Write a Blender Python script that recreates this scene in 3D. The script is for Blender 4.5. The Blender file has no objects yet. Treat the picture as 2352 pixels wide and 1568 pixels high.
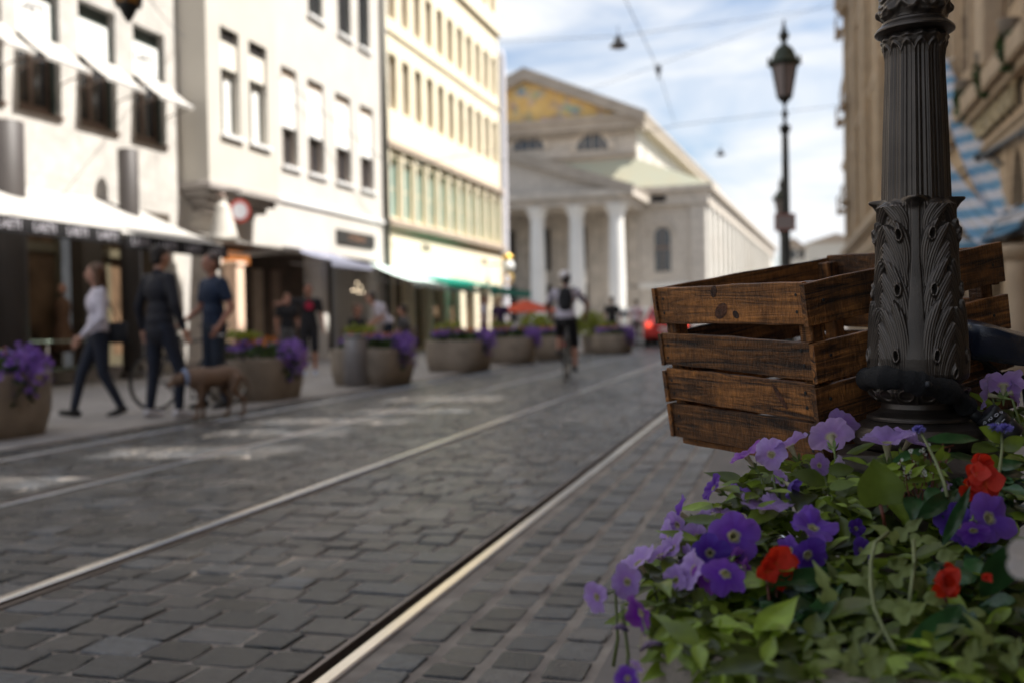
import bpy, bmesh, math, random
import numpy as np
from mathutils import Vector, Matrix

S = bpy.context.scene
COL = S.collection
R = math.radians

# ------------------------------------------------------------------ camera
EYE = Vector((0.0, 0.0, 0.98))
YAW, PITCH, ROLL = R(-15.558), R(-1.099), R(-1.0)
_f = Vector((math.sin(YAW)*math.cos(PITCH), math.cos(YAW)*math.cos(PITCH), math.sin(PITCH)))
_r0 = Vector((math.cos(YAW), -math.sin(YAW), 0)); _u0 = _r0.cross(_f)
_r = math.cos(ROLL)*_r0 + math.sin(ROLL)*_u0
_u = -math.sin(ROLL)*_r0 + math.cos(ROLL)*_u0
cd = bpy.data.cameras.new('camera'); cam = bpy.data.objects.new('camera', cd); COL.objects.link(cam)
cam.matrix_world = Matrix(((_r.x, _u.x, -_f.x, EYE.x), (_r.y, _u.y, -_f.y, EYE.y), (_r.z, _u.z, -_f.z, EYE.z), (0, 0, 0, 1)))
cd.lens = 35.0; cd.sensor_width = 36.0; cd.sensor_fit = 'HORIZONTAL'
cd.clip_start = 0.05; cd.clip_end = 3000
cd.dof.use_dof = True; cd.dof.focus_distance = 1.66; cd.dof.aperture_fstop = 2.7
S.camera = cam

# survey of the site: sight lines measured in the photograph (2352 x 1568) turned into positions on known planes
FP = 2286.7
def sight(x, y): return _f + (x-1176)/FP*_r - (y-784)/FP*_u
def G(x, y, z=0.0):
    d = sight(x, y); return EYE + d*((z-EYE.z)/d.z)
def WX(x, y, X):
    d = sight(x, y); return EYE + d*(X/d.x)
def WY(x, y, Y):
    d = sight(x, y); return EYE + d*(Y/d.y)
def DP(x, y, dep): return EYE + sight(x, y)*dep

# ------------------------------------------------------------------ world + sun
SUN_EL, SUN_AZ = R(54.5), R(80)        # azimuth measured clockwise from +Y (street axis)
W = bpy.data.worlds.new('World'); S.world = W; W.use_nodes = True
nt = W.node_tree; nt.nodes.clear()
out = nt.nodes.new('ShaderNodeOutputWorld'); bg = nt.nodes.new('ShaderNodeBackground')
sky = nt.nodes.new('ShaderNodeTexSky'); sky.sky_type = 'NISHITA'; sky.sun_disc = False
sky.sun_elevation = SUN_EL; sky.sun_rotation = SUN_AZ; sky.air_density = 1.0; sky.dust_density = 1.5; sky.ozone_density = 2.0
tc = nt.nodes.new('ShaderNodeTexCoord'); mp = nt.nodes.new('ShaderNodeMapping')
mp.inputs['Scale'].default_value = (1.6, 1.1, 7.0); mp.inputs['Rotation'].default_value = (0, R(8), R(20))
n1 = nt.nodes.new('ShaderNodeTexNoise'); n1.inputs['Scale'].default_value = 1.7; n1.inputs['Detail'].default_value = 7; n1.inputs['Roughness'].default_value = .55
n1.inputs['Distortion'].default_value = .6
cr = nt.nodes.new('ShaderNodeValToRGB'); cr.color_ramp.elements[0].position = .38; cr.color_ramp.elements[1].position = .61
mx = nt.nodes.new('ShaderNodeMix'); mx.data_type = 'RGBA'
CLOUD = 6.0
mx.inputs[7].default_value = (CLOUD*.98, CLOUD*1.0, CLOUD*1.03, 1)
L = nt.links.new
L(tc.outputs['Generated'], mp.inputs['Vector']); L(mp.outputs['Vector'], n1.inputs['Vector']); L(n1.outputs['Fac'], cr.inputs['Fac'])
L(cr.outputs['Color'], mx.inputs[0]); L(sky.outputs['Color'], mx.inputs[6]); L(mx.outputs[2], bg.inputs['Color'])
bg.inputs['Strength'].default_value = 0.085
L(bg.outputs[0], out.inputs['Surface'])
sd = bpy.data.lights.new('sun', 'SUN'); sd.energy = 5.0; sd.angle = R(0.53); sd.color = (1.0, .955, .89)
so = bpy.data.objects.new('sun', sd); COL.objects.link(so)
SUNV = Vector((math.sin(SUN_AZ)*math.cos(SUN_EL), math.cos(SUN_AZ)*math.cos(SUN_EL), math.sin(SUN_EL)))
so.rotation_euler = SUNV.to_track_quat('Z', 'Y').to_euler(); so.location = (30, 0, 60)
S.view_settings.view_transform = 'Standard'; S.view_settings.look = 'None'
S.view_settings.exposure = 1.03; S.view_settings.gamma = 1.0
S.render.engine = 'CYCLES'
S.cycles.max_bounces = 8; S.cycles.diffuse_bounces = 4; S.cycles.glossy_bounces = 3; S.cycles.transmission_bounces = 5; S.cycles.transparent_max_bounces = 6
S.cycles.caustics_reflective = False; S.cycles.caustics_refractive = False
S.cycles.use_denoising = True
S.cycles.sample_clamp_indirect = 6.0

# ------------------------------------------------------------------ mesh helpers
class MB:
    def __init__(s): s.v = []; s.f = []; s.c = None
    def add(s, vs, fs):
        o = len(s.v); s.v.extend([tuple(p) for p in vs]); s.f.extend([tuple(i+o for i in f) for f in fs])
    def quad(s, a, b, c, d): s.add([a, b, c, d], [(0, 1, 2, 3)])
    def box(s, lo, hi, bev=0.0):
        x0, y0, z0 = lo; x1, y1, z1 = hi
        if bev <= 0:
            s.add([(x0,y0,z0),(x1,y0,z0),(x1,y1,z0),(x0,y1,z0),(x0,y0,z1),(x1,y0,z1),(x1,y1,z1),(x0,y1,z1)],
                  [(0,3,2,1),(4,5,6,7),(0,1,5,4),(1,2,6,5),(2,3,7,6),(3,0,4,7)]); return
        b = bev; vs = []; 
        for z, i in ((z0, b), (z0+b, 0), (z1-b, 0), (z1, b)):
            vs += [(x0+i+ (b if i==0 else 0), y0+i, z), (x1-i-(b if i==0 else 0), y0+i, z), (x1-i, y0+i+(b if i==0 else 0), z), (x1-i, y1-i-(b if i==0 else 0), z),
                   (x1-i-(b if i==0 else 0), y1-i, z), (x0+i+(b if i==0 else 0), y1-i, z), (x0+i, y1-i-(b if i==0 else 0), z), (x0+i, y0+i+(b if i==0 else 0), z)]
        fs = [tuple(range(7, -1, -1)), tuple(range(24, 32))]
        for k in range(3):
            for j in range(8):
                fs.append((k*8+j, k*8+(j+1) % 8, (k+1)*8+(j+1) % 8, (k+1)*8+j))
        s.add(vs, fs)
    def obox(s, c, ax, ay, az):     # oriented box: centre, half axes
        c, ax, ay, az = Vector(c), Vector(ax), Vector(ay), Vector(az)
        vs = [c+sx*ax+sy*ay+sz*az for sz in (-1, 1) for sx, sy in ((-1,-1),(1,-1),(1,1),(-1,1))]
        s.add(vs, [(0,3,2,1),(4,5,6,7),(0,1,5,4),(1,2,6,5),(2,3,7,6),(3,0,4,7)])
    def tube(s, pts, rad, n=8, cap=True, closed=False):
        pts = [Vector(p) for p in pts]; m = len(pts)
        if not hasattr(rad, '__len__'): rad = [rad]*m
        T = []
        for i in range(m):
            a = pts[i-1] if (i > 0 or closed) else pts[i]; b = pts[(i+1) % m] if (i < m-1 or closed) else pts[i]
            t = (b-a); T.append(t.normalized() if t.length > 1e-9 else Vector((0,0,1)))
        u = T[0].orthogonal().normalized(); vs = []
        for i in range(m):
            u = (u - T[i]*u.dot(T[i])); u = u.normalized() if u.length > 1e-6 else T[i].orthogonal().normalized()
            w = T[i].cross(u)
            for j in range(n):
                a = 2*math.pi*j/n; vs.append(pts[i] + rad[i]*(math.cos(a)*u + math.sin(a)*w))
        fs = []
        for i in range(m if closed else m-1):
            k = (i+1) % m
            for j in range(n): fs.append((i*n+j, i*n+(j+1) % n, k*n+(j+1) % n, k*n+j))
        if cap and not closed: fs += [tuple(range(n-1, -1, -1)), tuple(range((m-1)*n, m*n))]
        s.add(vs, fs)
    def capsule(s, a, b, ra, rb, n=10):
        a, b = Vector(a), Vector(b); d = (b-a); L_ = d.length; d = d.normalized() if L_ > 1e-6 else Vector((0,0,1))
        P = [a-d*ra*.98, a-d*ra*.75, a-d*ra*.35, a, b, b+d*rb*.35, b+d*rb*.75, b+d*rb*.98]
        Q = [ra*.15, ra*.66, ra*.94, ra, rb, rb*.94, rb*.66, rb*.15]
        s.tube(P, Q, n)
    def ell(s, c, r, n=12, m=8, M=None):
        vs = [(0,0,-1)]; 
        for i in range(1, m):
            a = math.pi*i/m
            for j in range(n):
                b = 2*math.pi*j/n; vs.append((math.sin(a)*math.cos(b), math.sin(a)*math.sin(b), -math.cos(a)))
        vs.append((0,0,1)); c = Vector(c)
        V = [Vector((x*r[0], y*r[1], z*r[2])) for x, y, z in vs]
        if M is not None: V = [M @ p for p in V]
        fs = [(0, 1+(j+1) % n, 1+j) for j in range(n)]
        for i in range(m-2):
            for j in range(n): fs.append((1+i*n+j, 1+i*n+(j+1) % n, 1+(i+1)*n+(j+1) % n, 1+(i+1)*n+j))
        e = len(vs)-1; o = 1+(m-2)*n
        fs += [(e, o+j, o+(j+1) % n) for j in range(n)]
        s.add([c+p for p in V], fs)
    def lathe(s, prof, n=24, c=(0,0,0), ang0=0.0, cap=True):
        vs = []; c = Vector(c); m = len(prof)
        for r_, z in prof:
            for j in range(n):
                a = ang0+2*math.pi*j/n; vs.append(c+Vector((r_*math.cos(a), r_*math.sin(a), z)))
        fs = [(i*n+j, i*n+(j+1) % n, (i+1)*n+(j+1) % n, (i+1)*n+j) for i in range(m-1) for j in range(n)]
        if cap: fs += [tuple(range(n-1, -1, -1)), tuple(range((m-1)*n, m*n))]
        s.add(vs, fs)
    def prism(s, poly, d):      # polygon (3d points) swept by d
        d = Vector(d); n = len(poly); a = [Vector(p) for p in poly]
        s.add(a+[p+d for p in a], [tuple(range(n-1, -1, -1)), tuple(range(n, 2*n))]+[(i, (i+1) % n, n+(i+1) % n, n+i) for i in range(n)])
    def build(s, name, m, parent=None, smooth=False, world=True, fix=True):
        me = bpy.data.meshes.new(name)
        off = parent_world(parent) if (parent is not None and world) else Vector((0,0,0))
        me.from_pydata([(p[0]-off.x, p[1]-off.y, p[2]-off.z) for p in s.v], [], s.f)
        if fix:
            b = bmesh.new(); b.from_mesh(me); bmesh.ops.recalc_face_normals(b, faces=b.faces); b.to_mesh(me); b.free()
        return link(name, me, m, parent, smooth)

def parent_world(o):
    v = Vector((0,0,0))
    while o is not None: v += o.location; o = o.parent
    return v
def link(name, me, m, parent=None, smooth=False):
    o = bpy.data.objects.new(name, me); COL.objects.link(o)
    if m is not None:
        for k in (m if isinstance(m, (list, tuple)) else [m]): me.materials.append(k)
    if parent is not None: o.parent = parent
    if smooth: me.polygons.foreach_set('use_smooth', [True]*len(me.polygons))
    return o
def tag(o, label=None, cat=None, group=None, kind=None):
    if label: o['label'] = label
    if cat: o['category'] = cat
    if group: o['group'] = group
    if kind: o['kind'] = kind
    return o
def thing(name, label, cat, loc=(0,0,0), rz=0.0, group=None):
    o = bpy.data.objects.new(name, None); o.empty_display_size = .1; COL.objects.link(o)
    o.location = loc; o.rotation_euler = (0, 0, rz); return tag(o, label, cat, group)
def kids(o): return [c for c in COL.objects if c.parent is o]
def dup(o, parent=None):
    c = o.copy(); COL.objects.link(c)
    if parent is not None: c.parent = parent
    for ch in kids(o): dup(ch, c)
    return c
def fuse(mb, voxel=.014, it=3):
    """one continuous skin grown over overlapping volumes"""
    me = bpy.data.meshes.new('tmp'); me.from_pydata(mb.v, [], mb.f)
    b = bmesh.new(); b.from_mesh(me); bmesh.ops.recalc_face_normals(b, faces=b.faces); b.to_mesh(me); b.free()
    o = bpy.data.objects.new('tmp', me); COL.objects.link(o)
    r = o.modifiers.new('r', 'REMESH'); r.mode = 'VOXEL'; r.voxel_size = voxel
    if it:
        k = o.modifiers.new('s', 'SMOOTH'); k.factor = .5; k.iterations = it
    dg = bpy.context.evaluated_depsgraph_get(); dg.update()
    res = bpy.data.meshes.new_from_object(o.evaluated_get(dg))
    bpy.data.objects.remove(o); bpy.data.meshes.remove(me)
    return res
def text_mesh(txt, size, depth=0.004, align='CENTER', spacing=1.0):
    c = bpy.data.curves.new('txt', 'FONT'); c.body = txt; c.size = size; c.extrude = depth; c.align_x = align; c.align_y = 'CENTER'; c.space_character = spacing
    c.resolution_u = 3
    o = bpy.data.objects.new('txt', c); COL.objects.link(o)
    dg = bpy.context.evaluated_depsgraph_get(); dg.update()
    me = bpy.data.meshes.new_from_object(o.evaluated_get(dg))
    bpy.data.objects.remove(o); bpy.data.curves.remove(c); return me
def lettering(name, txt, size, m, parent, pos, xa, ya, depth=.004, spacing=1.0):
    me = text_mesh(txt, size, depth, spacing=spacing)
    xa, ya = Vector(xa).normalized(), Vector(ya).normalized(); za = xa.cross(ya)
    T = Matrix(((xa.x, ya.x, za.x, 0), (xa.y, ya.y, za.y, 0), (xa.z, ya.z, za.z, 0), (0,0,0,1)))
    off = parent_world(parent) if parent else Vector((0,0,0))
    T.translation = Vector(pos)-off; me.transform(T)
    me.materials.clear()
    return link(name, me, m, parent)

# ------------------------------------------------------------------ materials
def M(name, col, rough=.6, metal=0.0, var=.12, scale=4.0, bump=0.0, bscale=40.0, stretch=(1,1,1), spec=.5, col2=None, vcol=None, trans=0.0, detail=4, coat=0.0, emit=0.0):
    m = bpy.data.materials.new(name); m.use_nodes = True; t = m.node_tree; N = t.nodes; K = t.links.new
    p = N['Principled BSDF']; p.inputs['Roughness'].default_value = rough; p.inputs['Metallic'].default_value = metal
    p.inputs['Specular IOR Level'].default_value = spec; p.inputs['Coat Weight'].default_value = coat
    c = tuple(col)+(1,)
    tcn = N.new('ShaderNodeTexCoord'); mpn = N.new('ShaderNodeMapping'); mpn.inputs['Scale'].default_value = stretch
    K(tcn.outputs['Object'], mpn.inputs['Vector'])
    src = None
    if var > 0 or col2:
        n = N.new('ShaderNodeTexNoise'); n.inputs['Scale'].default_value = scale; n.inputs['Detail'].default_value = detail
        K(mpn.outputs[0], n.inputs['Vector'])
        r_ = N.new('ShaderNodeValToRGB'); r_.color_ramp.elements[0].position = .3; r_.color_ramp.elements[1].position = .7
        c2 = tuple(col2)+(1,) if col2 else tuple(min(1, x*(1+var)) for x in col)+(1,)
        c1 = c if col2 else tuple(x*(1-var) for x in col)+(1,)
        r_.color_ramp.elements[0].color = c1; r_.color_ramp.elements[1].color = c2
        K(n.outputs['Fac'], r_.inputs['Fac']); src = r_.outputs['Color']
    if vcol:
        a = N.new('ShaderNodeAttribute'); a.attribute_name = vcol
        if src is not None:
            q = N.new('ShaderNodeMix'); q.data_type = 'RGBA'; q.blend_type = 'MULTIPLY'; q.inputs[0].default_value = 1
            K(src, q.inputs[6]); K(a.outputs['Color'], q.inputs[7]); src = q.outputs[2]
        else: src = a.outputs['Color']
    if src is not None: K(src, p.inputs['Base Color'])
    else: p.inputs['Base Color'].default_value = c
    if emit:
        p.inputs['Emission Color'].default_value = c; p.inputs['Emission Strength'].default_value = emit
    if bump > 0:
        n2 = N.new('ShaderNodeTexNoise'); n2.inputs['Scale'].default_value = bscale; n2.inputs['Detail'].default_value = 5; K(mpn.outputs[0], n2.inputs['Vector'])
        b = N.new('ShaderNodeBump'); b.inputs['Strength'].default_value = bump; b.inputs['Distance'].default_value = .02
        K(n2.outputs['Fac'], b.inputs['Height']); K(b.outputs[0], p.inputs['Normal'])
    if trans > 0:
        tr = N.new('ShaderNodeBsdfTranslucent'); ms = N.new('ShaderNodeMixShader'); ms.inputs[0].default_value = trans
        if src is not None: K(src, tr.inputs['Color'])
        else: tr.inputs['Color'].default_value = c
        K(p.outputs[0], ms.inputs[1]); K(tr.outputs[0], ms.inputs[2]); K(ms.outputs[0], N['Material Output'].inputs['Surface'])
    return m
def slabs(name, col, sx, sy, mortar=.02, jcol=None, rough=.75, var=.15, bump=.3, axes='XY'):
    m = bpy.data.materials.new(name); m.use_nodes = True; t = m.node_tree; N = t.nodes; K = t.links.new
    p = N['Principled BSDF']; p.inputs['Roughness'].default_value = rough
    tcn = N.new('ShaderNodeTexCoord'); sp = N.new('ShaderNodeSeparateXYZ'); cb = N.new('ShaderNodeCombineXYZ'); K(tcn.outputs['Object'], sp.inputs[0])
    K(sp.outputs[axes[0]], cb.inputs['X']); K(sp.outputs[axes[1]], cb.inputs['Y'])
    b = N.new('ShaderNodeTexBrick'); b.inputs['Scale'].default_value = 1; b.inputs['Brick Width'].default_value = sx; b.inputs['Row Height'].default_value = sy
    b.inputs['Mortar Size'].default_value = mortar; b.inputs['Mortar Smooth'].default_value = .2
    b.inputs['Color1'].default_value = tuple(x*(1-var) for x in col)+(1,); b.inputs['Color2'].default_value = tuple(min(1, x*(1+var)) for x in col)+(1,)
    b.inputs['Mortar'].default_value = tuple(jcol or [x*.6 for x in col])+(1,)
    K(cb.outputs[0], b.inputs['Vector'])
    n = N.new('ShaderNodeTexNoise'); n.inputs['Scale'].default_value = 2.3; n.inputs['Detail'].default_value = 8; n.inputs['Roughness'].default_value = .7; K(tcn.outputs['Object'], n.inputs['Vector'])
    q = N.new('ShaderNodeMix'); q.data_type = 'RGBA'; q.blend_type = 'OVERLAY'; q.inputs[0].default_value = .55
    K(b.outputs['Color'], q.inputs[6]); K(n.outputs['Fac'], q.inputs[7]); K(q.outputs[2], p.inputs['Base Color'])
    if bump:
        n3 = N.new('ShaderNodeTexNoise'); n3.inputs['Scale'].default_value = 60; n3.inputs['Detail'].default_value = 4; K(tcn.outputs['Object'], n3.inputs['Vector'])
        ad = N.new('ShaderNodeMath'); ad.operation = 'SUBTRACT'; ml = N.new('ShaderNodeMath'); ml.operation = 'MULTIPLY'; ml.inputs[1].default_value = .15
        K(n3.outputs['Fac'], ml.inputs[0]); K(ml.outputs[0], ad.inputs[0]); K(b.outputs['Fac'], ad.inputs[1])
        bp = N.new('ShaderNodeBump'); bp.inputs['Strength'].default_value = bump; bp.inputs['Distance'].default_value = .02; K(ad.outputs[0], bp.inputs['Height']); K(bp.outputs[0], p.inputs['Normal'])
    return m

MT = {}
MT['stucco_white'] = M('white_stucco', (.555,.53,.49), .85, var=.05, scale=1.2, bump=.15, bscale=60)
MT['stucco_warm'] = M('warm_white_stucco', (.54,.51,.455), .85, var=.05, scale=1.0, bump=.15, bscale=60)
MT['cladding'] = slabs('white_cladding', (.51,.487,.455), 2.4, 1.9, .012, jcol=(.40,.39,.38), rough=.55, var=.025, bump=.05, axes='YZ')
MT['yellow'] = M('cream_yellow_stucco', (.78,.70,.53), .85, var=.05, scale=.8, bump=.15, bscale=50)
MT['yellow_trim'] = M('pale_cream_trim', (.74,.67,.52), .8, var=.05, scale=2)
MT['tan_trim'] = M('tan_stone_trim', (.36,.29,.23), .8, var=.12, scale=3, bump=.2)
MT['grey_trim'] = M('grey_stone_trim', (.34,.31,.29), .8, var=.12, scale=3, bump=.2)
MT['white_paint'] = M('white_paint', (.78,.78,.77), .4, var=.03)
MT['canvas'] = M('white_awning_canvas', (.56,.54,.505), .8, var=.03, bump=.1, bscale=200, trans=.25)
MT['black_cloth'] = M('black_valance_cloth', (.012,.011,.013), .85, var=.2)
MT['grey_cloth'] = M('blue_grey_awning', (.22,.23,.30), .8, var=.08, trans=.15)
MT['brown_frame'] = M('brown_window_frame', (.16,.11,.085), .45, var=.1)
MT['dark_frame'] = M('dark_green_frame', (.03,.045,.04), .4, var=.1)
MT['olive_frame'] = M('olive_bronze_frame', (.15,.13,.085), .4, metal=.3, var=.1)
MT['glass'] = M('window_glass', (.035,.035,.038), .06, var=0, spec=.8)
MT['teal_glass'] = M('teal_window_glass', (.10,.30,.30), .08, var=.15, scale=1.0, spec=.8)
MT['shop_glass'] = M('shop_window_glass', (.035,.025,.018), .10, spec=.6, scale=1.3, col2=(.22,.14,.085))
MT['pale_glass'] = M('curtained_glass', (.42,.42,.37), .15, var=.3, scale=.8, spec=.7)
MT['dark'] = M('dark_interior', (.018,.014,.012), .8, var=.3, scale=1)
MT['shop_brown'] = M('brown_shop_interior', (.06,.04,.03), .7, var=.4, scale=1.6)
MT['blind'] = M('white_roller_blind', (.82,.82,.80), .6, var=.02)
MT['cream_blind'] = M('cream_shutter', (.78,.74,.66), .6, var=.02, scale=2)
MT['concrete_col'] = M('grey_brown_column', (.055,.047,.044), .55, var=.12, scale=2, bump=.1)
MT['letter_dark'] = M('dark_lettering', (.03,.025,.03), .5, var=0)
MT['letter_white'] = M('pale_lettering', (.62,.60,.66), .6, var=0)
MT['letter_gold'] = M('dull_gold_lettering', (.66,.54,.33), .5, metal=0, var=.1)
MT['iron'] = M('dark_lamp_iron', (.035,.036,.034), .45, metal=.5, var=.2, scale=8, bump=.1)
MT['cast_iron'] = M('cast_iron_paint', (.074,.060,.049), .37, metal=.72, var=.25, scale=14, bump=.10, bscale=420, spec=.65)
MT['steel'] = M('polished_rail_steel', (.66,.62,.57), .22, metal=1.0, var=.2, scale=9, stretch=(1,.08,1), bump=.05)
MT['rail_side'] = M('rusty_rail_lip', (.20,.165,.15), .5, metal=.7, var=.25, scale=8, stretch=(1,.1,1))
MT['groove'] = M('rail_groove_dirt', (.010,.009,.008), .9, var=.2)
MT['planter'] = M('washed_concrete', (.28,.235,.19), .85, var=.22, scale=3.5, bump=.5, bscale=120)
MT['soil'] = M('dark_soil', (.025,.018,.012), .95, var=.4, scale=20, bump=.6)
MT['skin'] = M('skin', (.50,.27,.19), .55, var=.06)
MT['skin_tan'] = M('tanned_skin', (.40,.19,.13), .55, var=.06)
MT['black'] = M('black_plastic', (.014,.014,.015), .45, var=.2)
MT['rubber'] = M('tyre_rubber', (.018,.018,.018), .8, var=.2)
MT['red_paint'] = M('red_car_paint', (.55,.035,.025), .25, var=.05, coat=.6)
MT['chrome'] = M('chrome', (.7,.7,.7), .15, metal=1.0, var=0)

def edge_wear_glint(m, col, lo=.52, hi=.60, amt=.8):  # lightens raised edges: worn paint plus highlights painted into the colour
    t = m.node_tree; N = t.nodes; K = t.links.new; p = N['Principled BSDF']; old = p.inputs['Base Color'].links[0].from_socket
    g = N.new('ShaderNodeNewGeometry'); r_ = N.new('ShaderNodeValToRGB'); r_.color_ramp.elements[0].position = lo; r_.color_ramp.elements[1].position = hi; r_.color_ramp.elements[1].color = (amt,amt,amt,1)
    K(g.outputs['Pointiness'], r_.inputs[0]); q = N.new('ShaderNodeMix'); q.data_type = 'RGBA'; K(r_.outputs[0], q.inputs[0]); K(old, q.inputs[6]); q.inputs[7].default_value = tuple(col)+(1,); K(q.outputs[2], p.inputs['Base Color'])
edge_wear_glint(MT['cast_iron'], (.21,.17,.14), .51, .57)
# ------------------------------------------------------------------ ground, setts, rails
rnd = random.Random(7)
mb = MB(); mb.quad((-900,-300,-.08), (900,-300,-.08), (900,1500,-.08), (-900,1500,-.08))
tag(mb.build('ground', slabs('square_paving', (.16,.15,.14), .9, .6, .012, rough=.8, var=.08, bump=.2)), kind='structure')
MT['joint'] = M('sandy_joint', (.40,.35,.30), .95, var=.35, scale=5, bump=.7, bscale=150, col2=(.19,.16,.14))
RAILS = (-5.79, -4.29, -2.79, -1.245)
mb = MB()
for a_, b_ in ((-6.25, RAILS[0]-.026), (RAILS[0]+.085, RAILS[1]-.085), (RAILS[1]+.026, RAILS[2]-.026), (RAILS[2]+.085, RAILS[3]-.085), (RAILS[3]+.026, -.36)):
    z_ = -.0055 if b_ > -.5 else -.0080
    mb.quad((a_,.6,z_), (b_,.6,z_), (b_,100,z_), (a_,100,z_))
tag(mb.build('joint_sand', MT['joint']), kind='structure')
RAILS = (-5.79, -4.29, -2.79, -1.245)
def setts():
    V, F, C = [], [], []
    def sett(cx, cy, hx, hy, tone, dz, tx, ty, long=False):
        dz *= 1.5; tx *= 1.5; ty *= 1.5
        o = len(V); k = .20*min(hx, hy)
        for (e, z) in ((1.0, -.03), (1.0, -.0125), (.980, -.0035), (.91, 0.0)):
            for (ax, ay) in ((1,-.42),(1,.42),(.42,1),(-.42,1),(-1,.42),(-1,-.42),(-.42,-1),(.42,-1)):
                x = ax*hx*e if abs(ax) == 1 else (hx*e-k*.75*(1 if e > .9 else .8))*(1 if ax > 0 else -1)
                y = ay*hy*e if abs(ay) == 1 else (hy*e-k*.75*(1 if e > .9 else .8))*(1 if ay > 0 else -1)
                j = rnd.uniform(-.004, .004) if e > .9 else 0
                V.append((cx+x+j, cy+y+rnd.uniform(-.003,.003), z+dz*(z > -.02)+(tx*x+ty*y)*(z > -.02)))
                C.append(tone)
        for r_ in range(3):
            for j in range(8): F.append((o+r_*8+j, o+r_*8+(j+1) % 8, o+r_*8+8+(j+1) % 8, o+r_*8+8+j))
        F.append(tuple(o+24+j for j in range(8)))
    def tone():
        g = max(.35, rnd.gauss(1.0, .42)); w = rnd.uniform(-.10, .14); return (g*(1+w), g, g*(1-w), 1)
    strips = [(-6.2, RAILS[0]-.05), (RAILS[0]+.09, RAILS[1]-.09), (RAILS[1]+.05, RAILS[2]-.05), (RAILS[2]+.09, RAILS[3]-.09)]
    y = .9
    while y < 46:
        ry = rnd.uniform(.150, .178)
        for a, b in strips:
            x = a
            while x < b-.05:
                w = rnd.uniform(.15, .25)
                if b-(x+w) < .09: w = b-x
                g = rnd.uniform(.009, .017)
                sett(x+w/2, y+ry/2+rnd.uniform(-.007,.007), w/2-g*.6, ry/2-g*.6, tone(), rnd.uniform(-.004,.003), rnd.uniform(-.02,.02), rnd.uniform(-.025,.025))
                x += w
        y += ry
    # rows laid along the street between the near rail and the footway
    xs = [RAILS[3]+.075, -1.02, -.855, -.69, -.535]
    for a, b in zip(xs[:-1], xs[1:]):
        y = .9+rnd.uniform(0, .1)
        while y < 46:
            ln = rnd.uniform(.12, .19); g = .011
            sett((a+b)/2, y+ln/2, (b-a)/2-.017, ln/2-g*.6, tone(), rnd.uniform(-.003,.003), rnd.uniform(-.02,.02), rnd.uniform(-.02,.02), True)
            y += ln
    me = bpy.data.meshes.new('sett_paving'); me.from_pydata(V, [], F)
    at = me.color_attributes.new('tone', 'FLOAT_COLOR', 'POINT')
    at.data.foreach_set('color', np.array(C, dtype=np.float32).ravel())
    m = M('granite_sett', (.056,.057,.060), .27, var=.3, scale=28, bump=.7, bscale=95, vcol='tone', detail=6)
    # dry sand over parts of the road; its beige also paints faint warm light
    t = m.node_tree; N = t.nodes; K = t.links.new; p = N['Principled BSDF']
    old = p.inputs['Base Color'].links[0].from_socket
    n = N.new('ShaderNodeTexNoise'); n.inputs['Scale'].default_value = .55; n.inputs['Detail'].default_value = 5
    tcx = N.new('ShaderNodeTexCoord'); K(tcx.outputs['Object'], n.inputs['Vector'])
    rr = N.new('ShaderNodeValToRGB'); rr.color_ramp.elements[0].position = .50; rr.color_ramp.elements[1].position = .74
    rr.color_ramp.elements[1].color = (.5,.5,.5,1); K(n.outputs['Fac'], rr.inputs[0])
    q = N.new('ShaderNodeMix'); q.data_type = 'RGBA'; K(rr.outputs[0], q.inputs[0]); K(old, q.inputs[6]); q.inputs[7].default_value = (.20,.165,.14,1); K(q.outputs[2], p.inputs['Base Color'])
    o = link('sett_paving', me, m); tag(o, kind='structure')
setts()
# tarmac beyond the setts
mb = MB()
for a_, b_ in ((-6.2, RAILS[0]-.027), (RAILS[0]+.086, RAILS[1]-.086), (RAILS[1]+.027, RAILS[2]-.027), (RAILS[2]+.086, RAILS[3]-.086), (RAILS[3]+.027, -.5)):
    mb.quad((a_,46,-.004), (b_,46,-.004), (b_,100,-.004), (a_,100,-.004))
tag(mb.build('road', M('worn_asphalt', (.10,.095,.09), .8, var=.2, scale=1, bump=.3)), kind='structure')
# rails
RL = ['groove tram rail farthest from the flower trough, beside the stone planters', 'second tram rail from the stone planters, dull with a dark groove',
      'bright tram rail running across the middle of the road', 'bright broad tram rail nearest the wooden crate']
for i, x in enumerate(RAILS):
    sgn = 1 if i % 2 == 0 else -1          # groove on the gauge side
    t = thing('tram_rail', RL[i], 'tram rail', (x, 1, 0), group='grooved rails of the double tram track')
    w = .025
    mb = MB(); pr = [(-w-.002, -.06), (-w, .002), (-w+.006, .006), (w-.006, .006), (w, .001), (w+.001, -.06)]
    mb.prism([(x+sgn*a, .6, z) for a, z in pr], (0, 99.4, 0)); mb.build('rail_head', MT['steel'], t)
    mb = MB(); mb.box((min(x+sgn*w, x+sgn*(w+.045)), .6, -.06), (max(x+sgn*w, x+sgn*(w+.045)), 100, -.05)); mb.build('groove', MT['groove'], t)
    a, b = sorted((x+sgn*(w+.045), x+sgn*(w+.060))); mb = MB(); mb.box((a, .6, -.06), (b, 100, .001)); mb.build('guard_lip', MT['rail_side'], t)
    mb = MB(); a, b = sorted((x-sgn*(w+.003), x-sgn*(w+.02))); mb.box((a, .6, -.036), (b, 100, -.006)); mb.build('bitumen_seam', MT['groove'], t)
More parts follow.
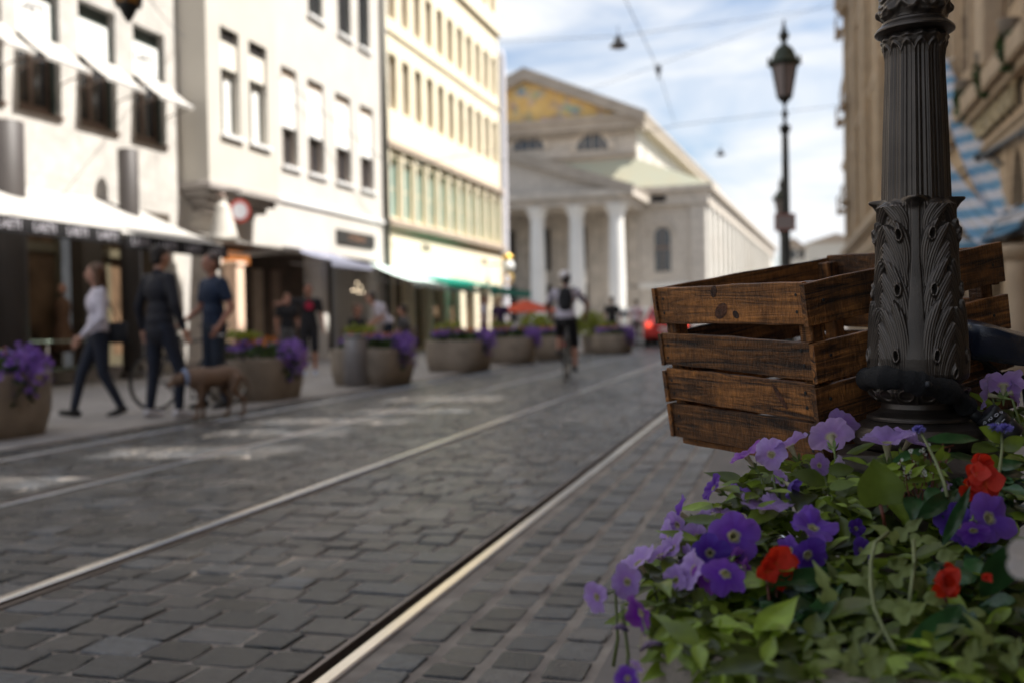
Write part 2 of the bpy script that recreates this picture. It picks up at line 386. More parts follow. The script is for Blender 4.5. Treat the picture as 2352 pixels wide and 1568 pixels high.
# footways
mb = MB(); mb.box((-.52, -6, -.028), (6, 100, .004)); tag(mb.build('near_pavement', slabs('near_footway_slabs', (.155,.135,.12), .62, .42, .010, jcol=(.10,.09,.08), rough=.75, var=.1, bump=.25)), kind='structure')
mb = MB(); mb.box((-14.5, -6, -.028), (-6.2, 62, .012)); tag(mb.build('far_pavement', slabs('far_footway_slabs', (.30,.28,.265), .5, .7, .012, rough=.8, var=.07, bump=.2)), kind='structure')
# ------------------------------------------------------------------ buildings on the left
XF = -13.0
def wall_grid(mb, x, y0, y1, z0, z1, holes, depth=.28, sgn=1, reveal=True):
    """wall in the plane X=x facing sgn*X with rectangular openings (ya, yb, za, zb) and their reveals"""
    ys = sorted({y0, y1, *[min(max(v, y0), y1) for h in holes for v in h[:2]]}); zs = sorted({z0, z1, *[min(max(v, z0), z1) for h in holes for v in h[2:4]]})
    def inside(y, z): return any(h[0] < y < h[1] and h[2] < z < h[3] for h in holes)
    for i in range(len(ys)-1):
        k = 0
        while k < len(zs)-1:
            ym = (ys[i]+ys[i+1])/2
            if inside(ym, (zs[k]+zs[k+1])/2): k += 1; continue
            e = k
            while e+1 < len(zs)-1 and not inside(ym, (zs[e+1]+zs[e+2])/2): e += 1
            mb.quad((x, ys[i], zs[k]), (x, ys[i+1], zs[k]), (x, ys[i+1], zs[e+1]), (x, ys[i], zs[e+1])); k = e+1
    xb = x-sgn*depth
    for h in holes:
        a, b, c, d = h[:4]
        mb.quad((x,a,c),(x,a,d),(xb,a,d),(xb,a,c)); mb.quad((x,b,c),(xb,b,c),(xb,b,d),(x,b,d))
        mb.quad((x,a,d),(x,b,d),(xb,b,d),(xb,a,d)); mb.quad((x,a,c),(xb,a,c),(xb,b,c),(x,b,c))
def window(parent, x, h, frame, glass, sgn=1, depth=.22, bar=.06, mull=1, trans=0, sill=None, world=True):
    a, b, c, d = h[:4]; xo = x-sgn*depth; th = .05
    mb = MB(); lo = lambda ya, yb, za, zb, e=0: mb.box((min(xo, xo-sgn*(th+e)), ya, za), (max(xo, xo-sgn*(th+e)), yb, zb))
    lo(a, a+bar, c, d); lo(b-bar, b, c, d); lo(a+bar, b-bar, d-bar, d, .001); lo(a+bar, b-bar, c, c+bar*1.3, .001)
    for k in range(mull):
        y = a+(b-a)*(k+1)/(mull+1); lo(y-bar*.45, y+bar*.45, c+bar*1.3, d-bar, .002)
    for k in range(trans):
        z = c+(d-c)*(k+1)/(trans+1); lo(a+bar, b-bar, z-bar*.4, z+bar*.4, .004)
    w = mb.build('window', frame, parent)
    mb = MB(); mb.box((min(xo-sgn*.03, xo-sgn*.036), a+.01, c+.01), (max(xo-sgn*.03, xo-sgn*.036), b-.01, d-.01)); mb.build('pane', glass, w)
    if sill:
        mb = MB(); mb.box((min(x-sgn*.05, x+sgn*.09), a-.07, c-.09), (max(x-sgn*.05, x+sgn*.09), b+.07, c-.005)); mb.build('sill', sill, w)
    return w
def yz(px, py, X=XF): p = WX(px, py, X); return p.y, p.z

# --- white clad shop house at the left edge
t = thing('shop_house', 'white clad shop building with small slanted white window awnings', 'building', (XF, 15, 0)); HOUSE1 = t
B1 = WX(462, 300, XF).y
wins = []
for (xa, ya_, xb, yb_) in ((-52, 232, 8, 232), (42, 243, 140, 268), (183, 282, 268, 300), (308, 312, 380, 331)):
    a = WX(xa, 200, XF).y; b = WX(xb, 200, XF).y; wins.append((a, b, 4.93, 7.32))
shop = [(9.2, 12.75, .25, 3.35), (13.15, 16.2, .25, 3.35), (16.75, 18.4, .25, 3.35)]
upper = [(a, b, 8.9, 11.4) for a, b, _, _ in wins]
mb = MB(); wall_grid(mb, XF, 4, B1-1.3, 0, 3.45, shop, depth=.3); mb.build('shopfront', M('dark_bronze_shopfront', (.085,.068,.052), .55, var=.12, scale=2), t, fix=False)
mb = MB(); wall_grid(mb, XF, B1-1.3, B1, 0, 3.45, []); wall_grid(mb, XF, 4, B1, 3.45, 16, wins+upper)
mb.quad((XF,4,0),(XF,4,16),(XF-10,4,16),(XF-10,4,0)); mb.quad((XF,4,16),(XF,B1,16),(XF-10,B1,16),(XF-10,4,16)); mb.quad((XF,B1,0),(XF-10,B1,0),(XF-10,B1,16),(XF,B1,16))
mb.build('wall', MT['cladding'], t)
for i, h in enumerate(wins+upper):
    window(t, XF, h, MT['brown_frame'], MT['glass'], depth=.20, bar=.12, mull=1)
for i, h in enumerate(wins):
    a, b, c, d = h
    mb = MB(); mb.box((XF-.19, a+.01, d-.32), (XF-.17, b-.01, d-.005)); mb.box((XF-.165, b-.10, c+.01), (XF-.12, b-.005, d-.33)); mb.build('dark_casing', MT['dark_frame'], t)  # dark strips paint in the shade of the window head and right reveal
    mb = MB(); mb.box((XF-.16, a+.02, 6.28), (XF-.09, b-.14, d-.33)); bl = mb.build('blind_panel', MT['blind'], t)
    if i in (1, 3): lettering('lettering', 'LAETI', .26, MT['letter_dark'], bl, (XF-.085, (a+b)/2-.06, 6.80 if i == 1 else 6.68), (0,1,0), (0,0,1), .004)
    mb = MB(); mb.box((XF-.1, a-.02, c-.06), (XF+.05, b+.02, c-.002)); mb.build('sill', MT['brown_frame'], t)
for i, h in enumerate(shop):
    w = window(t, XF-.35, h, MT['olive_frame'], MT['shop_glass'], depth=.15, bar=.16, mull=1 if i else 2)
    mb = MB(); mb.box((XF-.52, h[0]+.16, 2.45), (XF-.40, h[1]-.16, 2.62)); mb.build('transom', MT['olive_frame'], t)
mb = MB(); mb.box((XF+.001, 8, .0), (XF+.06, B1-.3, .22)); mb.build('plinth', MT['grey_trim'], t)
# slanted awnings on the upper windows
AL = ['white slanted window awning cut by the left edge of the picture', 'white slanted awning under the first lettered blind', 'white slanted awning below the blank white blind', 'white slanted awning under the second lettered blind, nearest the bay']
for i, h in enumerate(wins):
    a, b = h[0]-.05, h[1]+.05; z0, pr, dr = 6.27, .62, .52
    aw = thing('window_awning', AL[i], 'awning', (XF, (a+b)/2, z0), group='slanted white awnings of the clad building')
    mb = MB(); n = 6
    for k in range(n):
        t0, t1 = k/n, (k+1)/n; sag = lambda q: -.03*math.sin(q*math.pi)
        mb.quad((XF+.02+pr*t0, a, z0-dr*t0+sag(t0)), (XF+.02+pr*t1, a, z0-dr*t1+sag(t1)), (XF+.02+pr*t1, b, z0-dr*t1+sag(t1)), (XF+.02+pr*t0, b, z0-dr*t0+sag(t0)))
    mb.quad((XF+.02+pr, a, z0-dr), (XF+.02+pr, b, z0-dr), (XF+.025+pr, b, z0-dr-.07), (XF+.025+pr, a, z0-dr-.07))
    mb.build('canvas', MT['canvas'], aw, True)
    mb = MB(); mb.tube([(XF+.02+pr, a+.01, z0-dr-.01), (XF+.02+pr, b-.01, z0-dr-.01)], .02); mb.build('front_bar', MT['white_paint'], aw)
    for y in (a+.03, b-.03):
        mb = MB(); mb.tube([(XF-.02, y, z0-.72), (XF+pr, y, z0-dr-.02)], .014, 6); mb.build('arm', MT['brown_frame'], aw)
# round columns before the shop
for i, (px, w, ty, lab) in enumerate(((18, 78, 281, 'tall grey round column at the left edge, rising through the white canopy'), (297, 45, 345, 'slim grey round column standing behind the man in the dark jacket'))):
    y = WX(px, 500, -12.45).y; p = WX(px, ty, -12.45); d = (p-EYE).dot(_f); r_ = w/2*d/FP
    t = thing('round_column', lab, 'column', (-12.45, y, 0), group='grey columns before the clad shop')
    mb = MB(); mb.lathe([(r_, .0), (r_, p.z-.015), (r_-.015, p.z)], 28, (-12.45, y, 0)); mb.build('shaft', MT['concrete_col'], t, True)
    mb = MB(); mb.lathe([(r_+.05, .0), (r_+.05, .10), (r_+.02, .13)], 28, (-12.45, y, .012)); mb.build('foot_ring', MT['concrete_col'], t)

# --- white stuccoed house with the bay
t = thing('bay_house', 'white stuccoed house with a two-storey projecting bay window', 'building', (XF, 25, 0)); HOUSE2 = t
B2 = WX(879, 300, XF).y; XB = XF+.72
bay0 = WX(478, 300, XB).y; bay1 = WX(640, 455, XB).y
def hole(xa, xb, yt_left, yb_left, X): 
    a = WX(xa, 300, X).y; b = WX(xb, 300, X).y; return (a, b, WX(xa, yb_left, X).z, WX(xa, yt_left, X).z)
bayw = [hole(510, 553, 60, 305, XB), hole(575, 616, 102, 333, XB)]
zt, zb_ = bayw[0][3], bayw[0][2]; bayw = [(h[0], h[1], zb_, zt) for h in bayw]
mainw = []
for xa, xb, yt, yb in ((648, 684, 148, 366), (708, 745, 180, 398), (771, 806, 212, 420), (827, 857, 240, 434)):
    mainw.append(hole(xa, xb, yt, yb, XF))
zt2 = sum(h[3] for h in mainw)/4; zb2 = sum(h[2] for h in mainw)/4; mainw = [(a, b, zb2, zt2) for a, b, _, _ in mainw]
topw = [hole(714, 738, -120, 32, XF), hole(782, 803, -80, 82, XF), hole(828, 846, -40, 104, XF)]
zc = sum(h[2] for h in topw)/3; topw = [(h[0]-.02, h[1]+.25, zc, zc+1.9) for h in topw]
topw2 = [(a, b, c+3.3, d+3.3) for a, b, c, d in mainw]
ZG = 3.05
arc = []
pil = [WX(x, 640, XF).y for x in (556, 722, 752, 868, 884)]
ground = [(B1+.3, bay0+1.3, .1, ZG), (bay0+1.62, WX(722,650,XF).y, .1, ZG), (WX(752,650,XF).y, WX(866,650,XF).y, .1, ZG)]
mb = MB(); wall_grid(mb, XF, B1, B2, 0, 15.5, mainw+topw+ground, depth=.32)
mb.quad((XF,B1,15.5),(XF,B2,15.5),(XF-10,B2,15.5),(XF-10,B1,15.5)); mb.quad((XF,B2,0),(XF-10,B2,0),(XF-10,B2,15.5),(XF,B2,15.5)); mb.quad((XF,B1+.01,0),(XF,B1+.01,15.5),(XF-10,B1+.01,15.5),(XF-10,B1+.01,0))
mb.build('wall', MT['stucco_white'], t)
# bay box
ZB0 = WX(560, 415, XB).z-.05; ZB0 = WX(478, 415, XB).z
mb = MB(); wall_grid(mb, XB, bay0, bay1, ZB0, 13.5, bayw, depth=.3)
mb.quad((XB,bay1,ZB0),(XF,bay1,ZB0),(XF,bay1,13.5),(XB,bay1,13.5)); mb.quad((XB,bay0,13.5),(XB,bay1,13.5),(XF,bay1,13.5),(XF,bay0,13.5))
mb.quad((XB,bay0,ZB0),(XB,bay0,13.5),(XF,bay0,13.5),(XF,bay0,ZB0)); mb.build('bay', MT['stucco_warm'], t)
# moulded foot of the bay, stepping back to the wall
for k, (o, z0, z1) in enumerate(((.06, -.16, -.002), (-.05, -.30, -.162), (-.22, -.46, -.302), (-.42, -.60, -.462))):
    mb = MB(); mb.box((XF-.05, bay0-o, ZB0+z0), (XB+o, bay1+o, ZB0+z1), .02); mb.build('bay_moulding', MT['grey_trim'], t)
for h in bayw:
    window(t, XB, (h[0], h[1], h[2], h[2]+(h[3]-h[2])*.63), MT['dark_frame'], MT['blind'], depth=.2, bar=.05, mull=1, sill=MT['white_paint'])
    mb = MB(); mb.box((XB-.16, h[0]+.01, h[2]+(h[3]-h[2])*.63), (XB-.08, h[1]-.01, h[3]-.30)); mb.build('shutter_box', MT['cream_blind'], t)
    mb = MB(); mb.box((XB-.15, h[0]+.003, h[3]-.299), (XB-.10, h[1]-.003, h[3]-.004)); mb.build('recess_back', MT['dark'], t)  # dark strip painted in for the shade at the recess head
for h in mainw:
    zz = h[2]+(h[3]-h[2])*.40
    window(t, XF, (h[0], h[1], h[2], zz), MT['brown_frame'], MT['glass'], depth=.2, bar=.06, mull=1, sill=MT['white_paint'])
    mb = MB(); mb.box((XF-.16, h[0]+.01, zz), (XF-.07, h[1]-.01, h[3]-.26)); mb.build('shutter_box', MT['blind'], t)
    mb = MB(); mb.box((XF-.15, h[0]+.003, h[3]-.259), (XF-.11, h[1]-.003, h[3]-.004)); mb.build('recess_back', MT['tan_trim'], t)  # tan strip paints the shade at the head of this recess
for h in topw: window(t, XF, h, MT['dark_frame'], MT['glass'], depth=.12, bar=.05, mull=1, sill=MT['white_paint'])
zc_ = WX(645, 456, XF).z
mb = MB(); mb.box((XF+.001, bay1+.2, zc_-.08), (XF+.07, B2, zc_+.05), .015); mb.build('string_course', MT['white_paint'], t)
# arcade depth: dark shops behind the openings
XS = XF-1.9
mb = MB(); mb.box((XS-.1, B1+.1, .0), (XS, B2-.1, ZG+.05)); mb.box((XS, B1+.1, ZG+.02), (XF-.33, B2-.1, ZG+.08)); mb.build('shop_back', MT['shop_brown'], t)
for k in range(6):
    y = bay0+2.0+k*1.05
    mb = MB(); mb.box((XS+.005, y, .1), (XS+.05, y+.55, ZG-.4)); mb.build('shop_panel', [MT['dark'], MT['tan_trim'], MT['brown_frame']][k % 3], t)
mb = MB(); mb.box((XF+.001, WX(771,540,XF).y, WX(771,558,XF).z), (XF+.06, WX(857,545,XF).y, WX(771,526,XF).z), .01); sg = mb.build('shop_sign', M('black_sign_board', (.03,.028,.026), .5, var=.1), t)
lettering('lettering', 'STUDIO', .24, M('copper_letters', (.42,.22,.13), .4, var=0), sg, (XF+.062, (WX(771,540,XF).y+WX(857,545,XF).y)/2, (WX(771,526,XF).z+WX(771,558,XF).z)/2), (0,1,0), (0,0,1), .004, 1.5)

# --- yellow house
t = thing('yellow_house', 'pale yellow stuccoed house with rows of narrow windows and a copper-green band', 'building', (XF, 38, 0)); HOUSE3 = t
B3 = WX(1147, 300, XF).y
mb = MB(); mb.tube([(XF+.12, B2-.04, 0), (XF+.12, B2-.04, 14.6)], .09, 10); mb.build('downpipe', M('zinc_pipe', (.12,.115,.10), .5, metal=.5, var=.1), t, True)
NY = 11; pitch = (B3-B2-.5)/NY
def row(z0, z1, w=.62): return [(B2+.35+k*pitch+(pitch*(1-w))/2, B2+.35+k*pitch+(pitch*(1+w))/2, z0, z1) for k in range(NY)]
r1 = row(4.62, 6.72, .72); r2 = row(8.35, 10.25, .60); r3 = row(11.45, 13.2, .60); zs_ = 2.95
gr = [(B2+.5+k*(B3-B2-.6)/7+.3, B2+.5+(k+1)*(B3-B2-.6)/7-.3, .1, 2.7) for k in range(7)]
r4 = row(15.3, 16.9, .60)
mb = MB(); wall_grid(mb, XF, B2, B3, 0, 20.5, r1+r2+r3+r4+gr, depth=.3)
mb.quad((XF,B3,0),(XF-12,B3,0),(XF-12,B3,20.5),(XF,B3,20.5)); mb.quad((XF,B2,20.5),(XF,B3,20.5),(XF-12,B3,20.5),(XF-12,B2,20.5)); mb.quad((XF,B2+.012,0),(XF,B2+.012,20.5),(XF-12,B2+.012,20.5),(XF-12,B2+.012,0))
mb.build('wall', MT['yellow'], t)
for h in r1: window(t, XF, h, MT['yellow_trim'], MT['teal_glass'], depth=.16, bar=.06, mull=1, trans=1)
for h in r2+r3+r4: window(t, XF, h, MT['tan_trim'], MT['pale_glass'], depth=.2, bar=.07, mull=1, trans=1)
for z, hh, o, m in ((4.30, .24, .22, MT['tan_trim']), (6.95, .26, .16, MT['tan_trim']), (10.9, .10, .08, MT['yellow_trim']), (14.35, .30, .16, MT['yellow_trim'])):
    mb = MB(); mb.box((XF+.001, B2+.05, z), (XF+o, B3+.1, z+hh), .03); mb.build('cornice', m, t)
for k in range(NY+1):
    y = B2+.35+k*pitch
    mb = MB(); mb.box((XF+.001, y-.09, 4.56), (XF+.08, y+.09, 6.93), .01); mb.build('pilaster', MT['yellow_trim'], t)
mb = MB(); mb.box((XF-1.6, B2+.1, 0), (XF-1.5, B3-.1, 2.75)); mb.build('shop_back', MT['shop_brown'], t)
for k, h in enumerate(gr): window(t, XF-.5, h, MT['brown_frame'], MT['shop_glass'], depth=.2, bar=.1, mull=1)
for (px, py, txt) in ((978, 570, 'CAFE'), (1112, 602, 'BAR')):
    p = WX(px, py, XF); lettering('lettering', txt, .34, MT['letter_dark'], t, (XF+.02, p.y, p.z), (0,1,0), (0,0,1), .01)
# ------------------------------------------------------------------ theatre at the end of the street
TH = R(3.0); e1 = Vector((math.cos(TH), -math.sin(TH), 0)); e2 = Vector((math.sin(TH), math.cos(TH), 0)); UP = Vector((0,0,1))
T0 = WY(1466, 700, 140.0); T0.z = 0
def tl(a, b, z): return T0 + e1*a + e2*b + UP*z       # a: along the front (right +), b: depth, z: height
def onfront(px, py, b=0.0):
    d = sight(px, py); n = e2; q = (T0 + e2*b - EYE).dot(n)/d.dot(n); p = EYE+d*q; return (p-T0).dot(e1), p.z
def onside(px, py, a):
    d = sight(px, py); q = (T0+e1*a-EYE).dot(e1)/d.dot(e1); p = EYE+d*q; return (p-T0).dot(e2), p.z
class TB(MB):
    def tbox(s, a0, a1, b0, b1, z0, z1):
        s.obox(tl((a0+a1)/2, (b0+b1)/2, (z0+z1)/2), e1*(a1-a0)/2, e2*(b1-b0)/2, UP*(z1-z0)/2)
MT['th_stone'] = slabs('theatre_stone', (.52,.470,.41), 2.4, .8, .03, jcol=(.30,.26,.22), rough=.85, var=.05, bump=.1, axes='XZ')
MT['th_white'] = M('theatre_pale_wall', (.70,.68,.64), .85, var=.06, scale=.3)
MT['th_side'] = M('theatre_long_wall', (.50,.475,.43), .85, var=.08, scale=.3)
MT['th_trim'] = M('theatre_cornice', (.36,.31,.255), .85, var=.15, scale=.5)
MT['th_frieze'] = M('theatre_frieze', (.47,.42,.36), .85, var=.2, scale=.8)
MT['copper'] = M('copper_roof', (.40,.375,.27), .7, var=.12, scale=.3, col2=(.38,.39,.30))
MT['roof_lead'] = M('lead_roof', (.20,.18,.16), .7, var=.1, scale=.2)
t = thing('theatre', 'neoclassical stone theatre with golden pediment and columned portico at the street end', 'theatre', tuple(tl(-15, 20, 0)))
aR, zE = onfront(1484, 262); aAp, zA = onfront(1210, 165); aR0 = 0.0
hw = aR-aAp; aL = aAp-hw
zC0 = onfront(1470, 292)[1]
# upper block
side_len = onside(1652, 405, aR)[0]
mb = TB(); mb.tbox(aL+1.2, aR0, 0, side_len, 14, zC0); mb.build('upper_block', MT['th_stone'], t)
mb = TB(); mb.tbox(aR0, aR0+.12, .4, side_len-1, 14, zC0-.02); mb.build('side_wall', MT['th_side'], t)
mb = TB(); mb.tbox(aL, aR, -1.3, side_len, zC0, zE-.6); mb.tbox(aL-.2, aR+.2, -1.6, side_len, zE-.6, zE)
for k in range(34):
    a = aL+1+k*(aR-aL-1.4)/33; mb.tbox(a-.28, a+.28, -1.15, -.05, zC0-.7, zC0-.01)
mb.build('cornice', MT['th_trim'], t)
mb = TB(); mb.add([tl(aL-.2,-1.6,zE), tl(aR+.2,-1.6,zE), tl(aAp,-1.6,zA), tl(aL-.2,side_len,zE), tl(aR+.2,side_len,zE), tl(aAp,side_len,zA)], [(0,3,5,2),(1,2,5,4),(3,4,5)])
mb.build('roof', MT['roof_lead'], t)
def raking(a0, z0, a1, z1, b0, b1, th): 
    mb = TB(); d = Vector((a1-a0, z1-z0)).normalized(); n = Vector((-d.y, d.x))*th
    if n.y > 0: n = -n
    mb.add([tl(a0,b0,z0), tl(a1,b0,z1), tl(a1+n.x*0,b0,z1+n.y*1.25), tl(a0+n.x,b0,z0+n.y), tl(a0,b1,z0), tl(a1,b1,z1), tl(a1,b1,z1+n.y*1.25), tl(a0+n.x,b1,z0+n.y)],
           [(0,1,2,3),(7,6,5,4),(0,4,5,1),(1,5,6,2),(2,6,7,3),(3,7,4,0)]); return mb
for a0 in (aL-.3, aR+.3):
    raking(a0, zE+.1, aAp, zA+.25, -1.75, -.2, 1.5).build('raking_cornice', MT['th_trim'], t)
# tympanum: a plain golden mosaic field with blurred colour patches
m = M('golden_mosaic', (.62,.38,.11), .5, var=.3, scale=.6, col2=(.74,.50,.17))
tr_ = m.node_tree; p_ = tr_.nodes['Principled BSDF']; old = p_.inputs['Base Color'].links[0].from_socket
vn = tr_.nodes.new('ShaderNodeTexNoise'); vn.inputs['Scale'].default_value = .55; vn.inputs['Detail'].default_value = 5; tcx = tr_.nodes.new('ShaderNodeTexCoord'); tr_.links.new(tcx.outputs['Object'], vn.inputs['Vector'])
rr = tr_.nodes.new('ShaderNodeValToRGB'); rr.color_ramp.elements[0].position = .44; rr.color_ramp.elements[1].position = .66; tr_.links.new(vn.outputs['Fac'], rr.inputs[0])
vm = tr_.nodes.new('ShaderNodeTexVoronoi'); vm.inputs['Scale'].default_value = 1.1; tr_.links.new(tcx.outputs['Object'], vm.inputs['Vector'])
hs = tr_.nodes.new('ShaderNodeHueSaturation'); hs.inputs['Saturation'].default_value = .5; hs.inputs['Value'].default_value = .45; tr_.links.new(vm.outputs['Color'], hs.inputs['Color'])
q = tr_.nodes.new('ShaderNodeMix'); q.data_type = 'RGBA'; tr_.links.new(rr.outputs[0], q.inputs[0]); tr_.links.new(old, q.inputs[6]); tr_.links.new(hs.outputs[0], q.inputs[7]); tr_.links.new(q.outputs[2], p_.inputs['Base Color'])
mb = TB(); mb.prism([tl(aL+2.5,-.5,zE+.02), tl(aR-2.5,-.5,zE+.02), tl(aAp,-.5,zA-1.6)], e2*.4); mb.build('tympanum', m, t)
# half-round windows
for px in (1215, 1361):
    a, z = onfront(px, 345); r_ = 2.3; zc = z
    mb = TB(); P = [tl(a+r_*math.cos(k*math.pi/16), -.16, zc+r_*math.sin(k*math.pi/16)) for k in range(17)]; mb.prism(P, e2*.1); w = mb.build('window', MT['glass'], t)
    for o_, k_ in ((0,.98), (-r_*.55,.8), (r_*.55,.8)):
        mb = TB(); mb.tbox(a+o_-.09, a+o_+.09, -.2, -.165, zc, zc+r_*k_); mb.build('glazing_bar', MT['th_trim'], w)
    mb = TB()
    for k in range(16):
        t0, t1 = k*math.pi/16, (k+1)*math.pi/16
        c4 = [(r_*1.0, t0), (r_*1.45, t0), (r_*1.45, t1), (r_*1.0, t1)]
        mb.prism([tl(a+q_*math.cos(w_), -.3, zc+q_*math.sin(w_)) for q_, w_ in c4], e2*.28)
    mb.build('arch_surround', M('lunette_surround', (.52,.46,.39), .85, var=.06) if 'lunette_surround' not in bpy.data.materials else bpy.data.materials['lunette_surround'], w)
mb = TB(); zl = onfront(1361, 352)[1]; mb.tbox(aL+1.2, aR0+.2, -.5, 0, zl-.8, zl-.3); mb.build('band', MT['th_trim'], t)
for k in range(5):
    b, z = onside(1440+28*k+62, 318+22*k, aR0+.1); bb = 5+k*8
    mb = TB(); mb.tbox(aR0+.125, aR0+.16, bb, bb+1.6, zC0-4.2, zC0-2.2); mb.build('window', MT['tan_trim'], t)
# lower wings: front wall runs to the right corner, its long side faces the sun
bL = -2.0
aW, zW = onfront(1640, 424, bL); aC = onfront(1622, 700, bL)[0]
zEn = onfront(1600, 470, bL)[1]
wl = onside(1785, 531, aW)[0]
mb = TB(); mb.tbox(aL-6, aC, bL, wl, 0, zEn); mb.build('lower_wing', MT['th_stone'], t)
mb = TB(); mb.tbox(aC, aC+.15, bL+.3, wl-1, 0, zEn-.02); mb.build('wing_side_wall', MT['th_side'], t)
mb = TB(); mb.tbox(aL-6, aW-.7, bL-.8, wl, zEn, zW-.7); mb.tbox(aL-6, aW, bL-1.4, wl, zW-.7, zW); mb.build('entablature', MT['th_frieze'], t)
mb = TB(); mb.add([tl(aL-6,bL-1.2,zW), tl(aW,bL-1.2,zW), tl(aW,wl,zW), tl(aL-6,wl,zW), tl(aL+2,-.3+.2,zW+4.5), tl(aR0+.13,-.3+.2,zW+4.5), tl(aR0+.13,wl-6,zW+4.5), tl(aL+2,wl-6,zW+4.5)],
   [(0,1,5,4),(1,2,6,5),(2,3,7,6),(3,0,4,7)]); mb.build('copper_roof', MT['copper'], t)
a, z = onfront(1515, 458, bL); mb = TB(); mb.tbox(a-1.0, a+1.0, bL-.82, bL-.79, z-.5, z+.5); mb.build('attic_window', MT['dark'], t)
a0, z0 = onfront(1505, 625, bL); a1, z1 = onfront(1540, 540, bL); r_ = (a1-a0)/2
mb = TB(); mb.prism([tl(a0,bL-.08,z0), tl(a1,bL-.08,z0)]+[tl((a0+a1)/2+r_*math.cos(k*math.pi/10), bL-.08, z1+r_*math.sin(k*math.pi/10)) for k in range(11)], e2*.06); w = mb.build('arched_window', MT['glass'], t)
mb = TB(); mb.tbox(a0, a1, bL-.12, bL-.085, z0+(z1-z0)*.62, z0+(z1-z0)*.7); mb.tbox((a0+a1)/2-.08, (a0+a1)/2+.08, bL-.13, bL-.085, z0, z1+r_); mb.build('glazing_bar', MT['brown_frame'], w)
mb = TB()
for k in range(12):
    t0, t1 = k*math.pi/12, (k+1)*math.pi/12
    mb.prism([tl((a0+a1)/2+q_*math.cos(w_), bL-.25, z1+q_*math.sin(w_)) for q_, w_ in ((r_*1.35,t0),(r_*1.85,t0),(r_*1.85,t1),(r_*1.35,t1))], e2*.2)
mb.build('arch_surround', MT['th_frieze'], w)
for i, px in enumerate((1515,)):
    a, z = onfront(px, 690, bL); mb = TB(); mb.tbox(a-.9, a+.9, bL-.06, bL-.02, 2.2, 6.0); mb.build('window', MT['dark'], t)
# pilasters on the corner and along the sunny side
for a0_, a1_, b0_, b1_ in [(aC-1.9, aC+.12, bL-.45, bL-.002)]+[(aC+.152, aC+.5, 1+k*6.2, 3.0+k*6.2) for k in range(int((wl-6)/6.2))]:
    mb = TB(); mb.tbox(a0_, a1_, b0_, b1_, 0, zEn-.02); mb.build('pilaster', MT['th_side'] if b0_ > 0 else MT['th_stone'], t)
for k in range(9):
    b = 4.2+k*6.2
    if b < wl-4:
        mb = TB(); mb.tbox(aC+.152, aC+.19, b+.3, b+1.9, 3, 7.5); mb.tbox(aC+.152, aC+.19, b+.3, b+1.9, 9.4, 13); mb.build('window', MT['tan_trim'], t)
zb_band = onfront(1590, 655, bL)[1]; mb = TB(); mb.tbox(onfront(1440,600,bL)[0], aC+.3, bL-.3, bL-.003, zb_band-.35, zb_band+.35); mb.build('band', MT['th_white'], t)
# portico
bP = -14.0
aPR, zP = onfront(1456, 432, bP); zK = onfront(1440, 466, bP)[1]; aPc = onfront(1412, 600, bP)[0]
aPA = onfront(1085, 300, bP)[0]; aPL = 2*aPA-aPR
zPA = zP+(onfront(1150, 345, bP)[1]-zP)*(aPR-aPA)/(aPR-onfront(1150, 345, bP)[0])
mb = TB(); mb.tbox(aPL, aPR-.9, bP, bL-.82, zK, zP-.9); mb.tbox(aPL-.4, aPR, bP-.7, bL-1.42, zP-.9, zP); mb.build('portico_entablature', MT['th_frieze'], t)
mb = TB(); mb.prism([tl(aPL+.5,bP+.2,zP+.01), tl(aPR-1,bP+.2,zP+.01), tl(aPA,bP+.2,zPA-.8)], e2*11); mb.build('portico_gable', MT['th_stone'], t)
for a0 in (aPL-.5, aPR+.2): raking(a0, zP+.35, aPA, zPA+.4, bP-.8, bL-1.5, 1.3).build('raking_cornice', MT['th_trim'], t)
sp = aPc-onfront(1319, 600, bP)[0]
colw = 1.05
zcap = onfront(1412, 500, bP)[1]
for k in range(8):
    a = aPc-k*sp
    c = TB(); base = tl(a, bP+1.4, 0)
    c.lathe([(colw*1.45,0),(colw*1.45,1.0),(colw*1.25,1.05),(colw*1.3,1.3),(colw,1.5),(colw*1.0,zcap*.45),(colw*.86,zcap)], 20, tuple(base)); co = c.build('column', MT['th_white'], t, False)
    c = TB(); c.lathe([(colw*.88,zcap+.01),(colw*.95,zcap+.5),(colw*1.3,zK-.45),(colw*1.45,zK-.3),(colw*1.45,zK-.01)], 16, tuple(base)); c.build('capital', MT['th_white'], co)
mb = TB(); mb.tbox(aPL, aPR-.5, bP-2, bL-.05, 0, .9); mb.build('portico_steps', MT['th_frieze'], t)
for k in range(7):
    a = aPc-(k+.5)*sp+.4
    mb = TB(); mb.tbox(a-1.0, a+1.0, bL-.10, bL-.04, .95, 6.2); mb.tbox(a-.9, a+.9, bL-.10, bL-.04, 8.2, 14.2); mb.build('portico_door', MT['dark'], t)
for k in range(8):
    a = aPc-k*sp; mb = TB(); mb.tbox(a-.8, a+.8, bL-.3, bL-.11, .9, zK-.02); mb.build('rear_pilaster', MT['th_frieze'], t)
# grey pole standing in the square before the theatre
p = WY(1162, 700, 60); t = thing('flag_pole', 'tall grey pole beside the yellow house corner before the theatre', 'pole', (p.x, 60, 0))
mb = MB(); mb.lathe([(.32,0),(.32,.4),(.24,.5),(.22,17.5),(.05,18)], 14, (p.x, 60, 0)); mb.build('shaft', M('grey_pole_paint', (.42,.41,.44), .6, var=.05), t, True)
mb = MB(); mb.lathe([(.42,0),(.42,.25)], 14, (p.x, 60, 0)); mb.build('foot', MT['grey_trim'], t)
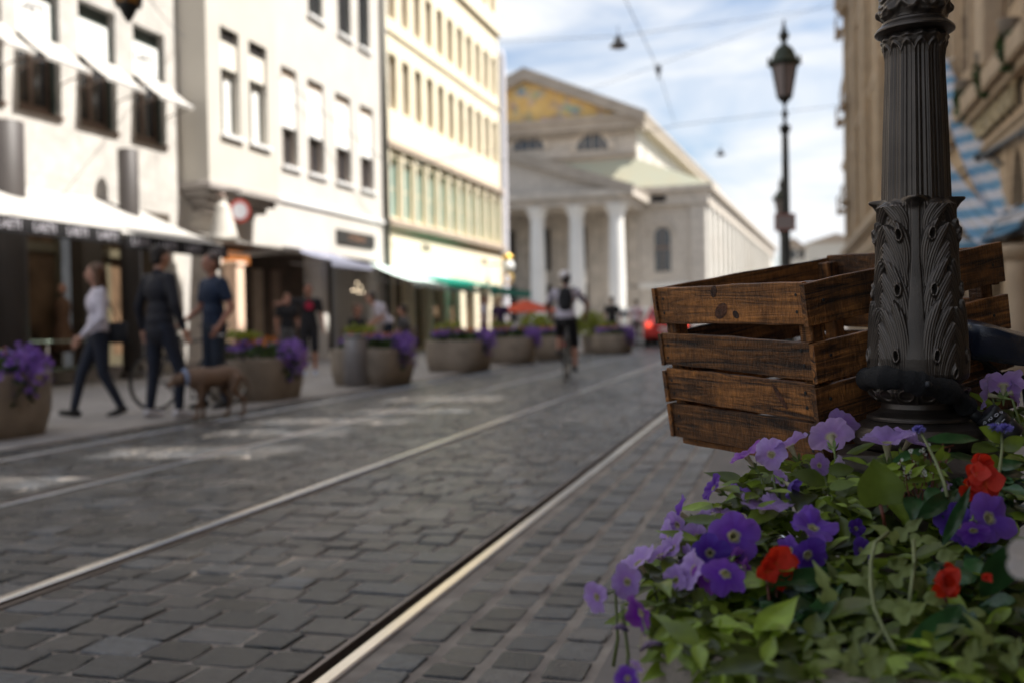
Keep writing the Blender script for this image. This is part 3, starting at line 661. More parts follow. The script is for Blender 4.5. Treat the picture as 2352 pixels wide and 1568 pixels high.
# far terrace closing the street
for k, (px0, px1, py, Y, lab) in enumerate(((1795, 1850, 572, 190, 'small pale building at the far end of the street behind the lamp post'), (1852, 1990, 560, 230, 'distant beige building beyond the lamp post, beside the stone hotel'))):
    a = WY(px0, py, Y); b = WY(px1, py, Y); t = thing('distant_house', lab, 'building', ((a.x+b.x)/2, Y, 0))
    mb = MB(); mb.box((a.x, Y, 0), (b.x, Y+12, a.z)); mb.build('wall', MT['stucco_warm'], t)
    mb = MB(); mb.prism([(a.x-.3, Y-.3, a.z), (b.x+.3, Y-.3, a.z), ((a.x+b.x)/2, Y-.3, a.z+2)], (0, 12.6, 0)); mb.build('roof', MT['tan_trim'], t)
    for j in range(4):
        for i in range(3):
            x = a.x+(b.x-a.x)*(i+.5)/3; mb = MB(); mb.box((x-.5, Y-.05, 2+j*3.2), (x+.5, Y-.01, 3.8+j*3.2)); mb.build('window', MT['glass'], t)
# ------------------------------------------------------------------ stone hotel front on the right (in shade)
XR = 4.0; t = thing('stone_hotel', 'beige stone building in shade with pointed arches and a lettered cornice', 'building', (XR, 40, 0)); HOTEL = t
MT['beige_stone'] = slabs('beige_stone', (.47,.345,.225), 1.1, .5, .012, jcol=(.33,.24,.16), rough=.85, var=.06, bump=.15, axes='YZ')
MT['beige_trim'] = M('beige_stone_trim', (.44,.335,.23), .85, var=.1, scale=2, bump=.2)
YE, HR = 76.0, 23.7
Y0 = 17.5
def arch_pts(y, hw_, z0, zs, za):       # pointed arch outline
    P = [(y-hw_, z0), (y+hw_, z0), (y+hw_, zs)]
    for k in range(1, 8):
        q = k/8; P.append((y+hw_*(1-q**1.3), zs+(za-zs)*math.sin(q*math.pi/2)))
    P.append((y, za))
    for k in range(7, 0, -1):
        q = k/8; P.append((y-hw_*(1-q**1.3), zs+(za-zs)*math.sin(q*math.pi/2)))
    P.append((y-hw_, zs)); return P
mb = MB(); 
gh = [(19.3+k*1.9, 20.6+k*1.9, .1, 4.2) for k in range(29) if 20.6+k*1.9 < YE-1]
uh = []
for zz, hh in ((6.6, 4.2), (12.6, 3.6), (18.2, 3.2)):
    uh += [(19.0+k*2.6, 20.5+k*2.6, zz, zz+hh) for k in range(22) if 20.5+k*2.6 < YE-1]
wall_grid(mb, XR, Y0, YE, 0, HR, gh+uh, depth=.5, sgn=-1)
mb.quad((XR,YE,0),(XR+14,YE,0),(XR+14,YE,HR),(XR,YE,HR)); mb.quad((XR,Y0,HR),(XR,YE,HR),(XR+14,YE,HR),(XR+14,Y0,HR)); mb.quad((XR+14,Y0,0),(XR+14,YE,0),(XR+14,YE,HR),(XR+14,Y0,HR)); mb.quad((XR,Y0,0),(XR,Y0,HR),(XR+14,Y0,HR),(XR+14,Y0,0))
mb.build('wall', MT['beige_stone'], t)
mb = MB(); mb.prism([(XR-.3,Y0,HR+.01), (XR+4.5,Y0,HR+4.6), (XR+9,Y0,HR+4.6), (XR+13.8,Y0,HR+.01)], (0,YE-Y0,0)); mb.build('roof', MT['roof_lead'], t)
for h in gh:
    y = (h[0]+h[1])/2
    # spandrel: fills the rectangular opening above the pointed arch
    A = arch_pts(y, .6, h[2], 2.7, 4.0); mb = MB()
    top = [(yy, z) for yy, z in A[2:]]
    for k in range(len(top)-1):
        (ya, za), (yb, zb) = top[k], top[k+1]
        mb.prism([(XR+.03, ya, za), (XR+.03, yb, zb), (XR+.03, yb, 4.19), (XR+.03, ya, 4.19)], (.3, 0, 0))
    mb.box((XR+.03, h[0]+.002, h[2]+.001), (XR+.33, y-.6, 4.19)); mb.box((XR+.03, y+.6, h[2]+.001), (XR+.33, h[1]-.002, 4.19))
    mb.build('arch_spandrel', MT['beige_stone'], t)
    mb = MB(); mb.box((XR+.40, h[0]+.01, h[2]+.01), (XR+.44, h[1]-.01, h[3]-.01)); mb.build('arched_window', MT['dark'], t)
for h in uh[:66]:
    window(t, XR, h, MT['brown_frame'], MT['glass'], sgn=-1, depth=.3, bar=.09, mull=1, trans=2)
# tall stone piers between the upper windows
for k in range(22):
    y = 18.45+k*2.6
    if y < YE-.5:
        mb = MB(); mb.box((XR-.10, y-.20, 6.0), (XR-.001, y+.20, 22.9), .03); mb.lathe([(.07,6.0),(.07,22.7)], 10, (XR-.12, y, 0)); (mb.box((XR-.42, y-.38, 5.7), (XR-.001, y+.38, 22.95), .05) if k % 3 == 1 else None); mb.build('pier', MT['beige_trim'], t)
for z, hh, o in ((4.35, .12, .12), (5.25, .42, .40), (11.6, .3, .22), (17.3, .3, .22), (23.0, .69, .6)):
    mb = MB(); mb.box((XR-o, Y0, z), (XR-.001, YE+.3, z+hh), .04); mb.box((XR-o*.6, Y0, z-.15), (XR-.001, YE+.2, z-.002), .02); mb.build('cornice', MT['beige_trim'], t)
# projecting balconies seen edge-on against the sky at the far end
for z in (8.0, 14.0, 20.0):
    for y in (66.0, 71.5):
        mb = MB(); mb.box((XR-.75, y-1.2, z), (XR-.29, y+1.2, z+.2), .03)
        for j in range(9): mb.box((XR-.72, y-1.12+j*.27, z+.2), (XR-.66, y-1.06+j*.27, z+1.0))
        mb.box((XR-.74, y-1.2, z+1.0), (XR-.64, y+1.2, z+1.08)); mb.build('balcony', MT['beige_trim'], t)
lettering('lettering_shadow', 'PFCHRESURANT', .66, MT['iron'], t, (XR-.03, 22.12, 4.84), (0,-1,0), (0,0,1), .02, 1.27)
lettering('lettering', 'PFCHRESURANT', .62, MT['letter_gold'], t, (XR-.10, 22.2, 4.86), (0,-1,0), (0,0,1), .03, 1.35)
# unseen front beside the camera, added with openings shaped to throw sun patches
t = thing('neighbour_front', 'stone front beside the beige hotel, outside the picture', 'building', (XR+.2, 5, 0))
PATCH = [(-4.55, 6.9, .7, .30), (-4.55, 8.3, .6, .22), (-4.5, 9.35, .75, .26), (-4.1, 10.55, .6, .2), (-4.35, 12.3, .7, .26), (-5.0, 5.3, .45, .2)]
op = []
XN = XR+.2
for (px_, py_, hx, hy) in PATCH:
    k = (XN-px_)/SUNV.x; y = py_+SUNV.y*k; z = SUNV.z*k; s = SUNV.z/SUNV.x
    op.append((y-hy-.05, y+hy+.05, z-hx*s-.06, z+hx*s+.06))
for (px_, py_, n_, hy) in ((-2.25, 3.68, 6, .22), (-2.0, 4.9, 4, .14), (-2.2, 6.5, 5, .20), (-2.1, 8.4, 6, .22), (-2.0, 9.6, 5, .18), (-2.2, 11.2, 5, .2), (-3.3, 5.6, 4, .15)):
    for q_ in range(n_):
        x_ = px_+(q_-(n_-1)/2)*.15; k = (XN-x_)/SUNV.x; y = py_+SUNV.y*k; z = SUNV.z*k; s = SUNV.z/SUNV.x; op.append((y-hy, y+hy, z-.015*s, z+.015*s))
mb = MB(); wall_grid(mb, XN, -30, Y0-.02, 0, HR, op, depth=.015, sgn=-1); mb.build('wall', MT['beige_stone'], t, fix=False)
# ------------------------------------------------------------------ wooden crate
def wood(name, c1, c2, axis, rough=.55):
    m = bpy.data.materials.new(name); m.use_nodes = True; t = m.node_tree; N = t.nodes; K = t.links.new; p = N['Principled BSDF']
    tcn = N.new('ShaderNodeTexCoord'); oi = N.new('ShaderNodeObjectInfo')
    ad = N.new('ShaderNodeVectorMath'); ad.operation = 'ADD'; ml = N.new('ShaderNodeVectorMath'); ml.operation = 'SCALE'; ml.inputs['Scale'].default_value = 7
    cb = N.new('ShaderNodeCombineXYZ')
    for k in 'XYZ': K(oi.outputs['Random'], cb.inputs[k])
    K(cb.outputs[0], ml.inputs[0]); K(tcn.outputs['Object'], ad.inputs[0]); K(ml.outputs[0], ad.inputs[1])
    def nz(sc, st, det=6, rg=.6, dist=0.0):
        mp_ = N.new('ShaderNodeMapping'); mp_.inputs['Scale'].default_value = st; K(ad.outputs[0], mp_.inputs[0])
        n = N.new('ShaderNodeTexNoise'); n.inputs['Scale'].default_value = sc; n.inputs['Detail'].default_value = det; n.inputs['Roughness'].default_value = rg; n.inputs['Distortion'].default_value = dist
        K(mp_.outputs[0], n.inputs['Vector']); return n.outputs['Fac']
    al = [1.0, 1.0, 1.0]; al[axis] = .06
    ac = [1.0, 1.0, 1.0]; ac[axis] = 1.0
    for k in range(3):
        if k != axis: ac[k] = .22
    grain = nz(60, al, 7, .7, 1.2); saw = nz(150, ac, 3, .5, 1.2); blot = nz(14, (1,1,1), 5, .6, .8)
    r1 = N.new('ShaderNodeValToRGB'); r1.color_ramp.elements[0].position = .38; r1.color_ramp.elements[1].position = .68
    r1.color_ramp.elements[0].color = tuple(c1)+(1,); r1.color_ramp.elements[1].color = tuple(c2)+(1,); K(grain, r1.inputs[0])
    r2 = N.new('ShaderNodeValToRGB'); r2.color_ramp.elements[0].position = .30; r2.color_ramp.elements[1].position = .55
    r2.color_ramp.elements[0].color = (.16,.14,.13,1); r2.color_ramp.elements[1].color = (1,1,1,1); K(blot, r2.inputs[0])
    q = N.new('ShaderNodeMix'); q.data_type = 'RGBA'; q.blend_type = 'MULTIPLY'; q.inputs[0].default_value = .85; K(r1.outputs[0], q.inputs[6]); K(r2.outputs[0], q.inputs[7])
    r3 = N.new('ShaderNodeValToRGB'); r3.color_ramp.elements[0].position = .40; r3.color_ramp.elements[1].position = .60
    r3.color_ramp.elements[0].color = (.72,.69,.66,1); r3.color_ramp.elements[1].color = (1.15,1.1,1.05,1); K(saw, r3.inputs[0])
    q2 = N.new('ShaderNodeMix'); q2.data_type = 'RGBA'; q2.blend_type = 'MULTIPLY'; q2.inputs[0].default_value = .8; K(q.outputs[2], q2.inputs[6]); K(r3.outputs[0], q2.inputs[7])
    mr = N.new('ShaderNodeMapRange'); mr.inputs[3].default_value = .55; mr.inputs[4].default_value = 1.35; K(oi.outputs['Random'], mr.inputs[0])
    hv = N.new('ShaderNodeHueSaturation'); K(mr.outputs[0], hv.inputs['Value']); K(q2.outputs[2], hv.inputs['Color'])
    K(hv.outputs[0], p.inputs['Base Color']); p.inputs['Roughness'].default_value = rough; p.inputs['Specular IOR Level'].default_value = .35
    s1 = N.new('ShaderNodeMath'); s1.operation = 'ADD'; K(grain, s1.inputs[0]); K(saw, s1.inputs[1])
    bp = N.new('ShaderNodeBump'); bp.inputs['Strength'].default_value = .9; bp.inputs['Distance'].default_value = .005; K(s1.outputs[0], bp.inputs['Height']); K(bp.outputs[0], p.inputs['Normal'])
    return m
WC = ((.022,.009,.004), (.45,.180,.045))
MT['wood_x'] = wood('stained_wood_across', *WC, 0); MT['wood_y'] = wood('stained_wood_along', *WC, 1); MT['wood_z'] = wood('stained_wood_upright', *WC, 2)
CR = Matrix(((.672,.734,-.102,-.230), (-.741,.663,-.108,2.042), (-.011,.148,.989,.737), (0,0,0,1)))
CW, CL, CH = .428, .473, .31
crate = thing('wooden_crate', 'dark stained slatted wooden crate on a bicycle rack behind the iron lamp post', 'crate', CR.translation)
rb = random.Random(5)
def slat(p, axis, ln, hgt, thk, mat, name='slat', z0=0, z1=0, seed=0, wear=.0008):
    """a worn board: ln along its axis, uneven sawn edges, local crate space; z0/z1 tilt its ends"""
    r_ = random.Random(seed*31+7); n = 18; vs = []; fs = []
    ph = [r_.uniform(0, 6) for _ in range(4)]
    for i in range(n+1):
        u = i/n; up = wear*(math.sin(u*9+ph[0])+.6*math.sin(u*23+ph[1])) + (z0*(1-u)+z1*u); dn = wear*(math.sin(u*8+ph[2])+.6*math.sin(u*21+ph[3])) + (z0*(1-u)+z1*u)
        bow = wear*.6*math.sin(u*math.pi+ph[0]); c = .0014
        ex = -.003*r_.random() if i == 0 else (.003*r_.random() if i == n else 0)
        prof = [(bow, dn+c), (bow+c, dn), (bow+thk-c, dn), (bow+thk, dn+c), (bow+thk, hgt+up-c), (bow+thk-c, hgt+up), (bow+c, hgt+up), (bow, hgt+up-c)]
        for a, z in prof:
            vs.append((u*ln+ex, a, z) if axis == 0 else (a, u*ln+ex, z))
    for i in range(n):
        for j in range(8): fs.append((i*8+j, i*8+(j+1) % 8, i*8+8+(j+1) % 8, i*8+8+j))
    fs += [tuple(range(8)), tuple(range(n*8, n*8+8))]
    mb = MB(); mb.add([CR @ Vector((v[0]+p[0], v[1]+p[1], v[2]+p[2])) for v in vs], fs)
    # keep the wood grain in crate space: build in local coordinates and orient the object
    mb.v = [tuple(CR.inverted() @ Vector(v)) for v in mb.v]
    o = mb.build(name, mat, None); o.parent = crate; o.matrix_local = CR.to_3x3().to_4x4(); return o
TK = .011
ZL = [(.2375,.0715), (.150,.0635), (.078,.0640), (.003,.0680)]     # lower edge, height
for i, (z, h) in enumerate(ZL):
    tl_ = [(0,0), (.006,-.006), (.006,-.004), (.004,.0)][i]
    slat((.009, 0, z), 0, CW-.018, h, TK, MT['wood_x'], z0=tl_[0], z1=tl_[1], seed=i)                # end facing the camera
    slat((.009, CL-TK, z), 0, CW-.018, h, TK, MT['wood_x'], z0=.004, z1=-.002, seed=10+i)                   # far end
    slat((CW-.009, -.004+.004*(i == 1), z-.002), 1, CL+.008, h*1.02, TK, MT['wood_y'], z0=-.002-.006*(i in (1,2)), z1=.003, seed=20+i)   # side behind the post
    slat((-.002, -.003, z+.001), 1, CL+.006, h, TK, MT['wood_y'], z0=.003*(i % 2), z1=-.002, seed=30+i)            # street side
for k, (x, y) in enumerate(((.010, TK+.001), (CW-.009-.032, TK+.001), (.010, CL-TK-.033), (CW-.009-.032, CL-TK-.033))):
    mb = MB(); mb.box((x, y, .006), (x+.030, y+.030, .300+.006*(k % 2)), .002); o = mb.build('corner_post', MT['wood_z'], None); o.parent = crate; o.matrix_local = CR.to_3x3().to_4x4()
for k in range(5):
    slat((-.0+.004, .02+k*.092, -.013), 0, CW-.006, .011, .075, MT['wood_x'], 'bottom_board', seed=50+k, wear=.0006)
for i, (z, h) in enumerate(ZL):
    for x in (.025, CW-.03):
        for dz in (.3, .7):
            mb = MB(); mb.lathe([(.0032, 0), (.0026, .0012)], 8)
            T = CR @ Matrix.Translation((x+rb.uniform(-.006,.006), -.0002, z+h*dz)) @ Matrix.Rotation(R(90), 4, 'X')
            mb.v = [tuple(T @ Vector(v)) for v in mb.v]; mb.build('nail', MT['iron'], crate)
    for y in (.03, CL-.03):
        mb = MB(); mb.lathe([(.0032, 0), (.0026, .0012)], 8)
        T = CR @ Matrix.Translation((CW+TK-.009, y+rb.uniform(-.006,.006), z+h*.5)) @ Matrix.Rotation(R(90), 4, 'Y')
        mb.v = [tuple(T @ Vector(v)) for v in mb.v]; mb.build('nail', MT['iron'], crate)

MT['knot'] = wood('dark_wood_knot', (.030,.010,.005), (.13,.042,.014), 0)
for (x, z, rx, rz_, tilt) in ((.205, .262, .021, .0125, .5), (.245, .255, .009, .007, -.5), (.19, .298, .012, .008, 1.0), (.335, .112, .026, .0055, -.95)):
    mb = MB(); n = 22; P = [CR @ Vector((x+rx*math.cos(a)*math.cos(tilt)-rz_*math.sin(a)*math.sin(tilt), -.0006, z+rx*math.cos(a)*math.sin(tilt)+rz_*math.sin(a)*math.cos(tilt))) for a in [2*math.pi*k/n for k in range(n)]]
    mb.prism(P, CR.to_3x3() @ Vector((0, .0014, 0))); mb.build('knot', MT['knot'], crate)

# ------------------------------------------------------------------ foreground lamp post
DPST = 1.60
def pz(y): return DP(2108, y, DPST).z
pb = DP(2109, 985, DPST); PX, PY = pb.x, pb.y
post = thing('lamp_post', 'ornate black cast iron lamp post in front of the wooden crate', 'lamp post', (PX, PY, 0))
ANG = math.atan2(0-PY, 0-PX)           # towards the camera
px2m = DPST/FP
def heightfield(name, prof, relief, n=288, nz=240, ztop=None):
    """a turned iron casting: profile (y pixel row in the survey, radius) with modelled relief"""
    zs = np.array([pz(y) for y, r_ in prof]); rs = np.array([r_ for y, r_ in prof]); o = np.argsort(zs); zs, rs = zs[o], rs[o]
    # even spacing along the profile curve, so that steps in it stay crisp
    L_ = np.concatenate([[0], np.cumsum(np.hypot(np.diff(zs), np.diff(rs)))]); q = np.linspace(0, L_[-1], nz); q = np.unique(np.concatenate([q, L_]))
    Z = np.interp(q, L_, zs); RR = np.interp(q, L_, rs)
    A = np.linspace(-math.pi, math.pi, n, endpoint=False)
    AA, ZZ = np.meshgrid(A, Z); R2 = RR[:, None] + (relief(AA, ZZ, RR[:, None]) if relief else 0)
    X = PX+R2*np.cos(ANG+AA); Y = PY+R2*np.sin(ANG+AA); nz_ = len(Z)
    V = np.stack([X-PX, Y-PY, ZZ], -1).reshape(-1, 3)
    I = np.arange(nz_*n).reshape(nz_, n); J = np.roll(I, -1, 1)
    F = np.stack([I[:-1], J[:-1], J[1:], I[1:]], -1).reshape(-1, 4)
    me = bpy.data.meshes.new(name); me.from_pydata(V.tolist(), [], F.tolist())
    b = bmesh.new(); b.from_mesh(me); b.verts.ensure_lookup_table()
    b.faces.new([b.verts[i] for i in range(n)][::-1]); b.faces.new([b.verts[(nz_-1)*n+i] for i in range(n)])
    bmesh.ops.recalc_face_normals(b, faces=b.faces); b.to_mesh(me); b.free()
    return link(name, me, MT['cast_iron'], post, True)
def rp(x): return x*px2m
sm = lambda e0, e1, x: (lambda t: t*t*(3-2*t))(np.clip((x-e0)/(e1-e0+1e-9), 0, 1))
# fluted shaft
z_hi, z_lo = pz(98), pz(462)
def flutes(a, z, r_):
    k = 14; ph = (a*k/(2*np.pi)) % 1.0; x = np.abs(ph-.5)*2          # 0 centre of a panel, 1 at its edge
    top = z_hi-.010-.012*x**2
    inside = 1-sm(top-.004, top+.003, z)
    panel = .0016*sm(.55, .75, x)-.0008*np.cos(x*np.pi*2.6)*.8         # raised arrises, shallow beads in between
    edge = .0030*np.exp(-((z-(top))/.0035)**2)*(1-.4*x)               # rounded head of each panel
    lip = .0034*np.exp(-((z-(z_hi+.002))/.006)**2)*(.5+.5*np.cos(2*np.pi*ph*1.0+np.pi))
    return panel*inside*1.35+edge+lip*1.2
heightfield('fluted_shaft', [(470, rp(73)), (440, rp(72.5)), (300, rp(68)), (180, rp(63)), (140, rp(62)), (122, rp(64)), (110, rp(68)), (100, rp(70)), (94, rp(66)), (88, rp(62))], flutes, 420, 300)
heightfield('collar_ring', [(92, rp(60)), (89, rp(66)), (86, rp(78)), (81, rp(86)), (77, rp(86)), (70, rp(80)), (62, rp(70)), (58, rp(70)), (54, rp(66))], None, 96, 60)
def drum(a, z, r_):
    y = (1.49-z)/.000705
    k = 4; ph = ((a+.35)*k/(2*np.pi)) % 1.0; x = (ph-.5)*2*r_*np.pi/k       # arc position within a medallion
    d = np.sqrt(x**2+((z-pz(-16))*1.0)**2)
    rings = .0022*np.cos(d/.0046*np.pi)*np.exp(-(d/.034)**2)
    body = .0042*sm(.052, .043, d)
    low = .0032*np.exp(-((z-pz(36)-.006*np.cos(ph*2*np.pi*3))/.007)**2)
    kn = 0
    for c in (.22, .78): 
        xx = (ph-c)*2*r_*np.pi/k; kn = kn+.0048*np.exp(-((xx/.0055)**2+((z-pz(33))/.007)**2))
    return rings+body+low+kn
heightfield('medallion_drum', [(58, rp(66)), (50, rp(66)), (40, rp(68)), (0, rp(69)), (-60, rp(69)), (-120, rp(68)), (-130, rp(78)), (-140, rp(78)), (-150, rp(64))], drum, 288, 170)
heightfield('upper_shaft', [(-150, rp(60)), (-400, rp(52)), (-900, rp(46)), (-3200, rp(40))], lambda a, z, r_: .0012*np.cos(a*14), 112, 30)
# acanthus sleeve
def acanthus(a, z, r_):
    y = (1.49-z)/.000705
    out = np.zeros_like(a+z)
    k = 4; sec = 2*np.pi/k
    al = (a+.02+sec/2) % sec - sec/2             # angle from the centre line of its leaf
    x = np.abs(al)*r_/px2m; sg = np.sign(al)     # arc distance in survey pixels
    mid = 9+np.maximum(0, y-600)*.060
    out += .0022*(1-sm(mid-1.5, mid+1.5, x)) - .0030*(np.exp(-((x-mid-4)/2.4)**2))      # plain mid rib and its groove
    for g in (9, 15): out += .0018*np.exp(-((x-(mid+g))/2.0)**2)                                 # stalk lines
    # fine ribbing on the outer flank
    w = x*.85-y*.62; out += .0009*np.cos(w*2*np.pi/7.5)*sm(52, 62, x)
    # lobes: (base x, base y, tip x, tip y, width)
    for bx, by, tx, ty, wd in ((26,860,44,700,12), (36,858,66,715,13), (48,862,86,740,13), (62,868,100,768,11), (78,874,108,805,9),
                               (24,755,58,610,13), (30,770,78,630,14), (34,800,90,665,13), (40,820,92,690,10),
                               (22,630,40,520,11), (24,660,62,530,13), (28,690,78,560,13), (30,700,74,585,10),
                               (20,545,52,470,10), (22,560,66,478,10)):
        ddx, ddy = tx-bx, ty-by; LL = math.hypot(ddx, ddy)
        u = ((x-bx)*ddx+(y-by)*ddy)/LL**2; off = ((x-bx)*ddy-(y-by)*ddx)/LL
        off = off - 9*np.sin(np.clip(u, 0, 1.1)*np.pi*.9)        # curved spine
        wid = 1.3*wd*np.sqrt(np.clip(np.minimum(u*1.5+.25, (1.06-u)*4.2), 0, 1))
        ins = np.clip(1-(off/(wid+1e-6))**2, 0, 1)*(u > -.02)*(u < 1.06)
        hgt = (.0016+.0056*np.clip(u, 0, 1)**1.6)*np.sqrt(ins) + .00035*np.cos(off*2*np.pi/5.0)*(ins > .12)
        out = np.maximum(out, hgt*(ins > 0))
    # eyes: small drop-shaped hollows with a raised rim
    for ex, ey in ((30, 546), (34, 668), (40, 812), (82, 852)):
        d = np.sqrt(((x-ex)/6.0)**2+((y-ey)/13.0)**2)
        out = out + .0026*np.exp(-((d-1.0)/.32)**2) - .0040*np.exp(-(d/.62)**2)
    fade = sm(470, 482, y)*1.0
    tip = rp(30)*np.exp(-(al/.24)**2)*np.where(y > 461, np.exp(-((y-463)/14.0)**2), np.exp(-((y-463)/5.0)**2))
    side = rp(3)*np.exp(-((np.abs(al)-.62)/.20)**2)*np.where(y > 472, np.exp(-((y-472)/12.0)**2), np.exp(-((y-472)/3.0)**2))
    return out*1.7*fade*sm(872, 862, y)+tip+side
heightfield('acanthus_sleeve', [(892, rp(74)), (880, rp(92)), (868, rp(101)), (855, rp(104)), (820, rp(105)), (760, rp(98)), (700, rp(92)), (640, rp(86.5)), (560, rp(82)), (500, rp(80)), (480, rp(79)), (468, rp(76)), (460, rp(72))], acanthus, 560, 420)
def egg(a, z, r_):
    k = 14; ph = (a*k/(2*np.pi)) % 1.0; x = (ph-.5)*2; zz = (z-pz(902))/rp(15)
    d = np.sqrt((x*1.25)**2+(np.clip(zz, -2, 1)*.95)**2)
    return .0034*np.exp(-((d-.82)/.16)**2)-.002*np.exp(-(d/.5)**2)+.0022*np.exp(-((np.abs(x)-1)/.10)**2)
heightfield('egg_moulding', [(884, rp(76)), (888, rp(106)), (894, rp(107)), (904, rp(103)), (914, rp(92)), (920, rp(84)), (922, rp(78))], egg, 420, 60)
heightfield('scotia', [(920, rp(80)), (924, rp(79)), (934, rp(80)), (942, rp(88)), (948, rp(99)), (952, rp(110)), (955, rp(112)), (961, rp(112)), (963, rp(108))], None, 96, 60)
heightfield('torus', [(963, rp(112)), (968, rp(124)), (976, rp(136)), (986, rp(143)), (998, rp(146)), (1012, rp(143)), (1022, rp(135)), (1029, rp(122))], None, 120, 50)
zS = pz(1029); ca, sa = math.cos(R(-8)), math.sin(R(-8)); A_ = Vector((ca, sa, 0)); B_ = Vector((-sa, ca, 0))
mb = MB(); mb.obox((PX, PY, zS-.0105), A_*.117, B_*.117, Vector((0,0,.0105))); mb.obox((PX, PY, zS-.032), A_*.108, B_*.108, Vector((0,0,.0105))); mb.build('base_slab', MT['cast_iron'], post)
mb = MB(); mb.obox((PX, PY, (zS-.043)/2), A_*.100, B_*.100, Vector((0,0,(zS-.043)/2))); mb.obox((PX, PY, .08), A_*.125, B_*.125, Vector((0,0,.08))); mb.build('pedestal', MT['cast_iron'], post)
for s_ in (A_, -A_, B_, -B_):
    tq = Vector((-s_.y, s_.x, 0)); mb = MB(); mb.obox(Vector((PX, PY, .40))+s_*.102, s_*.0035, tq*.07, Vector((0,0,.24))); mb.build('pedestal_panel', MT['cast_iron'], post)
# lantern at the top (above the picture)
def lantern(parent, c, s=1.0, frame=None, glass=None):
    frame = frame or MT['iron']; x, y, z = c
    mb = MB(); mb.lathe([(.05*s, z-.10*s), (.085*s, z-.05*s), (.15*s, z), (.155*s, z+.03*s)], 6, (x, y, 0), R(30)); lf = mb.build('lantern_foot', frame, parent)
    mb = MB(); n = 6
    for k in range(n):
        a0 = R(30)+k*R(60); b_ = Vector((math.cos(a0), math.sin(a0), 0)); p0 = Vector((x, y, z+.03*s))+b_*.15*s; p1 = Vector((x, y, z+.62*s))+b_*.265*s
        mb.tube([p0, p1], .014*s, 6)
    mb.build('lantern_bars', frame, parent)
    mb = MB(); mb.lathe([(.145*s, z+.035*s), (.255*s, z+.615*s)], 6, (x, y, 0), R(30), cap=False); mb.build('lantern_glass', glass or MT['milk_glass'], parent)
    mb = MB(); mb.lathe([(.27*s, z+.60*s), (.31*s, z+.63*s), (.32*s, z+.665*s), (.25*s, z+.70*s), (.215*s, z+.80*s), (.16*s, z+.92*s), (.10*s, z+.98*s), (.06*s, z+1.0*s)], 12, (x, y, 0), R(30))
    for k in range(6):
        a0 = R(30)+k*R(60); mb.ell((x+.315*s*math.cos(a0), y+.315*s*math.sin(a0), z+.70*s), (.03*s, .03*s, .05*s), 8, 6)
    mb.build('lantern_roof', MT['roof_green'], parent, True)
    mb = MB(); mb.lathe([(.05*s, z+1.0*s), (.045*s, z+1.06*s), (.085*s, z+1.12*s), (.10*s, z+1.17*s), (.07*s, z+1.24*s), (.04*s, z+1.27*s), (.05*s, z+1.31*s), (.025*s, z+1.36*s), (.018*s, z+1.45*s), (.002*s, z+1.5*s)], 12, (x, y, 0)); mb.build('finial', frame, parent, True)
MT['milk_glass'] = M('milky_lantern_glass', (.36,.30,.29), .35, var=.05, trans=.35)
MT['roof_green'] = M('weathered_lantern_roof', (.045,.055,.035), .5, metal=.4, var=.25, scale=10)
lantern(post, (PX, PY, pz(-3200)), .9)

# ------------------------------------------------------------------ chain lock in its fabric sleeve, with a combination barrel
MT['sleeve'] = M('black_nylon_sleeve', (.014,.013,.0135), .75, var=.25, scale=30, bump=.8, bscale=520, spec=.4)
def pd(x, y, d): return DP(x, y, d)
lock = thing('chain_lock', 'black fabric covered chain lock looped around the foot of the lamp post', 'bicycle lock', (PX, PY, pz(870)))
pts = []
ctl = [(1998, 872, 1.66), (1994, 869, 1.60), (2006, 866, 1.545), (2035, 867, 1.515), (2070, 871, 1.50), (2105, 879, 1.498), (2135, 886, 1.50), (2165, 893, 1.512), (2190, 905, 1.53), (2208, 920, 1.545), (2222, 938, 1.555)]
P0 = [pd(*c) for c in ctl]
for i in range(len(P0)-1):
    for k in range(5):
        q = k/5; a, b_ = P0[max(i-1, 0)], P0[i]; c, d = P0[i+1], P0[min(i+2, len(P0)-1)]
        pts.append(.5*((2*b_)+(c-a)*q+(2*a-5*b_+4*c-d)*q*q+(3*b_-a-3*c+d)*q**3))
rad = [.0165+.0022*math.sin(i*.55)+.0012*math.sin(i*1.7+1)+(-.002 if i > 40 else 0) for i in range(len(pts))]
mb = MB(); mb.tube(pts, rad, 18); mb.build('sleeve', MT['sleeve'], lock, True)
q = pd(2132, 882, 1.478); mb = MB(); mb.ell(q, (.0055,.0055,.0055), 12, 8); mb.build('snap_button', MT['chrome'] if False else MT['black'], lock, True)
mb = MB(); mb.tube([pd(2218, 932, 1.556), pd(2236, 950, 1.55), pd(2252, 962, 1.545)], .009, 10); mb.build('chain_end', MT['black'], lock, True)
cA, cB = pd(2262, 948, 1.54), pd(2330, 1004, 1.53); axd = (cB-cA).normalized()
mb = MB(); nL = 24
prof = [(0,.0)]; ln = (cB-cA).length
mb.tube([cA, cA+axd*.002, cA+axd*.014, cA+axd*.0145, cA+axd*.0155, cA+axd*.016, cA+axd*(ln*.55), cA+axd*(ln*.55+.0006), cA+axd*(ln*.55+.0016), cA+axd*(ln*.55+.0022), cB-axd*.002, cB],
        [.018,.0205,.0205,.0195,.0195,.0205,.0205,.0195,.0195,.0205,.0205,.018], 28); br = mb.build('combination_barrel', MT['black'], lock, True)
vw = (EYE-(cA+cB)/2).normalized(); ya = axd.cross(vw).normalized()
for r_, row in enumerate(('67', '562', '01', '9')):
    for c_, ch in enumerate(row):
        ang = (r_-1.1)*.52; nrm = (vw*math.cos(ang)-ya*math.sin(ang)).normalized(); up_ = (ya*math.cos(ang)+vw*math.sin(ang)).normalized()
        lettering('digit', ch, .0105, MT['letter_white'], br, cA+axd*(.010+.0125*c_+.002*r_)+nrm*.0207, axd, up_, .0002)

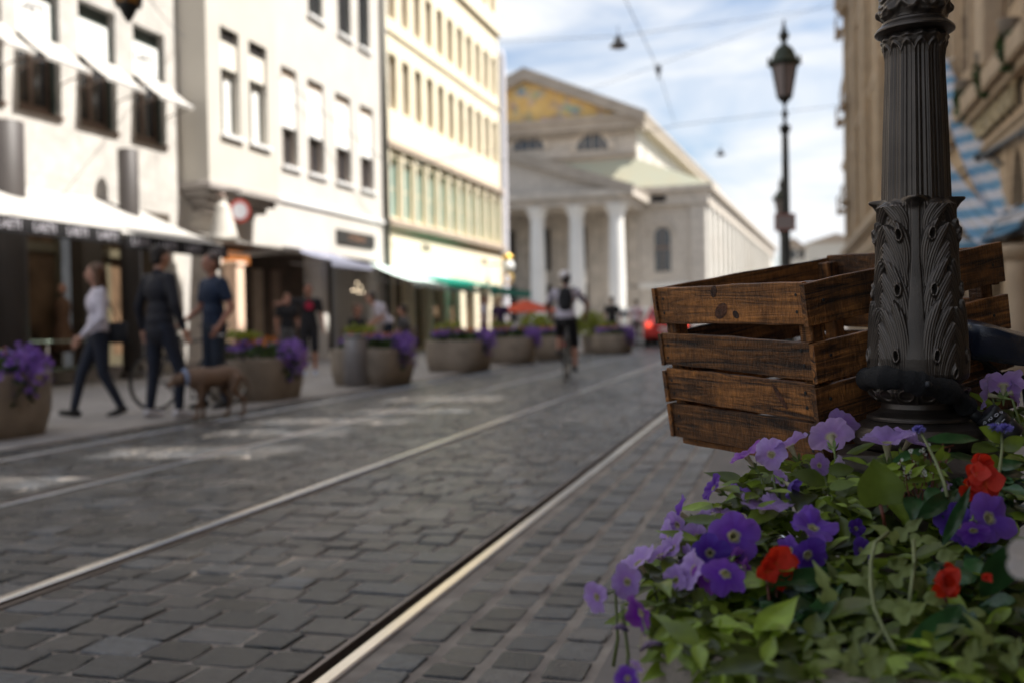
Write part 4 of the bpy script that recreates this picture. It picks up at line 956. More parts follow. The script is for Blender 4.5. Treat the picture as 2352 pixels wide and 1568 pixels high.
# ------------------------------------------------------------------ bicycle that carries the crate
bike = thing('bicycle', 'black bicycle with a leather saddle locked behind the iron lamp post', 'bicycle', (PX+.2, PY+.3, 0))
MT['leather'] = M('black_saddle_leather', (.020,.028,.050), .24, var=.15, scale=25, bump=.15, bscale=400, spec=.9)
sC = DP(2190, 760, 1.80); fw = (DP(2560, 778, 1.74)-sC); sl = fw.length; fw.normalize(); sd_ = fw.cross(Vector((0,0,1))).normalized(); up_ = sd_.cross(fw).normalized()
mb = MB(); vs = []; n = 25; ST = 26
for i in range(ST+1):
    u = i/ST
    hw_ = .074*(1-sm(.18, .72, np.float64(u)))+.021 - .012*max(0, (u-.86)/.14)**2 - .045*max(0, (.10-u)/.10)**2
    top = .024*float(1-sm(.0, .50, np.float64(u)))+.004*math.sin(u*3.1)-.010*float(sm(.85, 1.0, np.float64(u)))
    dep = (.062*(1-u*.55))*(1 if u > .05 else .75)
    for j in range(n):
        a = -1+2*j/(n-1)
        if abs(a) < .66:
            s_ = a/.66; y_ = hw_*s_; z_ = top-.012*s_*s_ - (.008*math.exp(-(s_*4)**2)*float(sm(.02,.2,np.float64(u)))*float(1-sm(.5,.8,np.float64(u))))
        else:
            q = (abs(a)-.66)/.34; y_ = math.copysign(hw_*(1+.04*math.sin(q*math.pi)-.16*q), a); z_ = top-.012-dep*q
        vs.append(sC+fw*(u*sl)+sd_*y_+up_*z_)
fs = [(i*n+j, i*n+j+1, i*n+n+j+1, i*n+n+j) for i in range(ST) for j in range(n-1)]+[tuple(range(n)), tuple(range(ST*n, ST*n+n))]
fs += [(i*n, i*n+n, i*n+n+n-1, i*n+n-1) for i in range(ST)]
mb.add(vs, fs); sad = mb.build('saddle', MT['leather'], bike, True)
mb = MB(); rr_ = DP(2350, 744, 1.66)
for s_ in (-.03, .03):
    mb.tube([sC+fw*.04+sd_*s_-up_*.045, sC+fw*.09+sd_*s_-up_*.082, sC+fw*.18+sd_*s_-up_*.082, sC+fw*.24+sd_*s_*.4-up_*.05], .0045, 8)
mb.build('saddle_rails', MT['black'], sad)
lp = sC+fw*(sl*.44)+sd_*.0475-up_*.032
lettering('lettering', 'V', .022, MT['letter_white'], sad, lp, fw, up_, .0004)
ax_ = Vector((.78, -.62, 0)).normalized()        # direction of the frame
sp_ = sC+fw*.13-up_*.08; 
hub_r = DP(1985, 1290, 1.98); hub_r.z = .34; bb = Vector((sp_.x, sp_.y, .29))+ax_*.06; hub_f = hub_r+ax_*1.08; head = hub_f+Vector((0,0,.52))-ax_*.12
mb = MB(); mb.tube([sp_, bb+(sp_-bb)*.5], .0135, 10); mb.obox(sp_+Vector((0,0,-.004)), fw*.03, sd_*.02, up_*.012); mb.build('seat_post', MT['black'], bike, True)
MT['bike_paint'] = M('black_bike_paint', (.016,.016,.018), .3, var=.05, coat=.4)
mb = MB(); st_ = bb+(sp_-bb)*.62
mb.tube([bb, st_], .017, 10); mb.tube([st_, head], .016, 10); mb.tube([bb, head-Vector((0,0,.14))], .019, 10); mb.tube([head+Vector((0,0,.05)), head-Vector((0,0,.16))], .02, 10)
for s_ in (-1, 1):
    o_ = Vector((-ax_.y, ax_.x, 0))*.06*s_; mb.tube([bb, hub_r+o_], .009, 8); mb.tube([st_, hub_r+o_], .008, 8); mb.tube([head-Vector((0,0,.16)), hub_f+o_], .011, 8)
mb.build('frame', MT['bike_paint'], bike, True)
def wheel(parent, hub, ax, rad=.335, spokes=18, tyre=.019):
    mb = MB(); mb.tube([hub+(ax*math.cos(t_)+Vector((0,0,1))*math.sin(t_))*rad for t_ in [2*math.pi*k/36 for k in range(36)]], tyre, 8, closed=True); w = mb.build('wheel', MT['rubber'], parent, True)
    mb = MB(); mb.tube([hub+(ax*math.cos(t_)+Vector((0,0,1))*math.sin(t_))*(rad-.022) for t_ in [2*math.pi*k/36 for k in range(36)]], .009, 6, closed=True); mb.build('rim', MT['chrome'], w, True)
    mb = MB(); o_ = Vector((-ax.y, ax.x, 0))*.03
    mb.tube([hub-o_, hub+o_], .018, 8)
    for k in range(spokes):
        a = 2*math.pi*k/spokes; mb.tube([hub+o_*(1 if k % 2 else -1)*.8, hub+(ax*math.cos(a)+Vector((0,0,1))*math.sin(a))*(rad-.025)], .0014, 3, cap=False)
    mb.build('spokes', MT['chrome'], w)
wheel(bike, hub_r, ax_); wheel(bike, hub_f, ax_)
rk = hub_r+Vector((0,0,.372)); o_ = Vector((-ax_.y, ax_.x, 0)); mb = MB()
for s_ in (-.05, 0, .05): mb.tube([rk-ax_*.16+o_*s_, rk+ax_*.18+o_*s_], .005, 6)
for s_ in (-.06, .06): mb.tube([hub_r+o_*s_, rk-ax_*.02+o_*s_], .0045, 6)
mb.build('rear_rack', MT['black'], bike)
mb = MB(); hb = head+Vector((0,0,.16)); mb.tube([head, hb], .012, 8); mb.tube([hb-o_*.27-ax_*.10, hb-o_*.2, hb, hb+o_*.2, hb+o_*.27-ax_*.10], .011, 8); mb.build('handlebar', MT['black'], bike, True)
mb = MB(); mb.tube([bb-o_*.07, bb+o_*.07], .02, 8)
for s_ in (-1, 1): 
    mb.tube([bb+o_*.07*s_, bb+o_*.075*s_+Vector((ax_.x*.12*s_, ax_.y*.12*s_, -.12*s_))], .009, 6); mb.obox(bb+o_*.115*s_+Vector((ax_.x*.12*s_, ax_.y*.12*s_, -.12*s_)), ax_*.04, o_*.035, Vector((0,0,.01)))
mb.build('cranks', MT['black'], bike)
# ------------------------------------------------------------------ flower trough in the foreground
rf = random.Random(11)
MT['leaf_a'] = M('mid_green_leaf', (.165,.225,.028), .33, var=.4, scale=30, trans=.38, vcol='tone')
MT['leaf_lime'] = M('lime_leaf', (.14,.20,.030), .42, var=.2, scale=40, trans=.45, vcol='tone')
MT['leaf_grey'] = M('felted_grey_green_leaf', (.29,.34,.115), .6, var=.15, scale=40, trans=.3, vcol='tone')
MT['leaf_dark'] = M('dark_glossy_leaf', (.022,.060,.020), .3, var=.3, scale=30, trans=.15, vcol='tone')
MT['stem'] = M('green_stem', (.13,.16,.045), .5, var=.2, scale=40)
MT['stem_pale'] = M('pale_trailing_stem', (.20,.22,.09), .6, var=.15, scale=40)
MT['stem_red'] = M('reddish_stem', (.16,.045,.025), .5, var=.2, scale=40)
def petal_mat(name, edge, mid, eye, r0=.06, r1=.24, trans=.5):
    m = bpy.data.materials.new(name); m.use_nodes = True; t = m.node_tree; N = t.nodes; K = t.links.new; p = N['Principled BSDF']
    a = N.new('ShaderNodeAttribute'); a.attribute_name = 'rad'
    r_ = N.new('ShaderNodeValToRGB'); e = r_.color_ramp.elements; e[0].position = r0; e[0].color = tuple(eye)+(1,); e[1].position = 1; e[1].color = tuple(edge)+(1,)
    k = r_.color_ramp.elements.new(r1); k.color = tuple(mid)+(1,)
    K(a.outputs['Fac'], r_.inputs['Fac'])
    n = N.new('ShaderNodeTexNoise'); n.inputs['Scale'].default_value = 60; tcx = N.new('ShaderNodeTexCoord'); K(tcx.outputs['Object'], n.inputs['Vector'])
    hs = N.new('ShaderNodeHueSaturation'); mr = N.new('ShaderNodeMapRange'); mr.inputs[3].default_value = .75; mr.inputs[4].default_value = 1.25; K(n.outputs['Fac'], mr.inputs[0]); oi = N.new('ShaderNodeObjectInfo'); m2 = N.new('ShaderNodeMapRange'); m2.inputs[3].default_value = .72; m2.inputs[4].default_value = 1.25; K(oi.outputs['Random'], m2.inputs[0])
    mu = N.new('ShaderNodeMath'); mu.operation = 'MULTIPLY'; K(mr.outputs[0], mu.inputs[0]); K(m2.outputs[0], mu.inputs[1]); K(mu.outputs[0], hs.inputs['Value'])
    m3 = N.new('ShaderNodeMapRange'); m3.inputs[3].default_value = 1.10; m3.inputs[4].default_value = .94; K(oi.outputs['Random'], m3.inputs[0]); K(m3.outputs[0], hs.inputs['Saturation']); K(r_.outputs[0], hs.inputs['Color'])
    K(hs.outputs[0], p.inputs['Base Color']); p.inputs['Roughness'].default_value = .55; p.inputs['Specular IOR Level'].default_value = .25; p.inputs['Sheen Weight'].default_value = .2
    tr = N.new('ShaderNodeBsdfTranslucent'); ms = N.new('ShaderNodeMixShader'); ms.inputs[0].default_value = trans
    K(hs.outputs[0], tr.inputs['Color']); K(p.outputs[0], ms.inputs[1]); K(tr.outputs[0], ms.inputs[2]); K(ms.outputs[0], N['Material Output'].inputs['Surface']); return m
PM = {'violet': petal_mat('violet_petal', (.27,.115,.58), (.17,.05,.48), (.62,.58,.28)),
      'lilac': petal_mat('lilac_petal', (.52,.36,.70), (.42,.24,.63), (.60,.56,.30)),
      'magenta': petal_mat('magenta_violet_petal', (.38,.13,.54), (.20,.03,.38), (.55,.45,.3)),
      'blue': petal_mat('dark_blue_violet_petal', (.14,.07,.42), (.09,.03,.30), (.40,.38,.25)),
      'white': petal_mat('pale_lilac_petal', (.66,.56,.78), (.60,.45,.74), (.6,.58,.4)),
      'red': petal_mat('scarlet_petal', (.62,.030,.012), (.70,.045,.012), (.72,.16,.02), .1, .3),
      'withered': petal_mat('withered_petal', (.028,.012,.05), (.30,.20,.36), (.4,.35,.3), .2, .5)}
CAL = M('petunia_calyx', (.16,.22,.06), .6, var=.2, scale=60)
TUBE = M('cream_petunia_tube', (.50,.46,.27), .6, var=.15, scale=60, trans=.3)
def frame_to(n_, spin=0.0):
    n_ = Vector(n_).normalized(); u = n_.orthogonal().normalized(); v = n_.cross(u); c, s_ = math.cos(spin), math.sin(spin)
    a, b = c*u+s_*v, -s_*u+c*v; return Matrix(((a.x, b.x, n_.x), (a.y, b.y, n_.y), (a.z, b.z, n_.z)))
def petunia(parent, pos, face, size, mat, rs, cup=.25, squash=1.0, name='flower'):
    """funnel flower: five-lobed wavy limb (one mesh) with tube and calyx below it; face = direction it opens to"""
    r_ = random.Random(rs); Rm = frame_to(face, r_.uniform(0, 6)); n = 50; rings = 11; vs = []; rad = []
    ph = [r_.uniform(0, 6) for _ in range(4)]; lob = [r_.uniform(.88, 1.1) for _ in range(5)]
    for i in range(rings):
        q = i/(rings-1)
        for j in range(n):
            a = 2*math.pi*j/n; l5 = abs(math.cos(a*2.5)); w = lob[int((a*5/(2*math.pi)+.5) % 5)]
            edge = size*(.80+.20*l5**.7)*(1+(w-1)*min(1, l5*1.6))
            r0 = size*.10+(edge-size*.10)*q
            z = -size*.22*(1-q)**2.2 + cup*size*q**2*.5 - size*.20*max(0, q-.6)**1.3*(1+.6*math.sin(a*2+ph[0])) + size*.07*q*math.sin(a*5+ph[1]) + size*.05*q*q*math.sin(a*13+ph[2]) + size*.09*q*q*math.sin(a*3+ph[3]) - size*.05*q*(1-l5)
            vs.append(Rm @ Vector((r0*math.cos(a)*squash, r0*math.sin(a), z))); rad.append(q)
    fs = [(i*n+j, i*n+(j+1) % n, (i+1)*n+(j+1) % n, (i+1)*n+j) for i in range(rings-1) for j in range(n)]
    mb = MB(); mb.add([Vector(pos)+v for v in vs], fs); o = mb.build(name, mat, parent, True, fix=False)
    at = o.data.attributes.new('rad', 'FLOAT', 'POINT'); at.data.foreach_set('value', rad)
    mb = MB(); ax = Rm @ Vector((0,0,1)); c = Vector(pos)
    mb.tube([c-ax*size*.12, c-ax*size*.25, c-ax*size*.55, c-ax*size*.95], [size*.17, size*.15, size*.10, size*.06], 12, cap=False); mb.build('flower_tube', TUBE, o, True, fix=False)
    mb = MB(); cc = c-ax*size*.95
    mb.tube([cc+ax*.003, cc, cc-ax*.012], [size*.08, size*.085, size*.03], 8)
    for k in range(5):
        a = k*1.2566+r_.uniform(-.2,.2); d = Rm @ Vector((math.cos(a), math.sin(a), 0)); tnn = ax.cross(d)
        mb.add([cc+d*size*.07+tnn*.0022, cc+d*size*.07-tnn*.0022, cc+d*size*.20-tnn*.0028+ax*size*.18, cc+d*size*.28+ax*size*.38, cc+d*size*.20+tnn*.0028+ax*size*.18], [(0,1,2,3,4)])
    mb.build('calyx', CAL, o, fix=False); return o, cc-ax*.012
def leaf_geo(mb, tones, pos, dirv, up, ln, wd, fold=.25, droop=.3, tone=1.0, kind='oval', wav=0.0):
    d = Vector(dirv).normalized(); u = Vector(up); u = (u-d*u.dot(d)); u = u.normalized() if u.length > 1e-4 else d.orthogonal().normalized(); s_ = d.cross(u); n = 8
    vs = []; p0 = Vector(pos)
    for i in range(n+1):
        q = i/n
        if kind == 'oval': w = wd*math.sin(math.pi*min(1, q*.96+.04)**.85)**.9
        elif kind == 'heart': w = wd*(1.12*math.sqrt(max(0, 1-(2*q-.82)**2/1.4))*(1-q**3)) if q < 1 else 0
        elif kind == 'lance': w = wd*math.sin(math.pi*min(1, q*.97+.03)**.7)**1.3
        else: w = wd*(.35+.65*abs(math.sin(q*math.pi*2.2+.5)))*(1-q)**.45 if q < 1 else 0      # ivy lobes
        c = p0+d*(ln*q)-u*(ln*droop*q*q)
        for k in (-1, -.5, 0, .5, 1):
            vs.append(c+s_*(w*k)+u*(abs(k)*w*fold + wav*math.sin(q*14+k*3)))
    fs = [(i*5+k, i*5+k+1, i*5+5+k+1, i*5+5+k) for i in range(n) for k in range(4)]
    mb.add(vs, fs); tones += [tone]*len(vs)
def leaf_mesh(name, mb, tones, mat, parent):
    o = mb.build(name, mat, parent, True, fix=False); at = o.data.color_attributes.new('tone', 'FLOAT_COLOR', 'POINT')
    at.data.foreach_set('color', np.array([(t_, t_, t_*.9, 1) for t_ in tones], dtype=np.float32).ravel()); return o
def fd(y): return 1.50-(max(960, min(1600, y))-1000)/550*.50            # depth of the planted mound for a sight row
# trough
TC = Vector((.515, 1.295, 0)); TA, TBn = .70, .30
def sup(a, p=3.4): c, s_ = math.cos(a), math.sin(a); return math.copysign(abs(c)**(2/p), c), math.copysign(abs(s_)**(2/p), s_)
def trough(parent, c, A, B, H, th, rz=0.0, n=64, outer=None):
    mb = MB(); prof = [(.86,.0), (.90,.02), (.985,.22), (1.0,.34), (1.0,H-.03), (.992,H-.006), (.975,H), (1-th/A*1.0,H-.002), (1-th/A*1.3,H-.03), (1-th/A*1.5,H-.12)]
    vs = []; cr_, sr_ = math.cos(rz), math.sin(rz)
    for k, z in prof:
        for j in range(n):
            x, y = sup(2*math.pi*j/n); x *= A*k if k > .9 else A*k; y *= (B-(1-k)*A); vs.append((c[0]+x*cr_-y*sr_, c[1]+x*sr_+y*cr_, z))
    m = len(prof); fs = [(i*n+j, i*n+(j+1) % n, (i+1)*n+(j+1) % n, (i+1)*n+j) for i in range(m-1) for j in range(n)]+[tuple(range(n))]
    mb.add(vs, fs); mb.build('shell', MT['planter'], parent, True)
    mb = MB(); vs = [(c[0], c[1], H-.04)]
    for j in range(n):
        x, y = sup(2*math.pi*j/n); x *= A-th*1.2; y *= B-th*1.2; vs.append((c[0]+x*cr_-y*sr_, c[1]+x*sr_+y*cr_, H-.07))
    mb.add(vs, [(0, 1+j, 1+(j+1) % n) for j in range(n)]); mb.build('soil', MT['soil'], parent, True)
tr = thing('flower_trough', 'washed concrete flower trough with a rounded rim in the right foreground', 'planter', (TC.x, TC.y, .004))
trough(tr, TC, TA, TBn, .615, .06)
VIEW = -_f
def plant(name, label, px, py, cat='flowering plant', group=None):
    p = DP(px, py, fd(py)); return thing(name, label, cat, (p.x, p.y, .55), group=group)
GP = 'purple petunias in the foreground trough'
PL = {'left': plant('petunia_plant', 'petunia overhanging the left end of the trough with violet and lilac flowers above the cobbles', 1560, 1330, group=GP),
      'mid': plant('petunia_plant', 'petunia with lilac flowers reaching up before the lower corner of the crate', 1830, 1150, group=GP),
      'back': plant('petunia_plant', 'petunia with two pale lilac funnels open before the round foot of the iron post', 2060, 1100, group=GP),
      'right': plant('petunia_plant', 'petunia with one wide open violet bloom with a yellow eye, right of the pale ivy', 2230, 1250, group=GP),
      'corner': plant('petunia_plant', 'petunia with lilac blooms seen from behind, under the bicycle saddle', 2290, 1000, group=GP)}
# plant key, px, py, radius in px, colour, direction it faces (right, up, towards camera), cup, depth offset
FL = [('mid',1907,996,54,'lilac',(.1,.55,-.75),.1,.03), ('mid',1938,968,40,'lilac',(.5,.6,-.5),.2,.05), ('mid',1811,1016,50,'lilac',(-.35,.8,-.3),.3,.02), ('mid',1771,1040,42,'lilac',(-.3,.5,.7),.1,.02), ('mid',1709,1040,46,'magenta',(-.55,.75,-.1),.2,.0),
      ('back',2035,1008,62,'lilac',(-.15,.95,.12),.5,-.03), ('back',2092,1006,46,'lilac',(.45,.85,.2),.4,-.01), ('mid',1884,1068,27,'lilac',(.2,.1,.9),.2,.0), ('mid',1932,1066,26,'white',(.6,.3,.5),.2,.0),
      ('left',1556,1176,44,'violet',(-.75,.35,-.2),.3,.03), ('left',1552,1206,36,'lilac',(-.6,-.1,.5),.3,.03), ('left',1634,1118,36,'violet',(-.85,.45,.1),.2,.02), ('left',1700,1120,28,'violet',(.2,.9,.1),.2,.05),
      ('left',1687,1230,60,'violet',(-.05,.22,.95),.0,-.04), ('left',1630,1270,46,'blue',(-.25,.1,.9),.1,-.02), ('left',1664,1322,54,'violet',(-.35,-.35,.55),.2,-.05), ('left',1586,1306,52,'lilac',(-.85,.25,.25),.2,-.02),
      ('left',1540,1254,44,'lilac',(-.55,.55,.1),.2,.0), ('left',1462,1286,50,'lilac',(-.55,.8,.1),.35,.0), ('left',1438,1336,42,'lilac',(-.5,.1,.7),.1,-.02), ('left',1366,1372,42,'lilac',(-.75,-.1,.55),.1,.0), ('left',1466,1410,52,'magenta',(-.8,-.25,.35),.2,-.03),
      ('mid',1752,1158,54,'lilac',(.05,.98,.15),.4,.0), ('mid',1790,1150,38,'lilac',(.4,.9,.1),.3,.02), ('mid',1870,1204,54,'violet',(.15,.75,.45),.2,-.03), ('mid',1848,1190,40,'violet',(-.6,.6,.2),.2,-.01), ('mid',1858,1276,50,'blue',(.1,-.15,.8),.3,-.02), ('mid',1812,1262,34,'violet',(-.7,.2,.4),.3,.0), ('mid',1980,1262,30,'blue',(.3,.2,.7),.3,.02), ('mid',1968,1212,22,'blue',(.1,.3,.7),.3,.02),
      ('mid',1818,1116,34,'blue',(.45,-.3,.4),.8,.02), ('right',2278,1188,62,'violet',(.22,.25,.92),.0,-.04), ('right',2200,1206,52,'blue',(-.15,.35,.6),.25,-.01), ('right',2236,1222,40,'violet',(-.2,-.5,.5),.2,-.03), ('right',2192,1148,40,'white',(.45,.55,.35),.5,.0), ('right',2152,1124,38,'lilac',(-.2,.85,.1),.7,.02),
      ('corner',2262,905,42,'lilac',(-.75,.15,-.4),.15,.02), ('corner',2305,878,48,'lilac',(.25,.75,-.5),.2,.04), ('corner',2330,900,34,'lilac',(.8,.2,.1),.2,.03),
      ('left',1492,1474,30,'withered',(.2,-.7,.4),1.0,-.01), ('left',1425,1432,20,'withered',(-.1,-.9,.2),1.4,.0), ('left',1440,1556,32,'violet',(-.35,.35,.6),.4,-.02), ('left',1462,1530,20,'lilac',(.4,.6,.2),.4,.0),
      ('left',1610,1190,30,'lilac',(-.6,.7,.2),.3,.04), ('left',1660,1175,34,'lilac',(.1,.95,.1),.3,.04), ('left',1530,1226,34,'lilac',(-.9,.2,.2),.2,.03), ('left',1512,1270,38,'lilac',(-.5,.85,.1),.3,.01), ('left',1620,1330,36,'magenta',(-.6,-.3,.5),.2,-.01), ('left',1548,1330,40,'lilac',(-.7,.2,.4),.3,.01), ('left',1720,1205,30,'violet',(.5,.6,.3),.3,.02), ('left',1690,1285,34,'magenta',(.5,-.1,.5),.3,.0), ('mid',1830,1310,26,'blue',(.2,-.6,.4),.4,.0), ('left',1600,1232,34,'lilac',(-.4,.2,.75),.2,.02), ('left',1575,1282,34,'lilac',(-.9,.2,.2),.2,.01), ('left',1715,1300,26,'magenta',(.7,.2,.4),.2,-.01), ('mid',1790,1096,22,'lilac',(.3,.3,.6),.4,.03)]
for i, (k, px, py, rpx, c, dv, cup, dd) in enumerate(FL):
    d = fd(py)+dd; pos = DP(px, py, d); face = _r*dv[0]+_u*dv[1]-_f*dv[2]*-1*(-1) if False else _r*dv[0]+_u*dv[1]-_f*dv[2]
    o, end = petunia(PL[k], pos, face, rpx*d/FP, PM[c], 100+i, cup)
    if i % 2 == 0:
        mb = MB(); e2_ = end+Vector((rf.uniform(-.01,.03), rf.uniform(.0,.04), -.09)); mb.tube([end, (end+e2_)/2+Vector((.004,0,-.012)), e2_], [.0018,.0022,.0024], 6); mb.build('stem', MT['stem'], PL[k], True, fix=False)
# foliage of each petunia: clusters along shoots
def region(poly):
    xs = [p[0] for p in poly]; ys = [p[1] for p in poly]
    while True:
        x, y = rf.uniform(min(xs), max(xs)), rf.uniform(min(ys), max(ys)); c = False; j = len(poly)-1
        for i in range(len(poly)):
            if (poly[i][1] > y) != (poly[j][1] > y) and x < (poly[j][0]-poly[i][0])*(y-poly[i][1])/(poly[j][1]-poly[i][1])+poly[i][0]: c = not c
            j = i
        if c: return x, y
REG = {'left': [(1500,1345),(1560,1225),(1640,1150),(1740,1140),(1760,1300),(1760,1560),(1680,1545),(1590,1540),(1520,1490)],
       'mid': [(1690,1120),(1745,1075),(1850,1050),(1935,1040),(1985,1120),(1990,1300),(1950,1590),(1740,1560),(1740,1300)],
       'back': [(1940,1110),(1970,1055),(2150,1045),(2330,1075),(2350,1300),(2060,1300),(1960,1200)],
       'right': [(1960,1300),(2150,1230),(2380,1180),(2420,1600),(1950,1600)],
       'corner': [(2235,1010),(2270,930),(2360,920),(2420,1200),(2280,1200)]}
SPOT = {'left': 210, 'mid': 230, 'back': 95, 'right': 190, 'corner': 40}
for k, poly in REG.items():
    mb = MB(); tones = []; mbs = MB()
    for q in range(SPOT[k]):
        x, y = region(poly); dp = fd(y)+rf.uniform(.0, .17)+(.03 if k == 'back' else 0); dp -= .05*max(0, (y-1400)/150); c = DP(x, y, dp)
        nl = rf.choice((2, 3, 3, 4)); az = rf.uniform(0, 6.28); hh = rf.uniform(.02,.06)
        mbs.tube([c, c+Vector((rf.uniform(-.01,.01), rf.uniform(-.01,.01), -hh))], .0016, 5, cap=False)
        for l in range(nl):
            a = az+l*6.28/nl+rf.uniform(-.4,.4); dv = Vector((math.cos(a), math.sin(a), rf.uniform(-.5,.6)))
            sz = rf.choice((rf.uniform(.012,.024), rf.uniform(.014,.028), rf.uniform(.024,.040), rf.uniform(.036,.066)))*(1.15 if k != 'corner' else 1.0)
            leaf_geo(mb, tones, c, dv, Vector((0,0,1))+VIEW*.5, sz, sz*rf.uniform(.15,.27), rf.uniform(.1,.4), rf.uniform(-.1,.5), rf.choice((.3,.45,.7,1.0,1.2,1.5,1.9)), rf.choice(('oval','lance','lance')))
    leaf_mesh('foliage', mb, tones, MT['leaf_a'], PL[k])
# red busy-lizzies
GR = 'scarlet flowered plants in the foreground trough'
def blob_flower(parent, px, py, rpx, d, seed, petals=5, shut=0.0):
    r_ = random.Random(seed); pos = DP(px, py, d); s_ = rpx*d/FP; mb = MB(); tn = []
    for k in range(petals):
        a = k*6.28/petals+r_.uniform(-.4,.4); dv = _r*math.cos(a)*(1-shut*.7)+_u*(math.sin(a)*(1-shut*.6)+shut*.2)-_f*r_.uniform(-.1,.55)
        leaf_geo(mb, tn, pos-dv.normalized()*s_*.15*0, dv, -_f+_u*.5, s_*r_.uniform(.75,1.1), s_*r_.uniform(.42,.6), .12+shut*.6, -.15, 1, 'oval', s_*.03)
    o = mb.build('flower', PM['red'], parent, True, fix=False); at = o.data.attributes.new('rad', 'FLOAT', 'POINT'); at.data.foreach_set('value', [(i % 45)/45*.9+.1 for i in range(len(o.data.vertices))]); return o
for lab, fls, poly, nl in (('plant with one upright scarlet orange bloom at the right, below the iron lamp foot', [(2247,1070,44,1.37,6,.55), (2262,1108,50,1.35,5,.2), (2228,1118,42,1.36,5,.4), (2240,1086,36,1.34,4,.3)], [(2090,1140),(2140,1085),(2330,1060),(2360,1180),(2200,1200)], 60),
                          ('plant with a ruffled scarlet bloom between the violet petunias at the left', [(1780,1296,52,1.21,6,.1), (1762,1310,36,1.20,5,.3), (1806,1290,34,1.22,5,.2), (1790,1340,20,1.2,4,.6)], [(1700,1340),(1760,1300),(1900,1330),(1960,1420),(1840,1480)], 34),
                          ('plant with a closed scarlet bud and a smaller bud, right of the pale trailing stems', [(2169,1335,42,1.17,7,.8), (2172,1352,36,1.165,5,.8), (2262,1327,20,1.16,5,.85), (2176,1300,16,1.18,4,.6)], [(2120,1300),(2200,1280),(2330,1260),(2360,1420),(2180,1440)], 44)):
    p = DP(fls[0][0], fls[0][1], fls[0][3]); t = thing('scarlet_plant', lab, 'flowering plant', (p.x, p.y, .55), group=GR)
    for i, (px, py, r_, d, n, sh) in enumerate(fls): blob_flower(t, px, py, r_, d-.03, int(px+py+i), n, sh)
    mb = MB(); tones = []
    for q in range(nl):
        x, y = region(poly); c = DP(x, y, fd(y)+rf.uniform(-.02,.06)); a = rf.uniform(0, 6.28); sz = rf.uniform(.03,.055)
        leaf_geo(mb, tones, c, Vector((math.cos(a), math.sin(a), rf.uniform(-.4,.4))), Vector((0,0,1))+VIEW*.6, sz, sz*.28, .2, .3, rf.choice((.7,1,1.4,2.0)), 'lance', .0012)
    leaf_mesh('foliage', mb, tones, MT['leaf_dark'], t)
    mb = MB()
    for i, (px, py, r_, d, n, sh) in enumerate(fls[:2]):
        a = DP(px, py+r_*.6, d-.02); mb.tube([a, a+Vector((.004,.006,-.05)), a+Vector((.006,.01,-.12))], .0021, 6)
    mb.build('stem', MT['stem_red'], t, True, fix=False)
# ageratum: two small blue puffs on stalks
for lab, px, py, path, rr2 in (('small blue ageratum puff leaning on a long stalk before the iron lamp foot', 2110, 985, [(2114,990),(2130,1020),(2150,1060),(2168,1105),(2176,1140)], 15),
                             ('pair of small blue ageratum puffs on a straight stalk before the combination lock', 2296, 982, [(2300,990),(2302,1030),(2296,1080),(2288,1140)], 17)):
    p = DP(px, py, 1.38); t = thing('ageratum', lab, 'flowering plant', (p.x, p.y, .55), group='blue ageratum')
    mb = MB(); rr_ = random.Random(px)
    for sx in ((0,) if rr2 == 15 else (-13, 14)):
        for q in range(160):
            dv = Vector((rr_.gauss(0,1), rr_.gauss(0,1), rr_.gauss(.2,.6))).normalized(); b_ = p+_r*(sx*1.38/FP)
            e_ = b_+Vector((dv.x, dv.y, dv.z*.75))*rr2*1.38/FP*rr_.uniform(.75,1.0); o_ = dv.orthogonal().normalized()*.0011
            mb.add([b_+o_*.5, b_-o_*.5, e_-o_, e_+dv*.0008, e_+o_], [(0,1,2,3,4)])
    mb.build('flower_head', M('ageratum_blue', (.27,.23,.62), .7, var=.3, scale=200, trans=.3), t, fix=False)
    mb = MB(); mb.tube([DP(x, y, 1.385-(y-985)*.0004) for x, y in path], [.0017,.002,.0023,.0025,.0026][:len(path)], 8); mb.build('stem', MT['stem_pale'], t, True, fix=False)
    mb = MB(); tones = []
    for (x, y, dx, dy, sz) in ((2300,1010,-.7,.5,.036), (2302,1030,.6,.4,.034), (2298,1060,-.5,.1,.03)) if rr2 == 17 else ((2150,1050,.8,.3,.02), (2160,1080,-.6,.2,.022)):
        leaf_geo(mb, tones, DP(x, y, 1.38), _r*dx+_u*dy-_f*.3, VIEW+_u*.4, sz, sz*.33, .2, .3, 1.3, 'oval')
    leaf_mesh('foliage', mb, tones, MT['leaf_a'], t)
# one broad lime leaf, and the big lance leaves low down
p = DP(2012, 1120, 1.30); t = thing('lime_leaved_plant', 'plant with one broad lime green leaf below the foot of the lamp post', 'plant', (p.x, p.y, .55))
mb = MB(); tones = []
leaf_geo(mb, tones, DP(2022, 1160, 1.29), _u*.95-_r*.12+_f*.15, VIEW+_u*.25, .062, .029, .32, -.12, 1.0, 'heart', .0016)
leaf_geo(mb, tones, DP(1895, 1110, 1.31), -_r*.8+_u*.35, VIEW+_u, .045, .015, .2, .2, .55, 'oval')
leaf_geo(mb, tones, DP(1905, 1085, 1.33), _r*.7+_u*.2, VIEW+_u, .035, .012, .2, .2, .6, 'oval')
leaf_geo(mb, tones, DP(1905, 1120, 1.30), _r*.8+_u*.25-_f*.2, VIEW+_u, .035, .0085, .2, .1, 1.2, 'oval')
leaf_mesh('broad_leaf', mb, tones, MT['leaf_lime'], t)
mb = MB(); mb.tube([DP(2022, 1158, 1.288), DP(2030, 1190, 1.29), DP(2036, 1230, 1.31)], .0022, 6); mb.build('stem', MT['stem_red'], t, True, fix=False)
t = thing('lance_leaved_plant', 'plant with long glossy green lance leaves low in the middle of the trough', 'plant', tuple(DP(1900, 1450, 1.08)))
mb = MB(); tones = []
